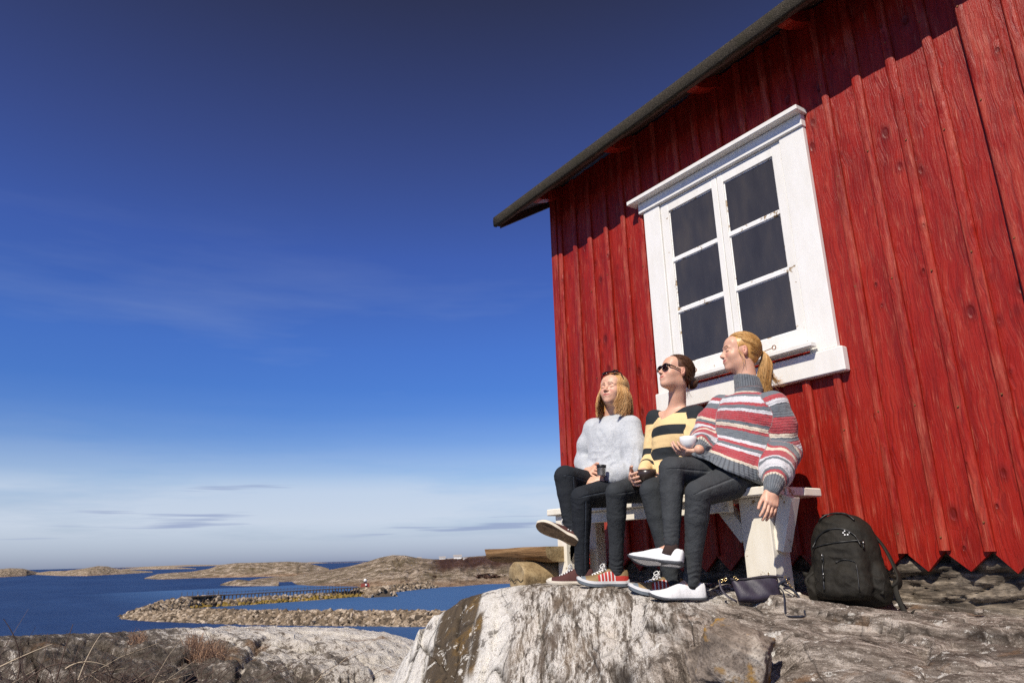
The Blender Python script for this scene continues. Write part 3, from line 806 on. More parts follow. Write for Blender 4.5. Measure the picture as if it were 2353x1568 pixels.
def b_stone(pale, lich):
    def f(t, b):
        v = obj_co(t); n = noise_(t, v, 7., 9, .7); g = noise_(t, v, 110., 3, .7); n2 = noise_(t, v, 3.2, 4)
        c = ramp(t, n, [(.32, (.06, .046, .035)), (.5, (.22*pale, .18*pale, .145*pale)), (.66, (.5*pale, .45*pale, .38*pale))])
        c = mixc(t, ramp(t, g, [(.36, (.6,)), (.5, (0,))]), c, (.06, .045, .035))
        c = mixc(t, ramp(t, noise_(t, v, 9., 6, .6), [(.6-lich*.06, (0,)), (.64, (lich,))]), c, (.30, .16, .02))
        L(t, c, b.inputs['Base Color']); bump(t, b, math_(t, 'ADD', n, math_(t, 'MULTIPLY', g, .25)), .8, .012)
    return f
M_stone = mat('lichen_stone', (.3, .26, .2), .9, .25, build=b_stone(1.1, .9))
M_stone2 = mat('tan_stone', (.4, .3, .2), .9, .25, build=b_stone(1.25, .5))
M_stone3 = mat('dark_loose_stone', (.3, .3, .2), .9, .25, build=b_stone(.7, .3))
def stone(name, px, py, y, r, seed, label, m, R=None, lift=0., boxy=.6, cat='stone', group=None):
    p = at(px, py, y); V, F = stone_mesh(p, r, seed, R, res=40, boxy=boxy, amp=.1)
    n = normals(V, F); V = V+n*(fbm(V*22+seed, 4)*.006)[:, None]
    return tag(mesh_obj(name, V, F, [m], loc=(p[0], p[1], p[2]-r[2])), label, cat, group)
def rotz(a, tilt=0.):
    return np.array(Matrix.Rotation(tilt, 3, 'Y') @ Matrix.Rotation(a, 3, 'Z')).T
stone('boulder', 1690, 1512, -1.30, (.135, .11, .115), 3.3, 'loose angular boulder with pale and orange lichen lodged in the cleft below the purse', M_stone, rotz(.5, .35), boxy=.5, cat='boulder')
stone('boulder', 1632, 1540, -1.33, (.07, .07, .10), 8.1, 'narrow pale stone wedged against the left side of the lichen boulder', M_stone, rotz(.2, -.3), cat='boulder')
stone('stone', 1832, 1385, -.36, (.105, .07, .045), 5.2, 'tan stone lying between the bench leg and the backpack', M_stone2, rotz(-.1, .22), boxy=.55)
stone('stone', 1622, 1372, -.62, (.05, .045, .035), 11.2, 'small knobbly stone just right of the grey slip-on shoe', M_stone2, rotz(.3), boxy=.8)
stone('stone', 1618, 1462, -1.0, (.055, .045, .03), 15.2, 'dark crusty stone at the head of the cleft beside the boulder', M_stone3, rotz(.3), boxy=.6)
for (px, py, y, r, sd, lb) in ((2030, 1447, -.75, .008, 1, 'tiny white pebble on the dark rock below the backpack'), (1905, 1488, -.9, .010, 2, 'white flake of quartz on the rock right of the boulder'), (2250, 1402, -.35, .012, 4, 'grey pebble at the foot of the plinth on the right')):
    stone('pebble', px, py, y, (r*1.5, r, r*.7), sd, lb, M_stone2, cat='pebble')

# ================================================================== BENCH
def bench():
    b0 = empty('bench', (-3.1, -.33, -.17), 'white wooden bench with peeling paint against the red wall, three women sitting on it', 'bench')
    s = MB()
    for a, c in ((-.56, -.42), (-.415, -.275), (-.27, -.125)):
        s.box((-3.90, a, .250), (-2.185+random.uniform(-.004, .01), c, .291), a=random.random(), bev=.005)
    s.build('seat', [M_bench], b0)
    s = MB(); s.box((-3.85, -.528, .186), (-2.44, -.49, .249), bev=.003); s.build('apron', [M_bench], b0)
    for k, (x0, x1) in enumerate(((-2.425, -2.255), (-3.875, -3.785))):
        l = MB(); gz = ground((x0+x1)/2, -.34)-.02
        l.box((x0, (-.47 if k == 0 else -.50), gz), (x1, (-.34 if k == 0 else -.40), .249), bev=.004)
        if k == 0: l.box((x0-.01, -.48, gz-.02), (x1+.03, -.33, gz+.035), bev=.008)
        l.build('leg', [M_bench], b0)
    l = MB(); l.box((-3.87, -.24, ground(-3.83, -.2)-.03), (-3.79, -.16, .249), bev=.004); l.build('leg', [M_bench], b0)
    br = MB()
    yy = (-.445, -.385)
    def brace(xa, za, xb, zb, w, y=yy):
        d = nrm([xb-xa, 0, zb-za]); n = np.array([-d[2], 0, d[0]])*w/2
        P = [np.array([xa, 0, za])-n, np.array([xa, 0, za])+n, np.array([xb, 0, zb])+n, np.array([xb, 0, zb])-n]
        m = MB(); m.prism([(p[0], p[2]) for p in P], y[0], y[1], lambda u, v, yv: (u, yv, v)); return m
    for (xa, za, xb, zb) in ((-2.25, .00, -2.165, .245), (-2.43, .06, -2.58, .245)):
        m = brace(xa, za, xb, zb, .068); m.build('brace', [M_bench], b0)
        m = brace(-3.80, -.02, -3.62, .245, .05, (-.47, -.42)); m.build('brace', [M_bench], b0)
    return b0
bench()

# ================================================================== LOG SEAT
def b_log(end):
    def f(t, b):
        v = obj_co(t)
        if end:
            n = noise_(t, v, 8., 5, .6, .5); c = ramp(t, n, [(.3, (.16, .10, .045)), (.55, (.34, .25, .13)), (.75, (.46, .36, .22))])
            g = noise_(t, v, 70., 3); c = mixc(t, ramp(t, g, [(.35, (.5,)), (.5, (0,))]), c, (.12, .08, .04))
        else:
            n = noise_(t, vmap(t, v, (3, 34, 34)), 1., 7, .65, .4); c = ramp(t, n, [(.3, (.06, .03, .012)), (.48, (.20, .11, .045)), (.7, (.34, .21, .10))])
            g = n
        L(t, c, b.inputs['Base Color']); bump(t, b, math_(t, 'ADD', n, math_(t, 'MULTIPLY', g, .3)), .8, .01)
    return f
M_log = mat('weathered_plank', (.25, .15, .07), .8, .3, build=b_log(False))
M_logend = mat('weathered_log', (.3, .24, .15), .85, .3, build=b_log(True))
def log_seat():
    p0 = at(1115, 1262, -.5)
    L0 = empty('log_seat', (-4.35, -.5, -.22), 'rough half-log plank laid on a short thick log, at the far corner of the cabin', 'log seat')
    x0 = p0[0]+.20; zt_ = p0[2]+.002
    # half log: flat top, rounded belly, hewn ends
    prof = [(-.168, 0), (-.172, -.03), (-.162, -.062), (-.12, -.086), (-.05, -.097), (.03, -.097), (.10, -.085), (.15, -.055), (.168, 0)]
    m = len(prof); nx = 40; V = []
    for i in range(nx):
        x = x0+.74*i/(nx-1)
        for j, (y, z) in enumerate(prof):
            sl = (.05*(-z/.08) if i == 0 else 0)
            wv = .006*math.sin(x*6+j)+.004*math.sin(x*15+j*2.)
            V.append((x+sl, -.47+y*(1+.03*math.sin(x*3)), zt_+(z+wv*.6 if z < -.001 else wv*.3)))
    F = [(i*m+j, i*m+j+1, (i+1)*m+j+1, (i+1)*m+j) for i in range(nx-1) for j in range(m-1)]+[(i*m+m-1, i*m, (i+1)*m, (i+1)*m+m-1) for i in range(nx-1)]
    F += [tuple(range(m))[::-1], tuple((nx-1)*m+j for j in range(m))]
    mesh_obj('plank', V, F, [M_log, M_logend], L0, smooth=False, fmat=[0]*(len(F)-2)+[1, 1])
    # the log underneath: axis away from the viewer, split across
    c0 = at(1180, 1330, -.72); prims = [Cone((c0[0]+.01, -.66, c0[2]), (c0[0]+.12, -.22, c0[2]+.01), .102, .10, 0)]
    f = []
    ns = 34; nr = 64; V = []
    A = np.array([c0[0]-.0, -.70, c0[2]+.002]); B = np.array([c0[0]+.10, -.25, c0[2]+.004]); ax = nrm(B-A); u = nrm(np.cross(ax, [0, 0, 1])); v = np.cross(u, ax)
    rings = [(0, .0), (0, .45), (0, .85), (.006, .97), (.02, 1.)]+[(s_, 1.) for s_ in np.linspace(.06, 1, 18)]+[(1, .85), (1, 0)]
    Ln = np.linalg.norm(B-A)
    for s_, rr in rings:
        for j in range(nr):
            an = 2*PI*j/nr; cr = .05*math.exp(-((math.sin((an-PI*1.02)/2))/.05)**2)
            q = 1+.03*math.sin(3*an+1)+.02*math.sin(7*an)-cr*(rr > .8)
            wz = .012*fbm(np.array([[math.cos(an)*2, math.sin(an)*2, s_*2]]))[0]
            V.append(A+ax*(s_*Ln+(.012*math.sin(an*2)*rr if s_ == 0 else 0))+(u*math.cos(an)*.138+v*math.sin(an)*.108)*rr*(q+wz))
    k = len(rings); F = [(i*nr+j, (i+1)*nr+j, (i+1)*nr+(j+1) % nr, i*nr+(j+1) % nr) for i in range(k-1) for j in range(nr)]
    mesh_obj('support_log', V, F, [M_logend], L0)
    cr = MB(); pts = [A-ax*.006+u*a_*.13+v*(-.006+.01*math.sin(a_*7)) for a_ in np.linspace(-.95, .98, 12)]
    cr.tube(pts, .0028, 5, flat=.6); cr.build('split', [mat('dark_crack', (.01, .008, .006), .9)], L0)
log_seat()

# ================================================================== PEOPLE
def b_skin(t, b):
    v = obj_co(t); a = attr(t, 'lips'); d = attr(t, 'dark'); n = noise_(t, v, 22., 4); f = noise_(t, v, 190., 2)
    c = ramp(t, n, [(.3, (.62, .345, .235)), (.7, (.70, .42, .30))])
    c = mixc(t, ramp(t, f, [(.62, (0,)), (.72, (.25,))]), c, (.45, .20, .12))
    c = mixc(t, attr(t, 'flush'), c, (.60, .235, .165))
    c = mixc(t, a, c, (.42, .12, .10)); c = mixc(t, d, c, attr(t, 'browc', 'Vector') if False else (.16, .075, .035))
    L(t, c, b.inputs['Base Color'])
    b.inputs['Subsurface Weight'].default_value = .12; b.inputs['Subsurface Radius'].default_value = (.012, .004, .002); b.inputs['Subsurface Scale'].default_value = .6
    bump(t, b, f, .12, .001)
M_skin = mat('skin', (.6, .35, .25), .46, .35, build=b_skin)
def b_hair(c0, c1, c2):
    def f(t, b):
        r = attr(t, 'rnd'); c = ramp(t, r, [(0, tuple(a_*.45+b_*.55 for a_, b_ in zip(c0, c1))), (.45, c1), (1, c2)])
        n = noise_(t, obj_co(t, (140, 140, 24)), 1., 4); bump(t, b, n, .5, .003); c = mixc(t, ramp(t, n, [(.35, (.3,)), (.55, (0,))]), c, c0); L(t, c, b.inputs['Base Color'])
        b.inputs['Anisotropic'].default_value = .5
    return f
M_hairL = mat('dark_blonde_hair', (.4, .2, .06), .42, .5, build=b_hair((.24, .10, .03), (.60, .31, .10), (.88, .58, .28)))
M_hairM = mat('brown_hair', (.12, .05, .02), .38, .5, build=b_hair((.035, .015, .008), (.10, .042, .018), (.22, .10, .045)))
M_hairR = mat('golden_hair', (.5, .25, .07), .40, .5, build=b_hair((.26, .12, .035), (.60, .33, .10), (.88, .60, .27)))
def b_heather(t, b):
    v = obj_co(t); n = noise_(t, v, 120., 4, .7); m = noise_(t, v, 24., 5, .7)
    c = ramp(t, m, [(.3, (.42, .44, .46)), (.6, (.51, .53, .55))]); c = mixc(t, ramp(t, n, [(.33, (.55,)), (.5, (0,))]), c, (.24, .265, .30))
    L(t, c, b.inputs['Base Color']); b.inputs['Sheen Weight'].default_value = .3
    bump(t, b, math_(t, 'ADD', n, math_(t, 'MULTIPLY', m, .8)), .6, .004)
M_heather = mat('grey_heather_wool', (.6, .62, .65), .95, .1, build=b_heather)
WCOL = {'g': (.135, .155, .175), 'r': (.40, .055, .066), 'w': (.62, .62, .64), 'c': (.66, .58, .46)}
STR_R = [(0, 'g'), (.095, 'c'), (.115, 'r'), (.145, 'g'), (.215, 'c'), (.238, 'r'), (.262, 'g'), (.290, 'w'), (.355, 'r'), (.382, 'g'), (.415, 'w'), (.442, 'r'), (.535, 'g'), (.562, 'c'), (.590, 'r'), (.620, 'g'), (.692, 'w'), (.722, 'r'), (.748, 'g'), (.775, 'w'), (.80, 'r'), (.875, 'c'), (.895, 'g')]
STR_S = [(0, 'g'), (.06, 'r'), (.10, 'w'), (.135, 'g'), (.20, 'r'), (.315, 'c'), (.340, 'g'), (.368, 'r'), (.395, 'w'), (.455, 'g'), (.480, 'r'), (.505, 'c'), (.53, 'g'), (.60, 'r'), (.625, 'c'), (.655, 'r'), (.735, 'w'), (.755, 'g'), (.785, 'w'), (.84, 'g'), (.865, 'r'), (.89, 'c'), (.91, 'g')]
def b_knit(t, b):
    v = obj_co(t); u = attr(t, 'u'); s = attr(t, 'sleeve'); q = attr(t, 'around')
    wob = math_(t, 'MULTIPLY', math_(t, 'SUBTRACT', noise_(t, v, 9., 3), .5), .030)
    j = math_(t, 'MULTIPLY', math_(t, 'SUBTRACT', noise_(t, v, 95., 2), .5), .016)
    uu = math_(t, 'ADD', math_(t, 'ADD', u, wob), j)
    ca = ramp(t, uu, [(p, WCOL[k]) for p, k in STR_R], 'CONSTANT'); cb = ramp(t, uu, [(p, WCOL[k]) for p, k in STR_S], 'CONSTANT')
    c = mixc(t, math_(t, 'GREATER_THAN', s, .5), ca, cb)
    n = noise_(t, v, 210., 3, .8); c = mixc(t, ramp(t, n, [(.3, (.5,)), (.5, (0,)), (.68, (0,)), (.8, (.3,))]), c, (.30, .29, .29))
    rib = math_(t, 'SINE', math_(t, 'MULTIPLY', q, 2*PI)); isr = attr(t, 'rib')
    ribd = math_(t, 'MULTIPLY', isr, ramp(t, rib, [(0, (.0,)), (.45, (.0,)), (.75, (.55,))]))
    c = mixc(t, ribd, c, (.05, .055, .065))
    L(t, c, b.inputs['Base Color']); b.inputs['Sheen Weight'].default_value = .25
    row = math_(t, 'SINE', math_(t, 'MULTIPLY', uu, 330.))
    h = math_(t, 'ADD', math_(t, 'MULTIPLY', row, .25), math_(t, 'MULTIPLY', n, .9)); h = math_(t, 'SUBTRACT', h, math_(t, 'MULTIPLY', ribd, 2.2)); h = math_(t, 'ADD', h, math_(t, 'MULTIPLY', noise_(t, v, 28., 4, .6), 1.2))
    bump(t, b, h, .75, .004)
M_knit = mat('striped_knit_wool', (.4, .4, .4), .95, .1, build=b_knit)
YL, BK = (.74, .54, .275), (.022, .026, .030)
def b_jersey(t, b):
    v = obj_co(t); u = attr(t, 'u'); s = attr(t, 'sleeve')
    ca = ramp(t, u, [(0, BK), (.075, YL), (.235, BK), (.365, YL), (.525, BK), (.68, YL), (.86, BK)], 'CONSTANT')
    cb = ramp(t, u, [(0, BK), (.10, YL), (.40, BK), (.63, YL), (.80, BK), (.845, YL)], 'CONSTANT')
    c = mixc(t, math_(t, 'GREATER_THAN', s, .5), ca, cb); L(t, c, b.inputs['Base Color'])
    bump(t, b, math_(t, 'ADD', noise_(t, v, 26., 4), math_(t, 'MULTIPLY', noise_(t, v, 300., 2), .3)), .4, .004)
M_jersey = mat('striped_jersey', (.5, .4, .2), .85, .2, build=b_jersey)
def b_denim(col, seamc):
    def f(t, b):
        v = obj_co(t); n = noise_(t, v, 260., 3, .8); m = noise_(t, v, 13., 7, .62); se = attr(t, 'seam')
        c = mixc(t, ramp(t, n, [(.3, (.35,)), (.6, (0,))]), col, tuple(x*.5 for x in col)); c = mixc(t, ramp(t, m, [(.45, (0,)), (.75, (.35,))]), c, tuple(min(1, x*1.8) for x in col))
        c = mixc(t, math_(t, 'MULTIPLY', ramp(t, se, [(.035, (1,)), (.07, (0,))]), .5), c, seamc); L(t, c, b.inputs['Base Color'])
        sb = ramp(t, se, [(.02, (0,)), (.12, (1,))])
        bump(t, b, math_(t, 'ADD', math_(t, 'ADD', math_(t, 'MULTIPLY', m, 4.), math_(t, 'MULTIPLY', n, .4)), sb), .7, .005)
    return f
M_jL = mat('black_denim', (.02, .022, .026), .85, .2, build=b_denim((.018, .021, .026), (.08, .10, .13)))
M_jM = mat('charcoal_denim', (.03, .035, .04), .85, .2, build=b_denim((.034, .038, .042), (.12, .13, .14)))
M_jR = mat('slate_grey_jeans', (.045, .05, .055), .85, .2, build=b_denim((.047, .051, .055), (.15, .16, .165)))

def frame(fwd, up):
    """rows: person's left a, forward f, up u"""
    f = nrm(fwd); u = nrm(np.asarray(up)-f*(np.asarray(up)@f)); a = np.cross(u, f); return np.array([a, f, u])
def head_prims(c, Fm, smile=0., s=1., wide=1.):
    """c: centre between the ears at eye level; returns primitives plus painting landmarks"""
    a, f, u = Fm
    P = lambda x, y, z: c+s*(a*x*wide+f*y+u*z)
    S = s; pr = [
        Ell(P(0, -.016, .032), (.073*S*wide, .094*S, .082*S), Fm, .0, tag='head'),
        Ell(P(0, .030, -.028), (.060*S*wide, .060*S, .090*S), Fm, .03, tag='head'),
        Ell(P(0, .012, -.065), (.053*S*wide, .060*S, .042*S), Fm, .025, tag='head'),
        Ell(P(0, .066, -.098), (.021*S, .019*S, .018*S), Fm, .028, tag='head'),
        Ell(P(0, .052, .045), (.056*S*wide, .034*S, .040*S), Fm, .03, tag='head')]
    for q in (-1, 1):
        pr += [Ell(P(.037*q, .056, -.034+.004*smile), (.023*S, .021*S, .021*S), Fm, .028, tag='head'),
               Cone(P(.014*q, .088, .017), P(.044*q, .072, .016), .0075*S, .006*S, .016, tag='head'),
               Ell(P(.031*q, .099, -.001), (.017*S, .014*S, .011*S), Fm, .014, 's'),
               Ell(P(.0315*q, .0735, -.002), (.0165*S, .0130*S, .0115*S), Fm, .004, tag='head')]
    pr += [Cone(P(0, .083, .008), P(0, .104, -.030), .0075*S, .0100*S, .012, tag='nose'), Ell(P(0, .107, -.033), (.0095*S, .0085*S, .0080*S), Fm, .006, tag='nose')]
    for q in (-1, 1):
        pr += [Ell(P(.0115*q, .097, -.037), (.0075*S, .009*S, .0062*S), Fm, .006, tag='nose'), Ell(P(.0062*q, .103, -.0435), (.0032*S, .0045*S, .0035*S), Fm, .002, 's')]
    w_ = .0235+.004*smile; lift = .006*smile
    pr += [Ell(P(0, .082, -.062), (.026*S, .013*S, .019*S), Fm, .014, tag='head')]
    for q in (-1, 1):
        pr += [Cone(P(0, .0935, -.0588), P(w_*q, .0795, -.0625+lift), .0052*S, .0022*S, .004, tag='head'), Cone(P(0, .0925, -.0690), P(w_*.9*q, .0795, -.0650+lift), .0056*S, .0022*S, .004, tag='head')]
    pr += [Cone(P(-w_*.95, .0845, -.0636+lift*.9), P(0, .0985, -.0640), .0012*S, .0014*S, .0012, 's'), Cone(P(0, .0985, -.0640), P(w_*.95, .0845, -.0636+lift*.9), .0014*S, .0012*S, .0012, 's')]
    # ears: a tilted rim with a hollow
    for q in (-1, 1):
        Re = np.array([nrm(a*q*.85-f*.5), nrm(f*.85+a*q*.5), u]);
        pr += [Ell(P(.073*q/wide*1., -.012, -.006), (.0105*S, .018*S, .031*S), Re, .004, tag='ear'), Ell(P(.085*q/wide, -.004, .000), (.0085*S, .0105*S, .020*S), Re, .003, 's'), Ell(P(.076*q/wide, -.004, -.004), (.006*S, .006*S, .008*S), Re, .004, tag='ear')]
    return pr
def head_paint(V, c, Fm, s=1., smile=0., brow=1.15):
    a, f, u = Fm; D = (V-c)/s; x, y, z = D@a, D@f, D@u
    w_ = .0235+.004*smile; lift = .006*smile; ax_ = np.abs(x)
    zc = -.0636+lift*(ax_/w_)**2*.9
    lips = sstep(.0078, .0052, np.hypot((z-zc)*1.0, np.maximum(ax_-w_*.55, 0)*.55))*(y > .07)*(ax_ < w_+.002)
    bz = .0195+.005*np.sin(np.clip((ax_-.012)/.036, 0, 1)*PI)*1.-.004*(ax_ > .04)
    br = sstep(.0050, .0026, np.abs(z-bz))*sstep(.009, .013, ax_)*sstep(.050, .043, ax_)*(y > .05)*brow
    lz = -.0075-.0022*(1-((ax_-.0315)/.015)**2)
    la = sstep(.0034, .0014, np.abs(z-lz))*sstep(.0175, .0140, np.abs(ax_-.0315))*(y > .06)
    no = sstep(.006, .003, np.hypot(ax_-.0065, z+.0445))*(y > .09)*.8
    fl = .55*sstep(.026, .004, np.hypot(ax_-.036, z+.032))*(y > .03)+.45*sstep(.016, .003, np.hypot(x, z+.033))*(y > .09)
    fl = fl+.5*sstep(.012, .0, np.abs(np.abs(ax_-.078)))*(np.abs(z+.005) < .035)*(y < .02)
    return lips, np.clip(br*.85+la*.9+no, 0, 1), np.clip(fl, 0, .6)
def hand_prims(w, d, n, curl, side, spread=.09, thumb=(.6, .3), s=1., tcurl=.4, yawf=0.):
    """w wrist, d direction of the palm, n out of the back of the hand, side: direction from little finger to index"""
    d = nrm(d); n = nrm(np.asarray(n)-d*(np.asarray(n)@d)); b = np.cross(d, n); b = b if b@side > 0 else -b
    Lp = .082*s; R = np.array([b, d, n])
    pr = [Ell(w+d*.045*s, (.037*s, .050*s, .0145*s), R, .012, tag='hand'), RBox(w+d*.058*s, (.036*s, .030*s, .0115*s), R, .010, q=.011*s, tag='hand'), Cone(w-d*.02, w+d*.02, .024*s, .026*s, .02, tag='hand')]
    lens = [(.040, .024, .019), (.044, .028, .020), (.041, .026, .020), (.032, .019, .017)]
    for i, ph in enumerate(lens):
        off = (1.5-i)*.0195*s; base = w+d*(Lp-abs(i-1.2)*.004*s)+b*off
        fd = nrm(d+b*spread*(1.5-i)/1.5); cu = curl[i] if hasattr(curl, '__len__') else curl; ang = 0; p = base
        r0 = (.0088, .0090, .0086, .0076)[i]*s
        pr.append(Cone(base-d*.03*s, base, r0*1.05, r0*1.08, .008, tag='hand'))
        for j, l_ in enumerate(ph):
            ang += cu*(.75, 1.0, .7)[j]; dd = fd*math.cos(ang)-n*math.sin(ang); q = p+dd*l_*s
            pr.append(Cone(p, q, r0*(1-.07*j), r0*(.95-.09*j), .0022, tag='hand')); p = q
    tb = w+d*.022*s+b*.026*s-n*.006*s; td = nrm(d*math.cos(thumb[0])+b*math.sin(thumb[0])-n*thumb[1]); p1 = tb+td*.042*s
    t2 = nrm(td+d*.5*tcurl-b*.5*tcurl*1.0-n*.3*tcurl); p2 = p1+t2*.032*s; t3 = nrm(t2+d*.3*tcurl-b*.6*tcurl-n*.2*tcurl); p3 = p2+t3*.025*s
    pr += [Cone(tb, p1, .0150*s, .0110*s, .012, tag='hand'), Cone(p1, p2, .0102*s, .0094*s, .003, tag='hand'), Cone(p2, p3, .0094*s, .0078*s, .002, tag='hand')]
    return pr
def limb(pts, rs, k=.02, tag='', kk=None):
    return [Cone(pts[i], pts[i+1], rs[i], rs[i+1], k if i == 0 or kk is None else kk, tag=tag) for i in range(len(pts)-1)]
def hair_cap(c, Fm, s, wide, extra=.006, face=(.118, -.052, .088, .100, .112), low=-.075):
    a, f, u = Fm
    pr = [Ell(c+s*(f*-.018+u*.034), ((.073*wide+extra)*s, (.095+extra)*s, (.083+extra)*s), Fm, 0), Ell(c+s*(f*-.045+u*-.02), ((.052*wide+extra)*s, (.052+extra)*s, (.062)*s), Fm, .03),
          Ell(c+s*(f*face[0]+u*face[1]), (face[2]*s*wide, face[3]*s, face[4]*s), Fm, .012, 's'), Half(c+s*u*low, -u, .015)]
    for q in (-1, 1): pr.append(Ell(c+s*(a*.082*q*wide+f*.0+u*-.012), (.030*s, .026*s, .034*s), Fm, .01, 's'))
    return pr
def skull(c, Fm, s, wide, dirs, extra):
    """point of the skull ellipsoid in a head-frame direction"""
    a, f, u = Fm; d = dirs/np.linalg.norm(dirs, axis=-1, keepdims=True)
    r = np.array([.073*wide+extra, .095+extra, .083+extra]); t = 1/np.sqrt(((d/r)**2).sum(-1, keepdims=True)); p = d*t
    return c+s*((p[..., :1])*a+(p[..., 1:2]-.018)*f+(p[..., 2:]+.034)*u)
def strands(mb, S, r=.0016, sides=3, rnd=None):
    base = np.array([P[len(P)//2] for P in S]); nz = np.clip(.55+1.0*fbm(base*24, 2), .1, 1)     # locks share a tone
    for P, q in zip(S, nz): mb.tube(P, r*np.linspace(1, .45, len(P))*random.uniform(.7, 1.3), sides, 0, float(np.clip(q*.7+.3*random.random(), 0, 1)), cap=False)
def build_field(prims, h, noise_amp=0., nscale=20., seed=0., sm=0):
    V, Q = sdf(prims, h)
    if sm: V = smooth_v(V, Q, sm)
    if noise_amp:
        V = V+normals(V, Q)*(noise_amp*fbm(V*nscale+seed, 4, .5))[:, None]
    return V, Q
def folds(V, Q, centres, irr=.03, scale=1.):
    """creases: list of (centre, direction across folds, radius, wavelength, amplitude)"""
    n = normals(V, Q); d = np.zeros(len(V))
    for c, ax, rad, wl, amp in centres:
        D = V-np.array(c); r = np.linalg.norm(D, axis=1); w = np.exp(-(r/rad)**2); ph = D@nrm(ax)+irr*fbm(V*12+wl*100, 2)
        d += scale*amp*w*(1-2*np.abs(np.sin(PI*ph/wl)))*np.clip(.55+1.6*fbm(V*9+wl*60, 2), 0, 1.3)
    return V+n*d[:, None]

def shoe(parent, heel, toe, up, kind, side=1):
    """heel, toe: sole points; builds upper, sole, laces"""
    X = nrm(toe-heel); Z = nrm(np.asarray(up)-X*(np.asarray(up)@X)); Y = np.cross(Z, X)*side; Ln = np.linalg.norm(toe-heel)
    T = np.array([0, .03, .08, .16, .28, .42, .56, .70, .82, .91, .97, 1.]); sc = Ln/.26
    wd = np.array([.016, .026, .031, .033, .031, .034, .042, .047, .045, .037, .024, .010])*sc
    cy = np.array([0, 0, 0, 0, 0, .002, .004, .004, .001, -.003, -.005, -.006])*sc
    if kind == 'felt': ht = np.array([.060, .076, .080, .076, .072, .078, .066, .052, .042, .034, .026, .014])*sc; st = .012*sc
    elif kind == 'canvas': ht = np.array([.068, .086, .092, .092, .090, .086, .066, .050, .042, .038, .032, .018])*sc; st = .021*sc
    else: ht = np.array([.062, .084, .090, .088, .086, .088, .072, .058, .050, .042, .032, .018])*sc; st = .028*sc
    spring = np.array([.006, .002, 0, 0, 0, 0, 0, 0, .003, .008, .013, .018])*sc*(1.3 if kind != 'canvas' else .4)
    n = 28
    def P(x, y, z): return heel+X*x+Y*y+Z*z
    def loft(rows, m):
        V = np.array([p for r_ in rows for p in r_]); k = len(rows); nn = len(rows[0])
        F = [(i*nn+j, i*nn+(j+1) % nn, (i+1)*nn+(j+1) % nn, (i+1)*nn+j) for i in range(k-1) for j in range(nn)]+[tuple(range(nn))[::-1], tuple((k-1)*nn+j for j in range(nn))]
        if side < 0: F = [f[::-1] for f in F]
        return V, F
    Tf = np.linspace(0, 1, 44); it = lambda arr: np.array([np.interp(t_, T, arr) for t_ in Tf])
    W, Hh, Cy, Sp = it(wd), it(ht), it(cy), it(spring); k5 = np.ones(5)/5
    W = np.r_[W[:2], np.convolve(W, k5, 'same')[2:-2], W[-2:]]; Hh = np.r_[Hh[:2], np.convolve(Hh, k5, 'same')[2:-2], Hh[-2:]]
    rows = []; rnd = []; fm = []
    for i, t_ in enumerate(Tf):
        r_ = []
        for j in range(n):
            an = 2*PI*j/n; ca, sa = math.cos(an), math.sin(an)
            ex = .62 if t_ < .45 else .85; nar = (1-.16*max(sa, 0)**1.2) if t_ < .4 else (1-.30*max(sa, 0)**1.2) if t_ < .5 else (1-.15*max(sa, 0))
            y = W[i]*np.sign(ca)*abs(ca)**ex*nar; zz = st*.6+(Hh[i]-st*.6)*max(sa, 0)**.8 if sa > 0 else st*.6*(1+.6*sa)
            r_.append(P(t_*Ln, y+Cy[i], zz+Sp[i]))
        rows.append(r_)
    V, F = loft(rows, 0)
    pm = []
    for i in range(len(Tf)-1):
        for j in range(n):
            an = 2*PI*(j+.5)/n; s_ = math.sin(an); c_ = math.cos(an)*side; t_ = Tf[i]
            if kind == 'felt': pm.append(1 if (s_ < .42+.5*max(0, t_-.45) if False else (t_ > .50 and s_ < 1.25*(t_-.42)*1.9) or s_ < -.1) else 0)
            elif kind == 'felt2': pm.append(1)
            elif kind == 'canvas': pm.append(1 if t_ > .88 else 0)
            else:
                m_ = 0
                if t_ < .26: m_ = 1 if s_ < .45 else 0
                elif t_ < .62: m_ = ((1 if i % 3 else 2) if s_ > .1 else (1 if s_ < -.1 else 0)) if s_ < .80 else 0
                elif t_ > .86: m_ = 3
                pm.append(m_)
    pm += [0, 1 if kind in ('canvas', 'felt') else 0]
    mats = {'felt': [M_felt_w, M_felt_w], 'canvas': [M_canvas, M_rubber], 'trainer': [M_gold, M_tred, M_twhite, M_tgrey]}[kind]
    if kind == 'felt' and side > 5: pass
    up_o = mesh_obj('shoe', V, F, mats, parent, smooth=True, fmat=pm, attrs={'rnd': np.zeros(len(V))})
    # sole
    so_r = []; outset = .0035*sc
    for lv, (dz, o_) in enumerate(((0, -.004), (.002, .0), (st*.55, outset), (st, outset*.8), (st+.001, -.006))):
        r_ = []
        for j in range(56):
            q = j/28.; t_ = q if q <= 1 else 2-q; s_ = 1 if q <= 1 else -1
            tt = .5-.5*math.cos(t_*PI); ww = np.interp(tt, Tf, W)+o_; ww = max(ww, .004) if 0 < tt < 1 else .0
            x = tt*Ln+(o_ if tt > .98 else (-o_ if tt < .02 else 0)); bulge = 0
            arch = (.004*math.sin(max(0, min(1, (tt-.25)/.3))*PI))*sc if lv < 2 else 0
            r_.append(P(x, s_*ww+np.interp(tt, Tf, Cy), dz+np.interp(tt, Tf, Sp)+arch))
        so_r.append(r_)
    V, F = loft(so_r, 0)
    m2 = {'felt': M_solegrey, 'canvas': M_solegum, 'trainer': M_twhite}[kind]
    fm = [0]*len(F)
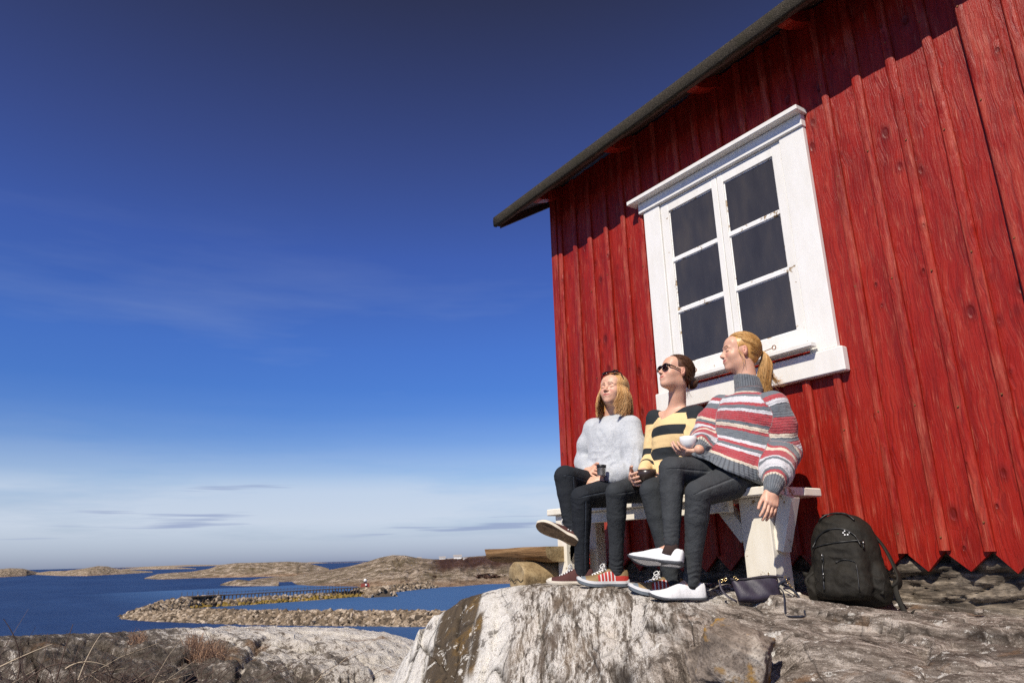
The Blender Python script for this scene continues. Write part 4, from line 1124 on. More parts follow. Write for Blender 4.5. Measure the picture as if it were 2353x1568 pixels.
    if kind == 'canvas': fm = [0 if i < 56 else 1 for i in range(len(F)-2)]+[0, 1]; m2 = [M_solegum, M_rubber]
    elif kind == 'trainer': fm = [0 if i < 56*2 else 1 for i in range(len(F)-2)]+[0, 1]; m2 = [M_tgrey, M_twhite]
    mesh_obj('sole', V, F, m2, up_o, smooth=False, fmat=fm)
    if kind == 'canvas' or kind == 'trainer':
        lc = MB(); Hi = lambda t_: np.interp(t_, Tf, Hh)+np.interp(t_, Tf, Sp)
        lr = .0026*sc
        for q, t_ in enumerate(np.linspace(.44, .70, 6)):
            z0 = Hi(t_); w0 = .017*sc
            lc.tube([P(t_*Ln, -w0, z0-.006), P((t_+.01)*Ln, 0, z0+.004), P((t_+.02)*Ln, w0, z0-.006)], lr, 5)
            if q < 5: lc.tube([P(t_*Ln, w0, z0-.004), P((t_+.03)*Ln, 0, z0+.002), P((t_+.055)*Ln, -w0, Hi(t_+.055)-.004)], lr, 5)
        z0 = Hi(.44)+.006
        for s_ in (-1, 1):
            lc.tube(spline([P(.45*Ln, 0, z0), P(.47*Ln, .022*s_, z0+.022), P(.52*Ln, .038*s_, z0+.010), P(.50*Ln, .02*s_, z0-.002), P(.45*Ln, 0, z0)], 14), lr*.8, 5)
            lc.tube(spline([P(.45*Ln, 0, z0), P(.50*Ln, .02*s_, z0+.006), P(.55*Ln, .035*s_, z0-.014)], 8), lr*.8, 5)
        lc.build('laces', [M_lace], up_o, smooth=True)
    if kind == 'canvas':
        for t_ in (.24, .30):
            ey = MB(); c_ = P(t_*Ln, .0295*sc, .045*sc); ey.tube([c_-Y*.003, c_+Y*.0028], .0035, 8); ey.build('eyelet', [M_lace], up_o)
    return up_o
M_canvas = mat('plum_canvas', (.085, .035, .032), .85, .2, build=lambda t, b: bump(t, b, noise_(t, obj_co(t), 300., 2), .5, .002))
M_rubber = mat('cream_rubber', (.62, .56, .46), .6)
def b_gum(t, b):
    v = obj_co(t); w_ = N(t, 'ShaderNodeTexWave'); w_.inputs['Scale'].default_value = 60; L(t, v, w_.inputs[0]); n = noise_(t, v, 40., 4)
    L(t, ramp(t, n, [(.3, (.10, .06, .03)), (.7, (.20, .13, .07))]), b.inputs['Base Color']); bump(t, b, w_.outputs[1], .8, .003)
M_solegum = mat('worn_gum_sole', (.16, .10, .05), .8, build=b_gum)
M_lace = mat('white_lace', (.78, .77, .74), .8)
def b_fl(c0, c1):
    def f(t, b):
        v = obj_co(t); n = noise_(t, v, 110., 4, .7); L(t, ramp(t, n, [(.3, c0), (.7, c1)]), b.inputs['Base Color']); bump(t, b, n, .5, .002)
    return f
M_felt_g = mat('grey_felt', (.12, .125, .13), .95, .1, build=b_fl((.10, .105, .115), (.16, .165, .175)))
M_felt_w = mat('white_felt', (.70, .70, .70), .9, .1, build=b_fl((.62, .63, .64), (.76, .76, .76)))
M_solegrey = mat('grey_rubber_sole', (.085, .09, .10), .8, build=b_fl((.055, .06, .068), (.11, .115, .125)))
M_gold = mat('bronze_mesh', (.27, .185, .09), .55, .4, .25, build=lambda t, b: bump(t, b, noise_(t, obj_co(t), 400., 2), .6, .002))
M_tred = mat('red_trainer_panel', (.42, .035, .025), .5)
M_twhite = mat('silver_white_trainer', (.62, .62, .62), .5)
M_tgrey = mat('blue_grey_rubber', (.14, .165, .19), .6)
M_black = mat('dark_tortoise_acetate', (.018, .008, .008), .22, .6)
M_lens = mat('brown_lens', (.055, .012, .014), .08, .8)
def glasses(parent, c, Fm, s, wide, dz=0., dy=0., tilt=0., name='sunglasses'):
    a, f, u = Fm; f2 = f*math.cos(tilt)+u*math.sin(tilt); u2 = u*math.cos(tilt)-f*math.sin(tilt)
    o = c+f*dy*s+u*dz*s; m = MB(); P = lambda x, y, z: o+s*(a*x+f2*y+u2*z)
    for q in (-1, 1):
        an = np.linspace(0, 2*PI, 33)
        rim = [P(q*.034+.0265*math.cos(t_)*(1+.12*math.sin(t_)*1.), -.05*(abs(q*.034+.0265*math.cos(t_))-.01)**1.0*.55-.0, .020*np.sign(math.sin(t_))*abs(math.sin(t_))**.75) for t_ in an]
        m.tube(rim, .0032*s, 6, 0, upv=f2)
        m.add([P(q*.034, -.0115, 0)]+rim[:-1], [(0, i+1, (i+1) % 32+1) for i in range(32)]+[(0, (i+1) % 32+1, i+1) for i in range(32)], 1)
        m.tube([P(q*.060, -.016, .011), P(q*.068*wide, -.024, .010), P(q*.075*wide, -.060, .004), P(q*.077*wide, -.098, -.004), P(q*.073*wide, -.118, -.020)], np.array([.0046, .0046, .0036, .003, .002])*s, 6, 0)
        m.tube([P(q*.008, -.002, .014), P(q*.034, -.010, .0215), P(q*.060, -.018, .014)], .0045*s, 6, 0)
    m.tube([P(-.009, -.001, .006), P(0, .001, .009), P(.009, -.001, .006)], .0035*s, 6, 0)
    return m.build(name, [M_black, M_lens], parent, smooth=True)
def person(name_label, joints, prims, hc, Fm, s, smile, loc):
    V, Q = sdf(prims, .0027)
    lips, dark, fl = head_paint(V, hc, Fm, s, smile)
    # reddened knuckles
    o = mesh_obj('person', V, Q, [M_skin], None, {'lips': lips, 'dark': dark, 'flush': fl}, True, loc=loc)
    return tag(o, name_label, 'person')
def leg_attr(V, segs, lat):
    """seam distance for trousers: angle around the leg from the outer side"""
    best = np.full(len(V), 1e9); out = np.ones(len(V))
    for p, side in segs:
        d = p(V[:, 0], V[:, 1], V[:, 2]); m = d < best
        ax = nrm(p.b-p.a); e1 = nrm(np.asarray(side)-ax*(np.asarray(side)@ax)); e2 = np.cross(ax, e1); D = V-p.a
        an = np.abs(np.arctan2(D@e2, D@e1)); best[m] = d[m]; out[m] = an[m]
    return out

VIEW = lambda p: nrm(CC-np.asarray(p))
UPW = np.array([0, 0, 1.])
def img_dir(p, left, toward, up):
    """direction at p given as amounts to the left of the view, towards the viewer, and up"""
    v = VIEW(p); v[2] = 0; v = nrm(v); l_ = np.cross(v, UPW); l_ = -l_ if l_@CR > 0 else l_
    return nrm(l_*left+v*toward+UPW*up)

def plant(px0, px1, yt, yh, Ln):
    """a planted shoe: toe and heel pixels, depths; rests on the rock"""
    toe = at(*px0, yt); he = at(*px1, yh); d = he-toe; d[2] = 0; heel = toe+nrm(d)*Ln
    g = [ground(*(toe+(heel-toe)*q)[:2]) for q in (0, .25, .5, .75, 1.)]
    zh = max(g[3:])+.004; zt_ = max(g[:3])+.004; toe[2] = zt_; heel[2] = zh
    return toe, heel
def ankle(toe, heel, up, h=.085):
    X = nrm(toe-heel); Z = nrm(np.asarray(up)-X*(np.asarray(up)@X)); return heel+X*.062+Z*h
# ---------------------------------------------------------------- right-hand woman
def woman_right():
    J = {}
    J['pel'] = at(*c1(1225, 880), -.36); J['pel'][2] = .385
    J['nk'] = at(*c1(1212, 345), -.33); J['sh1'] = at(*c1(1372, 432), -.36); J['sh0'] = at(*c1(1050, 455), -.40)
    J['ch'] = (J['sh1']+J['sh0'])/2*.5+J['nk']*.5+np.array([0, 0, -.12])
    hc = at(*c1(1170, 165), -.345); Fm = frame(img_dir(hc, .93, .26, .10), UPW+.07*img_dir(hc, 1, 0, 0)); s = .92
    # arms
    J['el1'] = reach(J['sh1'], *c1(1452, 700), .275, False); J['el1'] = at(*c1(1398, 700), -.32)
    J['wr1'] = at(*c1(1345, 905), -.60); 
    J['el0'] = at(*c1(985, 640), -.50); J['wr0'] = at(*c1(948, 690), -.70)
    # legs: the right thigh is crossed over the left
    hipA = J['pel']+np.array([-.09, -.05, -.01]); hipB = J['pel']+np.array([.06, -.06, -.015])
    kA = reach(hipA, *c1(800, 800), .44); upA = UPW*.87+CF*.50
    toeA = at(*c1(560, 1300), -1.00); heelA = toeA+nrm(at(*c1(850, 1325), -.90)-toeA)*.27; aA = ankle(toeA, heelA, upA)
    kB = reach(hipB, *c1(945, 930), .41); toeB, heelB = plant(c1(682, 1505), c1(912, 1492), -.98, -.80, .265); aB = ankle(toeB, heelB, UPW)
    print('R', {k: np.round(v, 3) for k, v in J.items()}, 'kA', kA, 'aA', aA, 'kB', kB, 'aB', aB, 'hc', hc)
    # skin body
    pr = head_prims(hc, Fm, 1.3, s, .98)
    a, f, u = Fm
    nb = J['nk']+np.array([0, 0, -.02])
    pr += [Cone(hc-u*.062-f*.022, nb, .050, .054, .03, tag='neck'), Ell((J['sh0']+J['sh1'])/2+np.array([0, 0, -.07]), (.155, .085, .10), None, .04), Cone(J['ch'], J['pel'], .105, .115, .05), Ell(J['pel'], (.15, .12, .085), None, .04)]
    for A, B, D in (('sh0', 'el0', 'wr0'), ('sh1', 'el1', 'wr1')): pr += limb([J[A], J[B], J[D]], [.044, .036, .0245], .02, 'arm')
    pr += limb([hipA, kA, aA], [.078, .052, .026], .02)+limb([hipB, kB, aB], [.078, .052, .026], .02)
    pr += limb([aA, heelA*.35+toeA*.65+upA*.028], [.024, .014], .01)+limb([aB, heelB*.35+toeB*.65+UPW*.028], [.024, .014], .01)
    # near hand rests over the bench edge, fingers down; far hand holds the white cup
    hd = nrm(at(*c1(1335, 1040), -.66)-J['wr1']); pr += hand_prims(J['wr1']+hd*.006, hd, VIEW(J['wr1'])*.9+CR*.5, [.30, .36, .40, .44], -CR, .07, (.36, .25), .90, .25)
    cup = at(*c1(889, 652), -.72)
    hd0 = img_dir(cup, .95, .2, .12); w0 = cup+CR*.064+np.array([0, 0, -.062])+CF*.012
    pr += hand_prims(w0, hd0, -UPW*.8+VIEW(cup)*.35, [.55, .5, .45, .42], -UPW*.1-VIEW(cup)*1., .16, (.95, .35), .98, .5)
    R_ = person('woman at the right end of the bench in a striped wool jumper, holding a cup', J, pr, hc, Fm, s, 1.3, (J['pel'][0], J['pel'][1], .292))
    # trousers
    t = [Ell(J['pel']+np.array([0, .0, -.015]), (.175, .145, .095), None, .03)]
    midA = kA*.45+aA*.55; midB = kB*.45+aB*.55
    LA = limb([hipA, hipA*.5+kA*.5, kA, kA*.72+aA*.28, aA*.62+kA*.38, aA*.93+kA*.07], [.094, .080, .063, .056, .044, .037], .025, kk=.006); LB = limb([hipB, hipB*.5+kB*.5, kB, kB*.72+aB*.28, aB*.62+kB*.38, aB*1.01-kB*.01], [.097, .082, .063, .056, .043, .038], .025, kk=.006)
    t += LA
    VA, QA = sdf(t+LB, .0048)
    VA = folds(VA, QA, [(kA+UPW*-.02+CF*.03, kA-aA, .07, .024, .004), (aA+UPW*.03, aA-kA, .075, .021, .0042), (aB+UPW*.03, aB-kB, .08, .022, .0042), (hipA*.6+kA*.4, kA-hipA, .10, .05, .003), (kB-UPW*.05, aB-kB, .07, .03, .003), (hipB+np.array([0, -.08, 0]), kB-hipB, .08, .03, .004)], scale=.65)
    VA = VA+normals(VA, QA)*(.0022*fbm(VA*9, 3))[:, None]
    se = leg_attr(VA, [(p, VIEW(kA)*.5+CR*.8) for p in LA]+[(p, VIEW(kB)*.6+CR*.6+UPW*.3) for p in LB], None)
    mesh_obj('trousers', VA, QA, [M_jR], R_, {'seam': se})
    # jumper: planes of the collar and of the hem give the direction of the stripes
    cN = J['nk']+np.array([0, 0, .030]); hem0 = at(*c1(1010, 790), -.60); hem1 = at(*c1(1385, 925), -.36)
    hd_ = nrm(hem1-hem0); hp = [at(*c1(975, 748), -.60), at(*c1(1225, 862), -.62), at(*c1(1395, 930), -.38)]; hn = nrm(np.cross(hp[1]-hp[0], hp[2]-hp[0])); hn = -hn if hn[2] > 0 else hn; hem0 = hem1 = (hp[0]+hp[1]+hp[2])/3
    mid = J['ch']*.5+J['pel']*.5
    body = [Ell((J['sh0']+J['sh1'])/2+np.array([0, 0, -.085]), (.185, .115, .13), None, 0, tag='t'), Cone(J['sh0']+np.array([.02, 0, -.02]), J['sh1']+np.array([-.03, 0, -.02]), .062, .062, .05, tag='t'),
            Cone(J['ch']+np.array([0, -.03, -.04]), mid+np.array([0, -.045, -.10]), .145, .165, .06, tag='t'), Ell(J['pel']+np.array([0, -.05, .03]), (.215, .20, .155), None, .07, tag='t'),
            Cone(J['pel']+np.array([-.02, -.06, .04]), hipA*.45+kA*.55+np.array([0, 0, .03]), .15, .095, .06, tag='t'), Cone(J['pel']+np.array([.06, -.05, .02]), hipB*.35+kB*.65+np.array([.0, 0, .0]), .150, .105, .05, tag='t')]
    body += [Half(hem0*.5+hem1*.5, hn, .015)]
    body += [Cone(cN+np.array([0, 0, -.055]), hc-u*.105-f*.022, .072, .062, .025, tag='c'), Half(hc-u*.132-f*.02, u*1.-f*.10, .008)]
    sl1 = limb([J['sh1']+np.array([-.02, 0, -.01]), J['sh1']*.5+J['el1']*.5+np.array([0, 0, -.0]), J['el1'], J['el1']*.45+J['wr1']*.55, J['wr1']*.90+J['el1']*.10], [.068, .077, .086, .077, .044], .03, 's1')
    cf1 = [Cone(J['wr1']*.87+J['el1']*.13, J['wr1']+(J['wr1']-J['el1'])*.02, .043, .036, .006, tag='s1')]
    sl0 = limb([J['sh0']+np.array([.02, 0, -.01]), J['sh0']*.5+J['el0']*.5, J['el0'], J['el0']*.4+J['wr0']*.6, J['wr0']*.90+J['el0']*.10], [.066, .076, .080, .062, .038], .03, 's0')
    allp = body+sl1+cf1+sl0
    V, Q = sdf(allp, .0046)
    nv = J['wr1']-J['el1']
    V = folds(V, Q, [(J['el1']+np.array([-.03, -.06, .0]), nv, .10, .055, .008), (J['wr1']*.75+J['el1']*.25, nv, .07, .030, .006), (J['ch']+np.array([.13, -.08, -.12]), [1, 0, .5], .10, .07, .008), (J['pel']+np.array([-.02, -.22, .10]), [.2, .3, 1], .14, .055, .007), (J['sh1']+np.array([-.06, -.09, -.05]), [1, 0, .2], .07, .05, .009), (J['el0'], [0, .4, 1], .07, .035, .005)])
    V = V+normals(V, Q)*(.008*fbm(V*8., 3)+.0022*fbm(V*45, 2))[:, None]
    idx = nearest_tag(V, allp); u_ = np.zeros(len(V)); slv = np.zeros(len(V)); rib = np.zeros(len(V)); aro = np.zeros(len(V))
    d0 = (cN[2]+.045-V[:, 2])+.0*V[:, 0]; d1 = -(V-(hem0*.5+hem1*.5))@hn
    ut = np.clip(d0/np.maximum(d0+d1, 1e-3), 0, .999)
    def chain(V, pts):
        pts = np.array(pts); segl = np.linalg.norm(np.diff(pts, axis=0), axis=1); cum = np.r_[0, np.cumsum(segl)]; best = np.full(len(V), 1e9); out = np.zeros(len(V))
        for i in range(len(segl)):
            dd = (pts[i+1]-pts[i])/segl[i]; t_ = (V-pts[i])@dd; tc_ = np.clip(t_, 0 if i else -9, segl[i] if i < len(segl)-1 else 9); D = np.linalg.norm(V-pts[i]-tc_[:, None]*dd, axis=1)
            m = D < best; best[m] = D[m]; out[m] = (cum[i]+tc_[m])/cum[-1]
        return np.clip(out, 0, .999)
    for key, pts in (('s1', [J['sh1']+np.array([-.03, 0, .06]), J['sh1']+np.array([.01, 0, -.04]), J['el1'], J['wr1']+nv*.02]), ('s0', [J['sh0']+np.array([.04, 0, .05]), J['el0'], J['wr0']])):
        m = np.array([allp[i].tag == key for i in idx]); slv[m] = 1; u_[m] = chain(V[m], pts)
        ax = nrm(nv) if key == 's1' else nrm(J['wr0']-J['el0']); e1 = nrm(np.cross(ax, UPW)); e2 = np.cross(ax, e1); D = V[m]-J['wr1' if key == 's1' else 'wr0']; aro[m] = np.arctan2(D@e2, D@e1)/(2*PI)*22
    m = slv == 0; u_[m] = ut[m]; D = V-J['pel']; aro[m] = (np.arctan2(D[m, 1], D[m, 0])/(2*PI))*95
    col = (V[:, 2] > cN[2]-.045) & m & (np.linalg.norm((V-cN)[:, :2], axis=1) < .10); u_[col] = .02; D2 = V-cN; aro[col] = np.arctan2(D2[col, 1], D2[col, 0])/(2*PI)*34
    rib = ((u_ > .895) | col).astype(float)
    mesh_obj('jumper', V, Q, [M_knit], R_, {'u': u_, 'sleeve': slv, 'rib': rib, 'around': aro})
    # hair: swept back from the forehead to a low ponytail
    cap = hair_cap(hc, Fm, s, .98, .005)
    Vc, Qc = sdf(cap, .0032); ho = mesh_obj('hair', Vc, Qc, [M_hairR], R_, {'rnd': rng.random(len(Vc))*.1+.35})
    mb = MB(); knot_d = np.array([0, -.93, -.36]); S = []
    for i in range(1500):
        th = random.uniform(-2.35, 2.35); el = random.uniform(-.5, 1.45)
        if i > 1000: th = random.choice((-1, 1))*random.uniform(1.5, 2.9); el = random.uniform(-1.0, .1)
        d = np.array([math.sin(th)*math.cos(el), math.cos(th)*math.cos(el), math.sin(el)])
        if d[1] > .35 and d[2] < .50+.10*random.random(): d = nrm([d[0], .62, .58]) if random.random() < .5 else nrm([np.sign(d[0])*.86, .30, .28+.2*random.random()])
        if abs(d[0]) > .55 and d[2] < .12 and d[1] > -.25: d = nrm([d[0], d[1]-.2, .18])
        P = []
        for q in np.linspace(0, 1, 10):
            g = nrm(d*(1-q)+knot_d*q*1.0+np.array([0, 0, .18])*q*(1-q)); P.append(skull(hc, Fm, s, .98, g[None], .006+.010*max(0, -g[2])+.005*math.sin(q*PI)+random.uniform(0, .003))[0])
        S.append(P)
    strands(mb, S, .0012)
    knot = skull(hc, Fm, s, .98, nrm(knot_d)[None], .012)[0]
    S = []
    for i in range(1300):
        an = random.random()*2*PI; rr = math.sqrt(random.random()); o = (a*math.cos(an)+np.cross(f, a)*math.sin(an))*rr; o2 = (a*math.cos(an)+f*math.sin(an))*rr
        end = knot+a*(-.0)-f*.02+UPW*(-.215+.05*random.random()**2)+o2*.026+f*.020+CR*random.gauss(.002, .006)
        P = spline([knot+o*.012+f*.012, knot-f*.024+o2*.014+o*.012+UPW*.004, knot-f*.022+o2*.036-UPW*.06, knot-f*.006+o2*.038-UPW*.13, end], 11); S.append(P)
    for i in range(46):    # a wisp that flicks out behind
        o = np.array([random.gauss(0, .006) for _ in range(3)]); S.append(spline([knot-f*.030-UPW*.02+o, knot-f*.045-UPW*.11+o*1.5, knot-f*.07-UPW*.150+o*2, knot-f*.09-UPW*.150+o*3], 9))
    for i in range(9):    # loose strands in front of the ear
        q = random.choice((-1, 1)); st = skull(hc, Fm, s, .98, nrm([q*.8, .42, .42+.1*random.random()])[None], .006)[0]; S.append(spline([st, hc+s*(a*q*.075+f*.030+u*.0), hc+s*(a*q*.078+f*(.006+random.gauss(0, .006))-u*.05), hc+s*(a*q*.07+f*random.gauss(.0, .01)-u*(.08+.03*random.random()))], 9))
    strands(mb, S, .0012); mb.build('hair_strands', [M_hairR], ho, smooth=True)
    bt = MB(); bt.tube([knot-f*.012+a*.013*math.cos(q)+np.cross(f, a)*.013*math.sin(q) for q in np.linspace(0, 2*PI, 14)], .004, 6); bt.build('hair_tie', [mat('brown_elastic', (.06, .03, .02), .7)], ho, smooth=True)
    shoe(R_, heelA, toeA, upA, 'felt', 1); shoe(R_, heelB, toeB, UPW, 'felt', 1)
    sk = MB()
    sk.tube([aA+(kA-aA)*.12, aA-UPW*.0, heelA*.75+toeA*.25+UPW*.04], [.037, .034, .030], 14); sk.build('sock', [mat('brown_sock', (.04, .022, .018), .9)], R_, smooth=True)
    sk = MB(); sk.tube([aB+(kB-aB)*.2, aB, heelB*.75+toeB*.25+UPW*.05], [.036, .034, .030], 14); sk.build('sock', [mat('black_sock', (.012, .012, .014), .9)], R_, smooth=True)
    # white cup
    cb = MB(); Z = nrm(UPW+CR*.02); X = nrm(np.cross(Z, CF)); Y = np.cross(Z, X)
    prof = [(0, -.030), (.020, -.030), (.026, -.027), (.037, -.012), (.041, .006), (.0425, .028), (.0405, .0285), (.039, .008), (.033, -.012), (0, -.022)]
    n = 36; V = [cup+X*r*math.cos(2*PI*j/n)+Y*r*math.sin(2*PI*j/n)+Z*z for r, z in prof for j in range(n)]
    F = [(i*n+j, i*n+(j+1) % n, (i+1)*n+(j+1) % n, (i+1)*n+j) for i in range(len(prof)-1) for j in range(n)]
    tag(mesh_obj('cup', V, F, [mat('white_plastic', (.80, .80, .79), .25)], smooth=True, loc=cup-Z*.03), 'white rounded cup held up by the woman in the striped wool jumper', 'cup')
woman_right()

# ---------------------------------------------------------------- middle woman
def woman_middle():
    J = {}
    J['pel'] = at(*c1(800, 880), -.36); J['pel'][2] = .385
    J['nk'] = at(*c1(818, 478), -.33); J['sh1'] = at(*c1(945, 500), -.34); J['sh0'] = at(*c1(702, 525), -.36)
    J['ch'] = (J['sh1']+J['sh0'])/2+np.array([0, .0, -.11])
    hc = at(*c1(822, 275), -.36); Fm = frame(img_dir(hc, .86, .50, .30), UPW+.0*CR); s = .93
    a, f, u = Fm
    J['el0'] = at(*c1(686, 735), -.40); J['wr0'] = at(*c1(645, 815), -.60)
    J['el1'] = at(*c1(905, 730), -.42); J['wr1'] = at(*c1(762, 838), -.60)
    hipA = J['pel']+np.array([-.09, -.05, -.015]); hipB = J['pel']+np.array([.08, -.06, -.015])
    kA = reach(hipA, *c1(500, 925), .45); kB = reach(hipB, *c1(690, 915), .41); gA = 0
    toeA, heelA = plant(c1(290, 1420), c1(500, 1435), -.96, -.78, .27); aA = ankle(toeA, heelA, UPW); toeB, heelB = plant(c1(565, 1430), c1(795, 1450), -.94, -.76, .27); aB = ankle(toeB, heelB, UPW); print('M', {k: np.round(v, 3) for k, v in J.items()}, 'kA', kA, 'aA', aA, 'kB', kB, 'aB', aB, 'g', gA)
    pr = head_prims(hc, Fm, .8, s, .96)
    nb = J['nk']+np.array([0, 0, -.03])
    pr += [Cone(hc-u*.060-f*.028, nb+np.array([0, .01, 0]), .046, .052, .03, tag='neck'), Cone(hc-u*.04-f*.0+a*.03, nb+a*.02+f*.02, .010, .012, .02), Cone(hc-u*.04-f*.0-a*.03, nb-a*.02+f*.02, .010, .012, .02),
           Cone(J['sh0']+np.array([0, 0, .012]), J['nk']+np.array([-.01, .0, -.035]), .030, .040, .04), Cone(J['sh1']+np.array([0, 0, .012]), J['nk']+np.array([.01, .0, -.035]), .030, .040, .04),
           Ell((J['sh0']+J['sh1'])/2+np.array([0, -.0, -.075]), (.150, .090, .095), None, .04), Cone(J['ch'], J['pel'], .095, .105, .05), Ell(J['pel'], (.14, .11, .085), None, .04)]
    for q in (-1, 1): pr.append(Cone(J['nk']+a*0+np.array([.012*q, -.055, -.045]), J['nk']+np.array([.10*q, -.03, -.025]), .008, .007, .012))
    for A, B, D in (('sh0', 'el0', 'wr0'), ('sh1', 'el1', 'wr1')): pr += limb([J[A], J[B], J[D]], [.040, .032, .0225], .02, 'arm')
    pr += limb([hipA, kA, aA], [.075, .048, .026], .02)+limb([hipB, kB, aB], [.075, .048, .026], .02)+limb([aA, heelA*.35+toeA*.65+UPW*.028], [.024, .014], .01)+limb([aB, heelB*.35+toeB*.65+UPW*.028], [.024, .014], .01)
    bowl = at(*c1(664, 830), -.74)
    # hands cup the bowl from both sides
    hw0 = bowl-CR*.052+np.array([0, 0, -.036])+CF*.125
    pr += hand_prims(hw0, nrm(-CF*.88-CR*.20+UPW*.02), nrm(-CR*.85-UPW*.35), [.50, .52, .52, .5], UPW, .16, (.85, .15), .90, .5)
    hw1 = bowl+CR*.072+np.array([0, 0, -.036])+CF*.115
    pr += hand_prims(hw1, nrm(-CF*.85+CR*.05-UPW*.06), nrm(CR*.75-UPW*.55), [.50, .52, .55, .55], UPW, .16, (.85, .15), .90, .5)
    pr += limb([J['wr0'], hw0], [.0225, .022], .015)+limb([J['wr1'], hw1], [.0225, .022], .015)
    R_ = person('middle woman on the bench, in sunglasses and yellow and black striped top, holding a bowl', J, pr, hc, Fm, s, .8, (J['pel'][0], J['pel'][1], .292))
    t = [Ell(J['pel']+np.array([0, 0, -.015]), (.165, .14, .095), None, .03)]
    LA = limb([hipA, hipA*.5+kA*.5, kA, kA*.7+aA*.3, aA*.6+kA*.4, aA*1.03-kA*.03], [.090, .074, .057, .051, .040, .038], .025, kk=.006); LB = limb([hipB, hipB*.5+kB*.5, kB, kB*.7+aB*.3, aB*.6+kB*.4, aB*1.03-kB*.03], [.090, .076, .060, .055, .043, .041], .025, kk=.006)
    V, Q = sdf(t+LA+LB, .005)
    V = folds(V, Q, [(kA-UPW*.03+CF*.03, kA-aA, .06, .026, .004), (aA+UPW*.03, aA-kA, .07, .022, .005), (aB+UPW*.03, aB-kB, .07, .022, .005), (kB-UPW*.03, kB-aB, .06, .026, .003)], scale=.65); V = V+normals(V, Q)*(.0022*fbm(V*9, 3))[:, None]
    se = leg_attr(V, [(p, CR*.8+VIEW(kA)*.45) for p in LA]+[(p, CR*.8+VIEW(kB)*.45) for p in LB], None)
    mesh_obj('trousers', V, Q, [M_jM], R_, {'seam': se})
    body = [Ell((J['sh0']+J['sh1'])/2+np.array([0, 0, -.082]), (.165, .103, .108), None, 0, tag='t'), Cone(J['sh0']+np.array([.01, 0, .004]), J['nk']+np.array([-.07, 0, -.028]), .042, .036, .04, tag='t'), Cone(J['sh1']+np.array([-.01, 0, .004]), J['nk']+np.array([.07, 0, -.028]), .042, .036, .04, tag='t'),
            Ell(J['ch']+np.array([-.045, -.065, -.03]), (.06, .045, .055), None, .05, tag='t'), Ell(J['ch']+np.array([.06, -.065, -.03]), (.06, .045, .055), None, .05, tag='t'),
            Cone(J['ch'], J['pel']+np.array([0, -.01, .03]), .118, .128, .05, tag='t'), Ell(J['pel']+np.array([0, -.02, .02]), (.17, .14, .10), None, .06, tag='t'),
            RBox(J['nk']+np.array([-.008, -.06, .045]), (.088, .15, .104), None, .006, 's', q=.085)]
    s0 = limb([J['sh0']+np.array([.01, 0, 0]), J['el0'], J['wr0']*.88+J['el0']*.12], [.052, .046, .036], .02, 's0'); s1 = limb([J['sh1']+np.array([-.01, 0, 0]), J['el1'], J['wr1']*.88+J['el1']*.12], [.052, .046, .036], .02, 's1')
    allp = body[:7]+s0+s1+body[7:]
    V, Q = sdf(allp, .0044)
    V = folds(V, Q, [(J['sh1']+np.array([-.04, -.08, -.10]), [1, 0, .8], .06, .04, .005), (J['sh0']+np.array([.04, -.08, -.10]), [-1, 0, .8], .06, .04, .005), (J['wr0']*.6+J['el0']*.4, J['wr0']-J['el0'], .06, .028, .004), (J['pel']+np.array([0, -.1, .12]), [0, 0, 1], .10, .04, .004)])
    V = V+normals(V, Q)*(.005*fbm(V*9., 3))[:, None]
    idx = nearest_tag(V, allp); slv = np.array([1. if allp[i].tag in ('s0', 's1') else 0. for i in idx]); top = (J['sh0'][2]+J['sh1'][2])/2+.045; bot = J['pel'][2]-.02
    u_ = np.clip((top-V[:, 2]+.012*np.cos((V[:, 0]-J['nk'][0])*9)-.012)/(top-bot), 0, .999)
    for key, A, B, D in (('s0', 'sh0', 'el0', 'wr0'), ('s1', 'sh1', 'el1', 'wr1')):
        m = np.array([allp[i].tag == key for i in idx]); L1 = np.linalg.norm(J[B]-J[A]); L2 = np.linalg.norm(J[D]-J[B])
        t1 = (V-J[A])@nrm(J[B]-J[A]); t2 = (V-J[B])@nrm(J[D]-J[B]); q = np.where(t1 < L1*.97, t1, L1+np.maximum(t2, 0))/(L1+L2*.9); u_[m] = np.clip(q[m], 0, .999)
    mesh_obj('top', V, Q, [M_jersey], R_, {'u': u_, 'sleeve': slv})
    cap = hair_cap(hc, Fm, s, .96, .004, face=(.124, -.050, .085, .100, .120), low=-.070)
    bunc = hc-f*.118*s-u*.030*s; cap += [Ell(bunc, (.036, .030, .034), Fm, .012)]
    Vc, Qc = sdf(cap, .0032); ho = mesh_obj('hair', Vc, Qc, [M_hairM], R_, {'rnd': rng.random(len(Vc))*.1+.3})
    mb = MB(); S = []; kd = np.array([0, -.95, -.30])
    for i in range(1500):
        th = random.uniform(-2.35, 2.35); el = random.uniform(-.55, 1.45)
        if i > 1000: th = random.choice((-1, 1))*random.uniform(1.5, 2.9); el = random.uniform(-1.0, .1)
        d = np.array([math.sin(th)*math.cos(el), math.cos(th)*math.cos(el), math.sin(el)])
        if d[1] > .35 and d[2] < .56: d = nrm([d[0], .58, .64]) if random.random() < .5 else nrm([np.sign(d[0])*.86, .28, .28+.25*random.random()])
        if abs(d[0]) > .55 and d[2] < .12 and d[1] > -.25: d = nrm([d[0], d[1]-.2, .18])
        P = []
        for q in np.linspace(0, 1, 10):
            g = nrm(d*(1-q)+kd*q); P.append(skull(hc, Fm, s, .96, g[None], .005+.010*max(0, -g[2])+.004*math.sin(q*PI)+random.uniform(0, .002))[0])
        S.append(P)
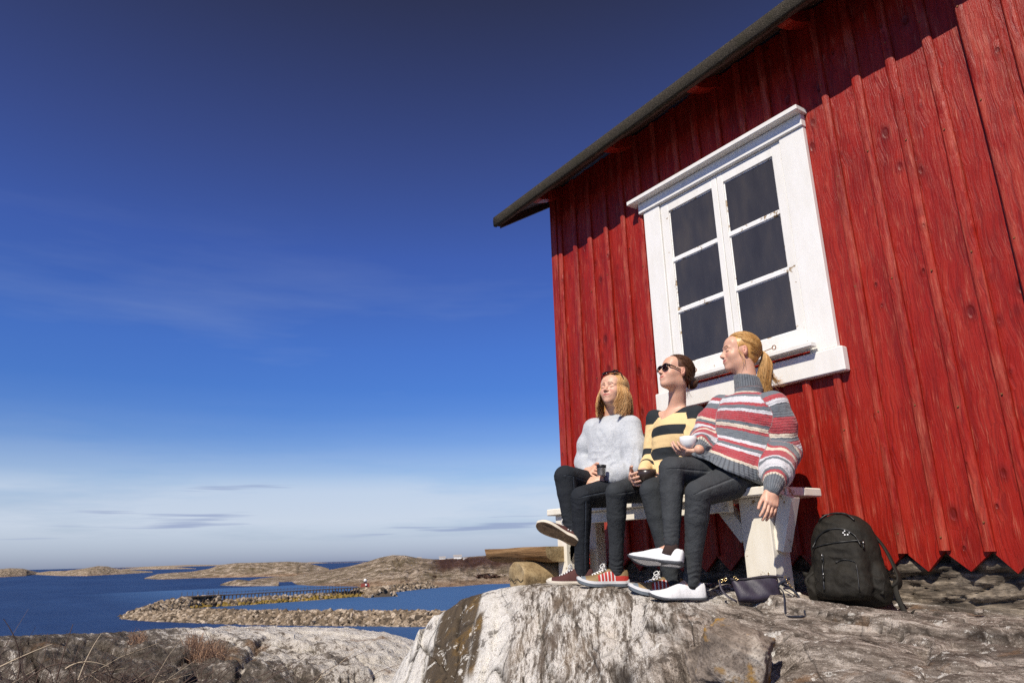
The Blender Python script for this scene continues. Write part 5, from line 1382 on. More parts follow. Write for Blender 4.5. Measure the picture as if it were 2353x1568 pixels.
    for i in range(160):
        an0 = random.random()*6.28; R0 = nrm([random.gauss(0, 1) for _ in range(3)]); e1 = nrm(np.cross(R0, a)); e2 = np.cross(R0, e1); S.append([bunc+(e1*math.cos(an0+q)+e2*math.sin(an0+q))*.0355 for q in np.linspace(0, 2.4, 9)])
    for i in range(14):
        q = random.choice((-1, 1)); st = hc+s*(-f*.085-u*.055+a*q*.035); S.append(spline([st, st-u*.04+a*random.gauss(0, .01), st-u*.09+a*random.gauss(0, .02)-f*random.gauss(.0, .01)], 6))
    strands(mb, S, .0011); mb.build('hair_strands', [M_hairM], ho, smooth=True)
    glasses(R_, hc, Fm, s, .96, -.001, .100, -.04)
    shoe(R_, heelA, toeA, UPW, 'trainer', 1); shoe(R_, heelB, toeB, UPW, 'trainer', 1)
    prof = [(0, -.040), (.020, -.040), (.034, -.033), (.048, -.012), (.052, .008), (.049, .030), (.047, .030), (.048, .008), (.044, -.010), (0, -.030)]
    n = 40; Z = nrm(UPW-CF*.05); X = nrm(np.cross(Z, CF)); Y = np.cross(Z, X); V = [bowl+X*r*math.cos(2*PI*j/n)+Y*r*math.sin(2*PI*j/n)+Z*z for r, z in prof for j in range(n)]
    F = [(i*n+j, i*n+(j+1) % n, (i+1)*n+(j+1) % n, (i+1)*n+j) for i in range(len(prof)-1) for j in range(n)]
    tag(mesh_obj('bowl', V, F, [mat('dark_brown_stoneware', (.040, .026, .020), .28, .6)], smooth=True, loc=bowl-Z*.036), 'small glossy dark brown bowl held in both hands by the woman in sunglasses', 'bowl')
woman_middle()

# ---------------------------------------------------------------- left-hand woman
def woman_left():
    J = {}
    J['pel'] = at(*c1(520, 930), -.36); J['pel'][2] = .385
    J['nk'] = at(*c1(476, 508), -.34); J['sh1'] = at(*c1(585, 560), -.36); J['sh0'] = at(*c1(368, 575), -.38)
    J['ch'] = (J['sh1']+J['sh0'])/2+np.array([0, 0, -.11])
    hc = at(*c1(484, 368), -.37); Fm = frame(img_dir(hc, .50, .85, .17), UPW+.02*CR); s = .93
    a, f, u = Fm
    J['el1'] = at(*c1(600, 790), -.44); J['wr1'] = at(*c1(428, 858), -.62)
    J['el0'] = at(*c1(322, 760), -.40); J['wr0'] = at(*c1(345, 812), -.60)
    hipA = J['pel']+np.array([-.09, -.05, -.0]); hipB = J['pel']+np.array([.07, -.06, -.015])
    kA = reach(hipA, *c1(222, 838), .46); kB = reach(hipB, *c1(310, 950), .44); upA = UPW*.50+CF*.82+CR*.15
    toeA = at(*c1(62, 1098), -1.02); heelA = toeA+nrm(at(*c1(250, 1185), -.88)-toeA)*.25; aA = ankle(toeA, heelA, upA)
    toeB, heelB = plant(c1(122, 1438), c1(335, 1432), -.94, -.78, .26); aB = ankle(toeB, heelB, UPW)
    print('L', {k: np.round(v, 3) for k, v in J.items()}, 'kA', kA, 'aA', aA, 'kB', kB, 'aB', aB)
    pr = head_prims(hc, Fm, .6, s, 1.09)
    nb = J['nk']+np.array([0, 0, -.03])
    pr += [Cone(hc-u*.062-f*.024, nb, .050, .056, .03, tag='neck'), Ell((J['sh0']+J['sh1'])/2+np.array([0, -.0, -.07]), (.150, .085, .095), None, .05), Cone(J['ch'], J['pel'], .10, .11, .05), Ell(J['pel'], (.15, .12, .085), None, .04)]
    for A, B, D in (('sh0', 'el0', 'wr0'), ('sh1', 'el1', 'wr1')): pr += limb([J[A], J[B], J[D]], [.042, .034, .0235], .02, 'arm')
    pr += limb([hipA, kA, aA], [.078, .050, .026], .02)+limb([hipB, kB, aB], [.078, .050, .026], .02)+limb([aA, heelA*.35+toeA*.65+upA*.028], [.024, .014], .01)+limb([aB, heelB*.35+toeB*.65+UPW*.028], [.024, .014], .01)
    cup = at(*c1(418, 803), -.665)
    hd1 = nrm(at(*c1(318, 862), -.70)-J['wr1']); pr += hand_prims(J['wr1']+hd1*.01, hd1, nrm(UPW*.8+VIEW(cup)*.5), [.25, .32, .40, .45], -VIEW(cup)*.3+UPW*.9, .07, (.45, .2), .95, .3)
    w0 = J['wr0']; hd0 = nrm(cup+CF*.01-w0+UPW*.004); pr += hand_prims(w0, hd0, nrm(VIEW(cup)*.85+UPW*.35), [.20, .28, .34, .40], UPW, .06, (.50, -.3), .95, .5)
    R_ = person('woman at the left end of the bench in pale grey jumper, legs crossed', J, pr, hc, Fm, s, .6, (J['pel'][0], J['pel'][1], .292))
    t = [Ell(J['pel']+np.array([0, 0, -.015]), (.175, .145, .095), None, .03)]
    LA = limb([hipA, hipA*.5+kA*.5, kA, kA*.7+aA*.3, aA*.55+kA*.45, aA*1.04-kA*.04], [.092, .080, .065, .058, .049, .044], .025, kk=.006); LB = limb([hipB, hipB*.5+kB*.5, kB, kB*.7+aB*.3, aB*.6+kB*.4, aB*1.04-kB*.04], [.094, .078, .061, .054, .044, .042], .025, kk=.006)
    V, Q = sdf(t+LA+LB, .005)
    V = folds(V, Q, [(kA-UPW*.03+CF*.04, kA-aA, .06, .026, .005), (aA+UPW*.02, aA-kA, .07, .024, .006), (aB+UPW*.05, aB-kB, .09, .026, .006), (hipA*.6+kA*.4, kA-hipA, .09, .045, .004), (kB-UPW*.04, kB-aB, .06, .026, .004)], scale=.7); V = V+normals(V, Q)*(.0022*fbm(V*9, 3))[:, None]
    se = leg_attr(V, [(p, CR*.6+VIEW(kA)*.7) for p in LA]+[(p, CR*.3+VIEW(kB)*.8+UPW*.1) for p in LB], None)
    mesh_obj('trousers', V, Q, [M_jL], R_, {'seam': se})
    body = [Ell((J['sh0']+J['sh1'])/2+np.array([0, 0, -.085]), (.178, .115, .125), None, 0, tag='t'), Cone(J['sh0']+np.array([.01, 0, -.0]), J['nk']+np.array([0, 0, -.055]), .055, .066, .05, tag='t'), Cone(J['sh1']+np.array([-.01, 0, -.0]), J['nk']+np.array([0, 0, -.055]), .055, .066, .05, tag='t'),
            Cone(J['ch']+np.array([0, -.02, 0]), J['pel']+np.array([0, -.05, .06]), .140, .162, .06, tag='t'), Ell(J['pel']+np.array([-.02, -.06, .04]), (.185, .165, .11), None, .06, tag='t'),
            Ell(J['nk']+np.array([0, -.012, .030]), (.070, .068, .058), None, .006, 's')]
    s0 = limb([J['sh0']+np.array([.01, 0, -.01]), J['sh0']*.5+J['el0']*.5, J['el0'], J['wr0']*.88+J['el0']*.12], [.066, .066, .058, .040], .03, 's0')
    s1 = limb([J['sh1']+np.array([-.01, 0, -.01]), J['sh1']*.45+J['el1']*.55, J['el1'], J['wr1']*.55+J['el1']*.45, J['wr1']*.84+J['el1']*.16], [.066, .076, .074, .062, .040], .03, 's1')
    V, Q = sdf(body[:5]+s0+s1+body[5:], .0046)
    nv = J['wr1']-J['el1']
    V = folds(V, Q, [(J['el1']+np.array([0, -.05, .02]), nv+np.array([0, 0, .1]), .08, .045, .008), (J['sh1']*.6+J['el1']*.4, J['el1']-J['sh1'], .06, .06, .007), (J['wr1']*.7+J['el1']*.3, nv, .06, .028, .005), (J['ch']+np.array([.09, -.1, -.12]), [1, 0, -.6], .10, .055, .006), (J['el0'], J['wr0']-J['el0'], .06, .035, .005), (J['pel']+np.array([0, -.15, .12]), [.2, 0, 1], .12, .05, .006)])
    V = V+normals(V, Q)*(.007*fbm(V*7., 3)+.0010*fbm(V*50, 2))[:, None]
    mesh_obj('jumper', V, Q, [M_heather], R_)
    # shirt tail below the jumper
    sv = [Ell(J['pel']+np.array([-.0, -.10, .012]), (.19, .16, .088), None, 0), Half(J['pel']+np.array([0, -.23, 0]), [0, -1, -.2], .01)]
    V, Q = sdf(sv, .006); mesh_obj('shirt_hem', V, Q, [mat('white_cotton', (.70, .69, .66), .9)], R_)
    # loose shoulder-length hair
    cap = hair_cap(hc, Fm, s, 1.09, .006, face=(.122, -.052, .084, .100, .117), low=-.085)
    for q in (-1, 1): cap.append(Cone(hc+s*(a*q*.082-f*.022-u*.01), hc+s*(a*q*.080-f*.014)-UPW*.125, .022, .014, .02))
    Vc, Qc = sdf(cap, .0032); ho = mesh_obj('hair', Vc, Qc, [M_hairL], R_, {'rnd': rng.random(len(Vc))*.1+.22})
    mb = MB(); S = []
    for i in range(2300):
        sd = random.choice((-1, 1)); th = sd*random.uniform(.62, 2.7); part = np.array([sd*.05, .35-random.random()*.9, 1.]); d1 = np.array([math.sin(th), math.cos(th)*.9, -.22]); P = []
        lift = random.uniform(.0, .003)
        for q in np.linspace(0, 1, 9):
            g = nrm(nrm(part)*(1-q)+nrm(d1)*q); P.append(skull(hc, Fm, s, 1.09, g[None], .006+.008*q+lift)[0])
        end0 = P[-1]; fwdb = f*(.020+.02*max(0, math.cos(th))) if abs(th) < 1.9 else f*.0
        l_ = random.uniform(.125, .215); out = a*sd*(.006+.007*random.random())
        drop = spline([P[-2], end0, end0-UPW*l_*.45+out*1.6+fwdb*.6, end0-UPW*l_*.8+out*1.3+fwdb*1.3+a*random.gauss(0, .002), end0-UPW*l_+out*.3+fwdb*1.9+a*random.gauss(0, .004)+f*random.gauss(0, .004)], 10)
        S.append(np.vstack([P[:-1], drop[2:]]))
    strands(mb, S, .00115); mb.build('hair_strands', [M_hairL], ho, smooth=True)
    glasses(R_, hc, Fm, s, 1.12, .112, .060, .85)
    shoe(R_, heelA, toeA, upA, 'canvas', 1); shoe(R_, heelB, toeB, UPW, 'canvas', 1)
    # wrist watch
    wt = MB(); ax = nrm(nv); e1 = nrm(np.cross(ax, UPW)); e2 = np.cross(ax, e1); wc = J['wr1']-ax*.012
    wt.tube([wc+(e1*math.cos(q)+e2*math.sin(q))*.0275 for q in np.linspace(0, 2*PI, 22)], .0075, 6, 0, flat=.35, upv=ax)
    wn = nrm(VIEW(wc)+UPW*.1); wn = nrm(wn-ax*(wn@ax)); wt.tube([wc+wn*.026, wc+wn*.034], .016, 14, 0); wt.tube([wc+wn*.0342, wc+wn*.0350], .012, 14, 1)
    wt.build('wrist_watch', [mat('dark_brown_leather', (.04, .02, .015), .5), mat('watch_face', (.16, .10, .08), .2)], R_, smooth=False)
    cb = MB(); prof = [(0, -.030), (.0235, -.030), (.0245, -.029), (.0265, .014), (.0275, .0145), (.0285, .031), (.0265, .031), (.0245, .012), (.0225, -.026), (0, -.026)]
    n = 32; Z = nrm(UPW+CR*.06); X = nrm(np.cross(Z, CF)); Y = np.cross(Z, X); V = [cup+X*r*math.cos(2*PI*j/n)+Y*r*math.sin(2*PI*j/n)+Z*z for r, z in prof for j in range(n)]
    F = [(i*n+j, i*n+(j+1) % n, (i+1)*n+(j+1) % n, (i+1)*n+j) for i in range(len(prof)-1) for j in range(n)]
    fm = [1 if i in (3, 4, 5) else 0 for i in range(len(prof)-1) for j in range(n)]
    tag(mesh_obj('cup', V, F, [mat('brushed_steel', (.70, .70, .71), .38, .5, .85), mat('black_plastic_rim', (.012, .012, .013), .4)], smooth=True, fmat=fm, loc=cup-Z*.03), 'small steel cup with black rim held by the woman in the pale grey jumper', 'cup')
woman_left()

# ================================================================== BACKPACK AND PURSE
def b_nylon(t, b):
    v = obj_co(t); n = noise_(t, v, 16., 5, .6); w_ = noise_(t, v, 420., 2)
    L(t, ramp(t, n, [(.3, (.009, .0075, .005)), (.7, (.018, .015, .010))]), b.inputs['Base Color']); bump(t, b, math_(t, 'ADD', math_(t, 'MULTIPLY', n, 2.), math_(t, 'MULTIPLY', w_, .4)), .6, .006)
M_nylon = mat('black_olive_nylon', (.025, .024, .017), .72, .3, build=b_nylon)
M_zip = mat('black_zip', (.008, .008, .007), .45)
M_logo = mat('white_logo', (.8, .8, .78), .5); M_metal = mat('steel_pull', (.5, .5, .48), .3, .5, .9)
def backpack():
    base = at(1950, 1398, -.38); top = at(1925, 1180, -.20)
    C0 = np.array([(base[0]+top[0])/2, -.27, (base[2]+top[2])/2+.0]); hz = (top[2]-base[2])/2
    up = nrm(np.array([-.10, .22, 1.])); fw = nrm(np.array([.22, -1., .22])); fw = nrm(fw-up*(fw@up)); rt = np.cross(fw, up)   # fw: front of the bag
    rt = -rt if rt@CR < 0 else rt
    R = np.array([rt, fw, up])
    P = lambda x, y, z: C0+rt*x+fw*y+up*z
    pr = [RBox(P(0, -.01, -.015), (.150, .075, hz*.97), R, 0, q=.07, taper=.20), Ell(P(0, .015, .03), (.135, .10, hz*.82), R, .05),
          RBox(P(.004, .075, -.065), (.118, .048, .125), R, .022, q=.045, taper=.10), RBox(P(.012, .098, -.115), (.098, .036, .078), R, .016, q=.035), Ell(P(0, .06, .10), (.10, .055, .085), R, .03),
          Ell(P(-.145, .01, -.12), (.035, .06, .085), R, .02), Ell(P(.145, .01, -.12), (.035, .06, .085), R, .02), Ell(P(.03, .128, -.105), (.045, .02, .045), R, .012)]
    V, Q = sdf(pr, .0048)
    V = folds(V, Q, [(P(-.02, .09, .10), up+rt*.5, .09, .05, .005), (P(.0, .12, -.02), up, .07, .04, .004), (P(-.10, .06, -.08), rt+up, .08, .045, .006), (P(.10, .06, -.12), rt*.6+up, .08, .04, .005)])
    V = V+normals(V, Q)*(.008*fbm(V*9., 4)+.002*fbm(V*40, 2))[:, None]
    # settle on the rock
    gz = ground(C0[0], C0[1]-.05)+.004; V[:, 2] = np.maximum(V[:, 2], gz-.004)
    B = tag(mesh_obj('backpack', V, Q, [M_nylon], loc=(C0[0], C0[1], gz)), 'dark olive-black backpack with a small white paw mark, standing against the red wall', 'backpack')
    def surf(x, z):     # point on the front surface
        D = V-C0; X_, Y_, Z_ = D@rt, D@fw, D@up; m = (X_-x)**2+(Z_-z)**2 - .02*Y_; i = np.argmin(np.where(Y_ > -.02, m, 9)); return P(x, Y_[i]+.0015, z)
    def zipl(pts, r=.0042, nm='zip', m=M_zip):
        zz = MB(); q = spline(pts, 22); zz.tube([surf(x, z) for x, z in q], r, 6); zz.build(nm, [m], B, smooth=True)
    zipl([(-.105, .03), (-.085, .075), (-.03, .108), (.04, .108), (.085, .08), (.11, .03)]); zipl([(-.10, .035), (-.03, .045), (.05, .05), (.12, .055)])
    zipl([(-.055, .00), (-.058, -.08), (-.06, -.16)]); zipl([(.0, -.04), (.03, -.03), (.07, -.038), (.088, -.06), (.09, -.17)], .003); zipl([(-.07, .16), (-.02, .19), (.05, .185), (.09, .15)], .004)
    lg = MB(); c = (.055, .088)
    for dx, dz, r in ((-.012, .002, .0030), (-.005, .010, .0030), (.005, .011, .0030), (.012, .004, .0030), (-.006, -.007, .0034), (.005, -.006, .0034)):
        p = surf(c[0]+dx, c[1]+dz); lg.tube([p-fw*.003, p+fw*.0022], r, 9)
    lg.build('paw_mark', [M_logo], B)
    hl = MB(); hl.tube(spline([P(-.045, -.055, hz*.90), P(-.035, -.06, hz*.99), P(0, -.062, hz*1.02), P(.035, -.06, hz*.98), P(.045, -.055, hz*.88)], 14), .009, 8, flat=.5); hl.build('grab_handle', [M_nylon], B, smooth=True)
    def strap(pts, w_, nm='strap', m=M_nylon, upv=None):
        sb = MB(); sb.tube(spline(pts, 26), w_, 8, flat=.28, upv=fw if upv is None else upv); sb.build(nm, [m], B, smooth=True)
    g2 = lambda x, y: np.array([x, y, ground(x, y)+.008])
    e = P(.20, .06, -.20); strap([P(.085, -.06, .16), P(.155, -.045, .06), P(.20, -.02, -.05), P(.215, .0, -.11), P(.19, .01, -.14)], .026, 'shoulder_strap', upv=rt)
    e0 = P(.235, .05, -.19); strap([P(.20, .0, -.10), P(.205, .03, -.16), g2(e0[0], e0[1]), g2(e0[0]+.05, e0[1]-.03)], .011)
    strap([P(-.15, .02, -.07), P(-.19, .03, -.06), P(-.165, .05, -.08), P(-.13, .06, -.085)], .009); strap([P(-.13, .06, -.06), P(-.165, .07, -.10), P(-.15, .06, -.14)], .007)
    strap([P(.15, .04, -.06), P(.165, .05, -.10), P(.155, .06, -.17)], .008)
    for x, z in ((.118, .05), (-.058, .0), (-.056, -.085)):
        pl = MB(); p = surf(x, z); pl.tube([p+fw*.004, p+fw*.006-up*.010], .0028, 6); pl.tube([p+fw*.006-up*.012, p+fw*.006-up*.034], .0042, 6, 1); pl.build('zip_pull', [M_metal, M_zip], B, smooth=True)
backpack()
def purse():
    c = at(1738, 1347, -.60); z0 = ground(c[0], c[1])
    rt = nrm(np.array([CR[0], CR[1], 0])+np.array([.06, -.05, .0])); up = nrm(np.array([-.08, .28, 1.])); fw = nrm(np.cross(up, rt)); fw = -fw if fw@VIEW(c) < 0 else fw; up = np.cross(rt, fw); up = -up if up[2] < 0 else up
    w2, h2 = .098, .056; C0 = np.array([c[0], c[1], z0+h2*.97]); P = lambda x, y, z: C0+rt*x+fw*y+up*z
    n, m = 40, 20; V = []; 
    for sgn in (1, -1):
        for i in range(n+1):
            for j in range(m+1):
                q, r = i/n*2-1, j/m*2-1; wf = 1.04+.0*r-.05*(-r if r < 0 else 0)+.05*max(r, 0); x = q*w2*wf+.018*(-r)*.3; z = r*h2*(1+.06*q)+.004*math.sin(q*3)
                th = .020*(1-abs(q)**4)**.5*(1-abs(r)**5)**.5*(1.1-.55*r)+.0015; th += .0025*math.sin(q*7+r*3)*(1-q*q)
                V.append(P(x, sgn*th+.002*math.sin(5*q), z))
    N1 = (n+1)*(m+1); F = []
    for i in range(n):
        for j in range(m):
            a_ = i*(m+1)+j; F.append((a_, a_+m+1, a_+m+2, a_+1)); b_ = a_+N1; F.append((b_, b_+1, b_+m+2, b_+m+1))
    ed = [i*(m+1) for i in range(n+1)]+[n*(m+1)+j for j in range(1, m+1)]+[i*(m+1)+m for i in range(n-1, -1, -1)]+[j for j in range(m-1, 0, -1)]
    for k in range(len(ed)): a_, b_ = ed[k], ed[(k+1) % len(ed)]; F.append((a_, a_+N1, b_+N1, b_))
    def b_l(t, b):
        v = obj_co(t); n_ = noise_(t, v, 18., 6, .65); L(t, ramp(t, n_, [(.3, (.016, .013, .024)), (.7, (.042, .033, .052))]), b.inputs['Base Color']); bump(t, b, math_(t, 'ADD', n_, math_(t, 'MULTIPLY', noise_(t, v, 160., 3), .4)), .5, .003)
    ML = mat('aubergine_leather', (.04, .03, .05), .5, .4, build=b_l); MG = mat('brass', (.75, .55, .25), .25, .5, 1.)
    B = tag(mesh_obj('purse', V, F, [ML], loc=(C0[0], C0[1], z0)), 'small dark purple leather purse with brass rings lying on the rock under the bench', 'purse')
    z_ = MB(); z_.tube([P(x, .0125+.004*(1-abs(x)/.12), .046+.004*math.sin(x*20)) for x in np.linspace(-.112, .122, 14)], .0026, 6); z_.build('zip', [M_zip], B, smooth=True)
    def ring(p, r, ax, nm='ring'):
        g = MB(); e1 = nrm(np.cross(ax, up+rt*.1)); e2 = np.cross(nrm(ax), e1); g.tube([p+(e1*math.cos(q)+e2*math.sin(q))*r for q in np.linspace(0, 2*PI, 15)], .0016, 5); g.build(nm, [MG], B, smooth=True)
    ring(P(-.095, .020, .050), .006, fw); ring(P(-.088, .021, .043), .0045, fw)
    for k in range(4): ring(P(-.135-.010*k, .004, .047-.003*k), .0062, fw+rt*(.9 if k % 2 else -.4), 'chain_link')
    for k in range(8): ring(P(.135+.005*k, .004, .050-.012*k), .0055, rt+fw*(.9 if k % 2 else -.4), 'chain_link')
    ring(P(.062, .006, .066), .006, rt)
    gp = lambda px, py, y, dz=.006: (lambda p: np.array([p[0], p[1], ground(p[0], p[1])+dz]))(at(px, py, y))
    s = MB(); s.tube(spline([P(-.165, .004, .044), P(-.16, .01, .0), P(-.14, .03, -.035), P(-.11, .035, -.055), P(-.105, .02, -.058)], 18), .0052, 8, flat=.4, upv=fw); s.build('strap', [ML], B, smooth=True)
    s = MB(); a_ = P(.155, .0, .046)
    pts = [a_, at(1788, 1343, -.54), at(1800, 1362, -.60), gp(1802, 1392, -.66), gp(1812, 1408, -.70), gp(1842, 1412, -.70), gp(1848, 1398, -.64), at(1836, 1372, -.54), at(1818, 1352, -.48), at(1795, 1340, -.47), P(.14, -.01, .03)]
    s.tube(spline(pts, 60), .0058, 8, flat=.45, upv=VIEW(C0)); s.build('strap', [mat('navy_leather', (.018, .022, .038), .5)], B, smooth=True)
    s = MB(); s.tube(spline([P(.13, 0, -.05), P(.17, .02, -.045), at(1800, 1352, -.50), at(1815, 1350, -.47)], 16), .005, 8, flat=.4, upv=VIEW(C0)); s.build('strap', [ML], B, smooth=True)
purse()

# ================================================================== SEA AND ISLANDS
H = 12.
def sea_pt(px, py):      # where the sight line meets the water
    return atz(px, py, -H)
def horizon(px): return 1309.0-.0265*px
def b_sea(t, b):
    v = obj_co(t)
    n1 = noise_(t, vmap(t, v, (.5, 1.1, 1)), 1., 6, .62); n2 = noise_(t, vmap(t, v, (.03, .07, 1)), 1., 5, .6)
    big = noise_(t, vmap(t, v, (.004, .012, 1)), 1., 4)
    c = ramp(t, n2, [(.3, (.010, .026, .085)), (.7, (.018, .044, .125))])
    c = mixc(t, ramp(t, big, [(.4, (0,)), (.65, (.5,))]), c, (.026, .06, .155))
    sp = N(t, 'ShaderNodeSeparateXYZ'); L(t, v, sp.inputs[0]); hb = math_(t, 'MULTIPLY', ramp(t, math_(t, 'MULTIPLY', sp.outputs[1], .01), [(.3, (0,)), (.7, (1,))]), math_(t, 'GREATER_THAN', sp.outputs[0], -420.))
    c = mixc(t, math_(t, 'MULTIPLY', hb, .8), c, (.055, .125, .27))  # harbour water painted lighter, standing in for sky reflected by its calm surface
    L(t, c, b.inputs['Base Color'])
    bump(t, b, math_(t, 'ADD', n1, math_(t, 'MULTIPLY', n2, 2.)), .55, .5)
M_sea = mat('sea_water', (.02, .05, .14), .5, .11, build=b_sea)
def sea():
    V = []; F = []
    rs = [8, 30, 80, 160, 300, 600, 1200, 2500, 6000, 15000, 45000]; n = 64
    for r in rs:
        for j in range(n):
            a = 2*PI*j/n; V.append((r*math.cos(a), r*math.sin(a), -H))
    F = [(i*n+j, (i+1)*n+j, (i+1)*n+(j+1) % n, i*n+(j+1) % n) for i in range(len(rs)-1) for j in range(n)]+[tuple(range(n))]
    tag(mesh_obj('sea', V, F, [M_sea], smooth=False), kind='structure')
sea()
def b_isle(t, b):
    v = obj_co(t); n = noise_(t, vmap(t, v, (.06, .06, .4)), 1., 9, .7); n2 = noise_(t, vmap(t, v, (.14, .14, .5)), 1., 9, .78); g = attr(t, 'veg'); lo = attr(t, 'shore')
    c = ramp(t, n2, [(.36, (.065, .048, .032)), (.45, (.20, .15, .10)), (.53, (.42, .33, .24)), (.62, (.64, .53, .42))])
    c = mixc(t, ramp(t, n, [(.47, (0,)), (.56, (.7,))]), c, (.12, .09, .045))
    c = mixc(t, lo, c, ramp(t, n2, [(.4, (.20, .12, .07)), (.65, (.48, .34, .22))]))
    c = mixc(t, g, c, ramp(t, n2, [(.35, (.035, .018, .013)), (.65, (.13, .065, .045))]))
    L(t, c, b.inputs['Base Color'])
    bump(t, b, n2, 1., 3.)
M_isle = mat('island_rock', (.25, .2, .15), .95, .1, build=b_isle)
def island(name, tops, base, depth, seed, veg=None, rough=1., nc=240, nr=34):
    """tops: (px, py) skyline; base: (px, py) front waterline. depth: width of the island relative to its distance"""
    tops = np.array(tops, float); base = np.array(base, float)
    x0, x1 = max(tops[0, 0], base[0, 0]), min(tops[-1, 0], base[-1, 0])
    cols = np.linspace(x0, x1, nc); i = np.arange(nc); q = np.arange(nr)/(nr-1)
    by = np.interp(cols, base[:, 0], base[:, 1]); ty = np.interp(cols, tops[:, 0], tops[:, 1])
    P = np.array([sea_pt(a, b) for a, b in zip(cols, by)]); hd = P[:, :2]-CC[:2]; D0 = np.linalg.norm(hd, axis=1); hd = hd/D0[:, None]
    e = np.minimum(1, np.minimum(i, nc-1-i)/(nc*.06)); dd = D0*depth*np.sqrt(e)+.1
    d = np.array([ray(a, b) for a, b in zip(cols, ty)]); zr = d[:, 2]/np.hypot(d[:, 0], d[:, 1])*(D0+dd*.45); zr = np.maximum(zr, -H+.2*D0/600)
    Dg = D0[:, None]+dd[:, None]*q[None]; px = np.repeat(cols[:, None], nr, 1); qq = np.repeat(q[None], nc, 0)
    f = np.where(qq < .45, np.abs(np.sin(np.minimum(qq, .45)/.45*PI/2))**.8, np.abs(np.cos((np.maximum(qq, .45)-.45)/.55*PI/2))**.7)
    nz = fbm(np.stack([px*.02+seed, qq*5, 0*qq+seed], -1), 4, .6); n2 = fbm(np.stack([px*.05+seed, qq*9, 0*qq+3.], -1), 3)
    f2 = f*(1-.55*np.abs(nz)*rough*(1-f))-.25*np.abs(n2)*rough*f*(qq < .9)*np.where(qq < .5, 1-sstep(.30, .45, qq), 1)*.8
    lowz = -H-.4*(D0/500)[:, None]; Z = lowz+(zr[:, None]-lowz)*f2
    V = np.stack([CC[0]+hd[:, :1]*Dg, CC[1]+hd[:, 1:]*Dg, Z], -1).reshape(-1, 3)
    veg_a = (veg(px, qq, f2) if veg else 0*px).ravel(); sh = (sstep(.28, .05, f2)*(qq < .5)).ravel()
    I = np.arange(nc*nr).reshape(nc, nr); Q = np.stack([I[:-1, :-1], I[1:, :-1], I[1:, 1:], I[:-1, 1:]], -1).reshape(-1, 4)
    tag(mesh_obj(name, V, Q, [M_isle], attrs={'veg': veg_a, 'shore': sh}), kind='structure')
island('far_coast', [(250, 1304), (430, 1296.5), (600, 1296), (680, 1291.5), (720, 1290), (760, 1292), (900, 1288), (1200, 1276)], [(250, 1304.4), (1200, 1282)], .3, 1.5, nc=120, nr=10)
island('island', [(-120, 1312), (-60, 1305), (0, 1306), (20, 1304), (50, 1305), (75, 1311), (100, 1316)], [(-120, 1327), (0, 1325), (60, 1322), (100, 1317)], .35, 3.1)
island('island', [(78, 1316), (110, 1311), (150, 1310), (190, 1305), (222, 1299), (245, 1300), (262, 1305), (300, 1308), (350, 1312)], [(78, 1319), (140, 1322), (200, 1322), (280, 1318), (350, 1314)], .35, 7.7)
island('island', [(275, 1306.5), (330, 1302), (365, 1299.5), (400, 1301), (450, 1305)], [(275, 1307.5), (350, 1307), (450, 1305.6)], .15, 9.7)
island('island', [(330, 1328), (360, 1318), (390, 1315), (440, 1312), (480, 1305), (500, 1297), (540, 1292), (600, 1291), (660, 1289), (700, 1291), (740, 1301), (755, 1305)], [(330, 1329.5), (380, 1330), (450, 1327), (560, 1325), (680, 1322), (755, 1318)], .4, 12.3)
island('island', [(505, 1342), (520, 1336), (545, 1330), (565, 1332), (590, 1337), (640, 1336)], [(505, 1344), (560, 1345.5), (640, 1345)], .12, 14.3)
def vegf(px, q, f): return sstep(960, 1030, px)*sstep(.10, .2, q)*(1-sstep(.36, .44, q))*.95+.25*sstep(.1, .3, q)*(fbm(np.stack([px*.02, q*6, 0*q+1.], -1)) > .1)
island('mainland', [(560, 1341), (600, 1333), (640, 1334), (680, 1325), (740, 1311), (800, 1300), (840, 1290), (870, 1280), (900, 1274), (930, 1275), (955, 1280), (1000, 1284), (1040, 1281), (1090, 1277), (1130, 1274), (1250, 1270), (1400, 1266), (1700, 1252), (2100, 1246), (2400, 1244)],
       [(560, 1343), (640, 1345), (760, 1345.5), (830, 1347), (900, 1349), (980, 1349), (1060, 1346), (1116, 1341), (1250, 1338), (1400, 1330), (1700, 1312), (2100, 1296), (2400, 1270)], 1.1, 21.3, veg=vegf, rough=1.2, nc=620, nr=70)
# thickets of bare shrubs on the mainland shore
def b_veg(t, b):
    v = obj_co(t); n = noise_(t, v, .6, 8, .75); L(t, ramp(t, n, [(.35, (.025, .014, .010)), (.5, (.085, .045, .032)), (.65, (.17, .10, .07))]), b.inputs['Base Color']); bump(t, b, n, 1., 2.)
M_thicket = mat('bare_thicket', (.1, .05, .04), .95, .1, build=b_veg)
def thicket():
    mb = MB()
    for i in range(700):
        px = random.uniform(965, 1180)**1.; q = random.random(); py = np.interp(px, (960, 1000, 1116, 1200), (1330, 1331, 1330, 1326))-q*np.interp(px, (960, 1040, 1180), (10, 30, 36))
        P = sea_pt(px, np.interp(px, (960, 1200), (1346, 1338))); D0 = np.hypot(P[0], P[1]+3.5)*(1.04+.30*q); d = ray(px, py); hh = math.hypot(d[0], d[1]); c = CC+d*(D0/hh)
        r = random.uniform(1.6, 3.2)
        V = []
        for k in range(9):
            a = random.random()*2*PI; e = random.uniform(-.2, 1); V.append(c+r*np.array([math.cos(a)*math.cos(e), math.sin(a)*math.cos(e), math.sin(e)*.8]))
        F = [tuple(random.sample(range(9), 3)) for _ in range(12)]; mb.add(V, F, 0, 0)
    tag(mb.build('thicket', [M_thicket]), 'red-brown bare thicket covering the far shore to the left of the plank seat', 'thicket', kind='stuff')
thicket()
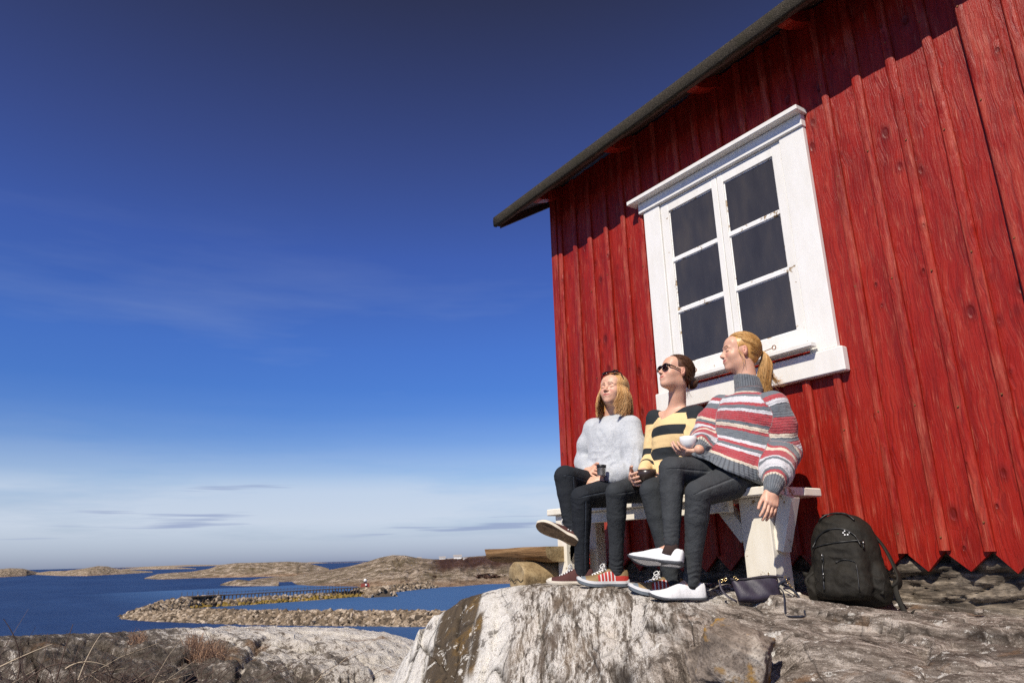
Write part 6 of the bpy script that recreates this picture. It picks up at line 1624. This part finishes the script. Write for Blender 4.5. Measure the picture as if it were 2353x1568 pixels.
M_hwhite = mat('white_house_wall', (.8, .8, .78), .6); M_hroof = mat('grey_house_roof', (.30, .28, .27), .8)
HL = ['leftmost tiny white house on the far ridge, standing alone', 'second tiny white house from the left on the far ridge', 'tiny white house in the middle of the far ridge group, set lowest', 'largest tiny white house near the right end of the far ridge', 'rightmost tiny white house on the far ridge']
for k, (px, py, s_) in enumerate(((963, 1283, 2.2), (1016, 1283.5, 3.2), (1034, 1286.5, 2.6), (1051, 1281.5, 4.0), (1068, 1284, 2.))):
    P = sea_pt(px, 1347); D0 = math.hypot(P[0], P[1]+3.5)*1.44; d = ray(px, py); c = CC+d*(D0/math.hypot(d[0], d[1])); fw = nrm([d[0], d[1], 0]); rt = np.cross(fw, [0, 0, 1])
    hb = MB(); hb.obox(c, rt*s_*.62, fw*s_*.4, np.array([0, 0, s_*.25])); o = hb.build('house', [M_hwhite], loc=c-np.array([0, 0, s_*.25])); tag(o, HL[k], 'house', 'white houses on the far ridge')
    rb = MB(); z = np.array([0, 0, 1.]); t_ = c+z*s_*.25
    V = [t_+rt*s_*.7*a+fw*s_*.46*b_ for a in (-1, 1) for b_ in (-1, 1)]+[t_+z*s_*.32+rt*s_*.7*a for a in (-1, 1)]
    rb.add(V, [(0, 1, 4), (2, 5, 3), (0, 4, 5, 2), (1, 3, 5, 4), (0, 2, 3, 1)]); rb.build('roof', [M_hroof], o)

# breakwaters: ridges of dumped boulders
def b_rubble(t, b):
    r = attr(t, 'rnd'); v = obj_co(t); n = noise_(t, v, 1.6, 5, .6)
    c = ramp(t, r, [(0, (.07, .052, .036)), (.35, (.21, .155, .10)), (.7, (.34, .26, .18)), (1, (.55, .45, .34))])
    c = mixc(t, ramp(t, n, [(.4, (.5,)), (.6, (0,))]), c, (.08, .065, .05)); c = mixc(t, attr(t, 'weed'), c, (.26, .17, .03)); L(t, c, b.inputs['Base Color'])
M_rubble = mat('breakwater_boulders', (.3, .25, .2), .95, .15, build=b_rubble)
_ico = None
def ico():
    global _ico
    if _ico is None:
        import bmesh
        bm = bmesh.new(); bmesh.ops.create_icosphere(bm, subdivisions=1, radius=1); _ico = (np.array([v.co for v in bm.verts]), [tuple(v.index for v in f.verts) for f in bm.faces]); bm.free()
    return _ico
def mound(name, label, path, w, h, n, rs, weed=None):
    """path: list of world xy; boulders heaped to height h above the water over half-width w"""
    path = np.array(path, float); seg = np.linalg.norm(np.diff(path, axis=0), axis=1); cum = np.r_[0, np.cumsum(seg)]; tot = cum[-1]
    iv, if_ = ico(); mb = MB(); ws = []
    for i in range(n):
        s_ = random.random()*tot; k = min(np.searchsorted(cum, s_)-1, len(seg)-1); k = max(k, 0); t_ = (s_-cum[k])/seg[k]; p = path[k]*(1-t_)+path[k+1]*t_
        d = (path[k+1]-path[k])/seg[k]; nn = np.array([-d[1], d[0]]); ww = w(s_/tot) if callable(w) else w; hh = h(s_/tot) if callable(h) else h
        o = random.uniform(-1, 1); q = p+nn*o*ww; z = -H-.6+(hh+.6)*(1-abs(o)**1.5)*random.uniform(.85, 1.)
        r = random.uniform(*rs); sc = np.array([random.uniform(.7, 1.2), random.uniform(.7, 1.2), random.uniform(.5, .9)])*r
        R = np.array(Matrix.Rotation(random.random()*6, 3, Vector((random.random(), random.random(), .3)).normalized()))
        V = (iv*(1+.18*rng.normal(size=(len(iv), 1)))*sc)@R.T+np.array([q[0], q[1], z])
        mb.add(V, if_, 0, random.random()); ws.append(np.full(len(V), float(weed(s_/tot, o, z)) if weed else 0.))
    # solid core
    for k in range(len(seg)):
        d = (path[k+1]-path[k])/seg[k]; nn = np.array([-d[1], d[0]]); w0 = (w(cum[k]/tot) if callable(w) else w)*.75; w1 = (w(cum[k+1]/tot) if callable(w) else w)*.75; h0 = (h(cum[k]/tot) if callable(h) else h)*.55; h1 = (h(cum[k+1]/tot) if callable(h) else h)*.55
        a, b_ = path[k], path[k+1]
        V = [(*(a-nn*w0), -H-.5), (*(a+nn*w0), -H-.5), (*(b_+nn*w1), -H-.5), (*(b_-nn*w1), -H-.5), (*(a-nn*w0*.4), -H+h0), (*(a+nn*w0*.4), -H+h0), (*(b_+nn*w1*.4), -H+h1), (*(b_-nn*w1*.4), -H+h1)]
        mb.add(V, [(0, 1, 5, 4), (1, 2, 6, 5), (2, 3, 7, 6), (3, 0, 4, 7), (4, 5, 6, 7)], 0, .2); ws.append(np.zeros(8))
    o = mesh_obj(name, np.concatenate(mb.V), mb.F, [M_rubble], attrs={'rnd': np.concatenate(mb.A), 'weed': np.concatenate(ws)}, smooth=False)
    return tag(o, label, 'breakwater')
S2 = lambda px, py: sea_pt(px, py)[:2]
mound('breakwater', 'near arm of the rubble breakwater, a long low ridge of grey and tan boulders', [S2(312, 1417), S2(360, 1420), S2(460, 1423), S2(600, 1428), S2(760, 1430), S2(900, 1431), S2(1010, 1432), S2(1120, 1434)], lambda s: 4.2+2.2*min(1, s*5), lambda s: .8+1.3*min(1, s*4), 6800, (.28, .8))
mound('breakwater', 'outer arm of the rubble breakwater, mustard weed at its waterline, carrying the wooden pier', [S2(312, 1414), S2(370, 1403), S2(450, 1394), S2(560, 1388), S2(700, 1378), S2(790, 1371), S2(860, 1366)], lambda s: 4. if s < .3 else 2.6, lambda s: 1.+1.7*min(1, s*4) if s < .4 else 1.5, 2600, (.45, 1.05), weed=lambda s, o, z: .85 if (s > .26 and z < -H+.75 and random.random() < .8) else 0)
mound('breakwater', 'round rubble head of the breakwater under the red beacon hut', [S2(815, 1366), S2(840, 1366), S2(862, 1367), S2(880, 1370)], 5.5, 2.2, 700, (.5, 1.2))
mound('breakwater', 'short rubble spit joining the beacon head to the far shore', [S2(862, 1362), S2(900, 1358), S2(940, 1353), S2(985, 1349)], 4.5, 2.0, 700, (.5, 1.3))
# pier
M_pier = mat('tarred_pier_wood', (.10, .07, .045), .9)
def pier():
    a = np.array(S2(470, 1392)); b_ = np.array(S2(815, 1369)); d = (b_-a)/np.linalg.norm(b_-a); nn = np.array([-d[1], d[0]]); Ln = np.linalg.norm(b_-a)
    if nn@(np.array([0, -3.5])-a) < 0: nn = -nn
    P = empty('pier', (a[0], a[1], -H), 'long low wooden pier with thin railings running along the outer breakwater', 'pier')
    dk = MB(); zc = -H+3.0; o = nn*1.6
    dk.obox(np.array([*((a+b_)/2+o), zc]), np.array([*d, 0])*Ln/2, np.array([*nn, 0])*1.1, np.array([0, 0, .12])); dk.build('deck', [M_pier], P)
    n = 44
    for i in range(n+1):
        q = a+d*Ln*i/n+o
        pb = MB(); pb.box((-.13, -.13, -3.3), (.13, .13, 0)); V = pb.V[0]+np.array([*(q+nn*.95), zc]); pb.V[0] = V; pb.build('pile', [M_pier], P)
    for i in range(n+1):
        q = a+d*Ln*i/n+o
        pb = MB(); pb.box((-.035, -.035, 0), (.035, .035, 1.2)); pb.V[0] = pb.V[0]+np.array([*(q-nn*.8), zc]); pb.build('rail_post', [M_pier], P)
    rl = MB()
    rl.obox(np.array([*((a+b_)/2+o-nn*.8), zc+.75]), np.array([*d, 0])*Ln/2, np.array([*nn, 0])*.04, np.array([0, 0, .05])); rl.build('rail', [M_pier], P)
    # timber landing stage at the near end
    st = MB(); c = np.array([*(a+o*1.0-d*1.5), -H+1.6]); st.obox(c+np.array([0, 0, 1.5]), np.array([*d, 0])*6, np.array([*nn, 0])*2.2, np.array([0, 0, .15]))
    for k in np.linspace(-1, 1, 8):
        st.obox(c+np.array([*(d*5.6*k+nn*1.9), 0]), np.array([*d, 0])*.16, np.array([*nn, 0])*.16, np.array([0, 0, 1.5])); st.obox(c+np.array([*(d*5.6*k-nn*1.9), 1.9]), np.array([*d, 0])*.06, np.array([*nn, 0])*.06, np.array([0, 0, .9]))
    st.build('landing_stage', [M_pier], P)
pier()
def beacon():
    c = S2(838, 1364); c = np.array([c[0], c[1], -H+1.6]); s_ = 1.
    fw = nrm([c[0], c[1]+3.5, 0]); rt = np.cross(fw, [0, 0, 1]); z = np.array([0, 0, 1.])
    B = empty('beacon_hut', c, 'small dark red beacon hut with a white lantern on the breakwater head', 'beacon')
    m = MB(); V = [c+rt*1.9*a+fw*1.9*b_ for a in (-1, 1) for b_ in (-1, 1)]+[c+rt*1.45*a+fw*1.45*b_+z*2.3 for a in (-1, 1) for b_ in (-1, 1)]
    m.add(V, [(0, 2, 3, 1), (4, 5, 7, 6), (0, 1, 5, 4), (2, 6, 7, 3), (0, 4, 6, 2), (1, 3, 7, 5)]); m.build('hut', [mat('beacon_red', (.22, .035, .02), .7)], B)
    Mw = mat('beacon_white', (.8, .79, .76), .5)
    m = MB(); m.tube([c+z*2.3, c+z*2.4], 1.35, 12); m.tube([c+z*2.45, c+z*3.1], .55, 12); m.build('gallery', [mat('beacon_dark', (.05, .03, .03), .6)], B)
    m = MB(); m.tube([c+z*3.1, c+z*3.5, c+z*3.8, c+z*3.95], [.62, .6, .4, .1], 12); m.build('lantern', [Mw], B)
    m = MB(); m.tube([c+z*1.55-fw*1.85+rt*.35, c+z*2.1-fw*1.75+rt*.35], .38, 10); m.build('light_shield', [Mw], B)
beacon()

# ================================================================== LEFT ROCK SLAB
def b_slab(t, b):
    v = obj_co(t)
    n = noise_(t, vmap(t, v, (1.1, 3.0, 2.5)), 1., 10, .72, .8); n2 = noise_(t, vmap(t, v, (6, 13, 13)), 1., 9, .76, .5); g = noise_(t, v, 38., 6, .75); rg = attr(t, 'pale')
    q = math_(t, 'ADD', math_(t, 'MULTIPLY', n, .62), math_(t, 'MULTIPLY', n2, .38)); q = math_(t, 'ADD', q, math_(t, 'MULTIPLY', math_(t, 'SUBTRACT', rg, .5), .17))
    c = ramp(t, q, [(.37, (.055, .045, .035)), (.45, (.15, .125, .10)), (.50, (.26, .22, .18)), (.53, (.66, .60, .52)), (.66, (.84, .79, .71))])
    c = mixc(t, ramp(t, g, [(.36, (.6,)), (.48, (0,))]), c, (.09, .07, .052))
    c = mixc(t, ramp(t, noise_(t, v, .9, 5, .6), [(.58, (0,)), (.66, (.6,))]), c, (.24, .13, .06))
    L(t, c, b.inputs['Base Color']); bump(t, b, math_(t, 'ADD', n2, math_(t, 'MULTIPLY', g, .25)), 1., .10)
M_slab = mat('slab_gneiss', (.3, .26, .2), .92, .15, build=b_slab)
def slab():
    pxs = np.concatenate([np.linspace(-900, -60, 60), np.linspace(-50, 1120, 520), np.linspace(1130, 1900, 50)])
    rs = np.concatenate([np.linspace(3.2, 9.5, 50), np.linspace(9.6, 25, 210), np.linspace(25.4, 44, 40)])
    az = np.array([math.atan2(ray(p, 1400)[1], ray(p, 1400)[0]) for p in pxs])
    A, Rr = np.meshgrid(az, rs, indexing='ij'); Px = np.repeat(pxs[:, None], len(rs), 1)
    X = Rr*np.cos(A); Y = -3.5+Rr*np.sin(A)
    top = np.array([(-900, 1500), (-100, 1462), (0, 1459), (150, 1456), (300, 1450), (380, 1442), (550, 1437), (700, 1439), (800, 1441), (880, 1450), (930, 1462), (1000, 1490), (1200, 1500), (1900, 1500)], float)
    ty = np.interp(pxs, top[:, 0], top[:, 1]); dep = np.array([-(lambda d: d[2]/math.hypot(d[0], d[1]))(ray(p, y)) for p, y in zip(pxs, ty)])
    rr = np.interp(pxs, (-900, 0, 350, 700, 950, 1900), (16, 17, 20, 22, 19, 14)); rr = rr+0*pxs
    ridge = -dep*rr
    near = -1.62-.35*sstep(500, 900, pxs)+.0*pxs
    q = (Rr-6.)/(rr[:, None]-6.)
    Z = near[:, None]*(1-sstep(0, 1, q))+ridge[:, None]*sstep(0, 1, q)
    P = np.stack([X, Y, 0*X], -1)
    nz = fbm(P*np.array([.35, .6, 1])+4, 5, .5); rib = 1-np.abs(fbm(np.stack([X*.5+Y*.25, Y*1.1-X*.2, 0*X], -1)+9, 4, .5))*2
    fade = sstep(1.0, .72, q)
    w1, w2, wr = worley(X*.55+.3*nz, Y*.95-.2*X, 21); v1, v2, vr = worley(X*2.2, Y*3.6-.6*X, 27)
    Z = Z+(.30*(wr-.5)+.05*(vr-.5)-.16*np.exp(-(w2-w1)/.05))*fade*sstep(0, .25, q)
    Z = Z+(nz*.30+rib*.10-.1)*fade*sstep(0, .25, q)+fbm(P*3.5, 4)*.05
    # cleft running towards the viewer
    cl = np.exp(-((Px-(585+(Rr-16)*9))/10.)**2)*sstep(12, 13.5, Rr)*sstep(18.5, 17, Rr); Z -= .16*cl
    past = np.maximum(q-1, 0); Z = Z-(past*rr[:, None])**1.25*.38
    Z = np.maximum(Z, -H-1)
    pale = .12+sstep(330, 700, Px+25*nz)*.80+sstep(.72, .95, q)*.5*sstep(280, 450, Px); pale = np.clip(pale, 0, 1)*.9+.05
    pale = pale-.55*np.exp(-((Px-620-60*nz)/190)**2-((q-.45)/.22)**2)
    V = np.stack([X, Y, Z], -1).reshape(-1, 3); nx, ny = X.shape; I = np.arange(nx*ny).reshape(nx, ny)
    Q = np.stack([I[:-1, :-1], I[:-1, 1:], I[1:, 1:], I[1:, :-1]], -1).reshape(-1, 4)[:, ::-1]
    tag(mesh_obj('rock_slab', V, Q, [M_slab], attrs={'pale': pale.ravel()}), kind='structure')
    return lambda px, r: None
slab()
# dry grass tufts and the tangle of bare twigs
M_twig = mat('bare_twig', (.075, .045, .032), .8); M_twigp = mat('pale_dry_stem', (.42, .34, .24), .8)
def bush():
    mb = MB()
    for i in range(400):
        px = random.gauss(110, 170) if random.random() < .75 else random.uniform(-150, 470)
        r = random.uniform(4.6, 7.5); d = ray(px, 1500); hd = nrm([d[0], d[1], 0]); base = np.array([CC[0]+hd[0]*r, CC[1]+hd[1]*r, -1.65])
        ty_ = random.uniform(1478+.12*max(0, px-40), 1640); dt = ray(px, ty_); Hh = (dt[2]/math.hypot(dt[0], dt[1])*r+1.65)/.78; lean = np.array([random.gauss(0, .35), random.gauss(0, .42), 0]); cv = np.array([random.gauss(0, .3), random.gauss(0, .3), 0])
        pts = [base+np.array([0, 0, Hh])*s_+lean*Hh*s_+cv*Hh*s_*s_ - np.array([0, 0, .25])*Hh*s_**3 for s_ in np.linspace(0, 1, 7)]
        pale = random.random() < .03
        mb.tube(pts, np.linspace(.0042, .0014, 7)*(1.1 if not pale else .9), 3, 1 if pale else 0, cap=False)
        for j in range(random.randint(2, 5)):
            k = random.randint(2, 5); p = pts[k]; dd = nrm(np.array([random.gauss(0, 1), random.gauss(0, 1), random.uniform(.1, 1.2)])); l_ = random.uniform(.1, .32)
            mb.tube([p, p+dd*l_*.5+np.array([0, 0, .02]), p+dd*l_+np.array([0, 0, random.uniform(-.03, .05)])], np.array([.0024, .0018, .001]), 3, 1 if pale else 0, cap=False)
    # a few that stand clear against the sea
    for (x0, y0, x1, y1, x2, y2, m) in ((180, 1560, 200, 1500, 232, 1455, 1), (40, 1560, 60, 1490, 8, 1420, 0), (130, 1560, 150, 1480, 168, 1432, 0), (50, 1570, 130, 1490, 250, 1540, 0), (-20, 1540, 60, 1500, 120, 1478, 1), (150, 1535, 190, 1505, 250, 1530, 1)):
        P = []
        for q in np.linspace(0, 1, 9):
            px = x0*(1-q)**2+2*x1*q*(1-q)+x2*q*q; py = y0*(1-q)**2+2*y1*q*(1-q)+y2*q*q; d = ray(px, py); P.append(CC+d*(5.2/math.hypot(d[0], d[1])))
        mb.tube(P, np.linspace(.0045, .0016, 9), 4, m, cap=False)
    o = mb.build('bush', [M_twig, M_twigp], loc=(-5.8, -3.2, -1.65)); tag(o, 'tangled leafless brown bush in the lower left corner, in front of the sea', 'bush')
bush()
M_grass = mat('dry_grass', (.30, .18, .11), .9)
def tufts():
    for (a, b_, r, n, h, lb) in ((420, 530, 15.5, 500, .34, 'patch of dry reddish grass on the pale rock slab below the breakwater'), (925, 990, 24, 200, .7, 'patch of orange dry grass where the slab meets the big rock'), (290, 340, 17.5, 120, .3, 'wispy dry grass on the slab edge against the sea')):
        mb = MB()
        for i in range(n):
            px = random.triangular(a, b_); d = ray(px, 1480); hd = nrm([d[0], d[1], 0]); rr = r+random.uniform(-.8, .8)
            z = GZ(px, rr)-.03
            p = np.array([CC[0]+hd[0]*rr, CC[1]+hd[1]*rr, z]); l_ = h*random.uniform(.4, 1); w_ = np.array([random.gauss(0, .25), random.gauss(0, .25), 1])*l_
            mb.tube([p, p+w_*.6, p+w_+np.array([random.gauss(0, .05), random.gauss(0, .05), -.05*l_])], np.array([.006, .005, .002]), 3, cap=False)
        tag(mb.build('dry_grass', [M_grass]), lb, 'grass', kind='stuff')
def GZ(px, r):
    me = bpy.data.objects['rock_slab'].data
    d = ray(px, 1480); hd = nrm([d[0], d[1], 0]); x, y = CC[0]+hd[0]*r, CC[1]+hd[1]*r
    global _sv
    try: V = _sv
    except NameError:
        V = np.zeros(len(me.vertices)*3, np.float32); me.vertices.foreach_get('co', V); V = V.reshape(-1, 3); _sv = V
    i = np.argmin((V[:, 0]-x)**2+(V[:, 1]-y)**2); return float(V[i, 2])
tufts()
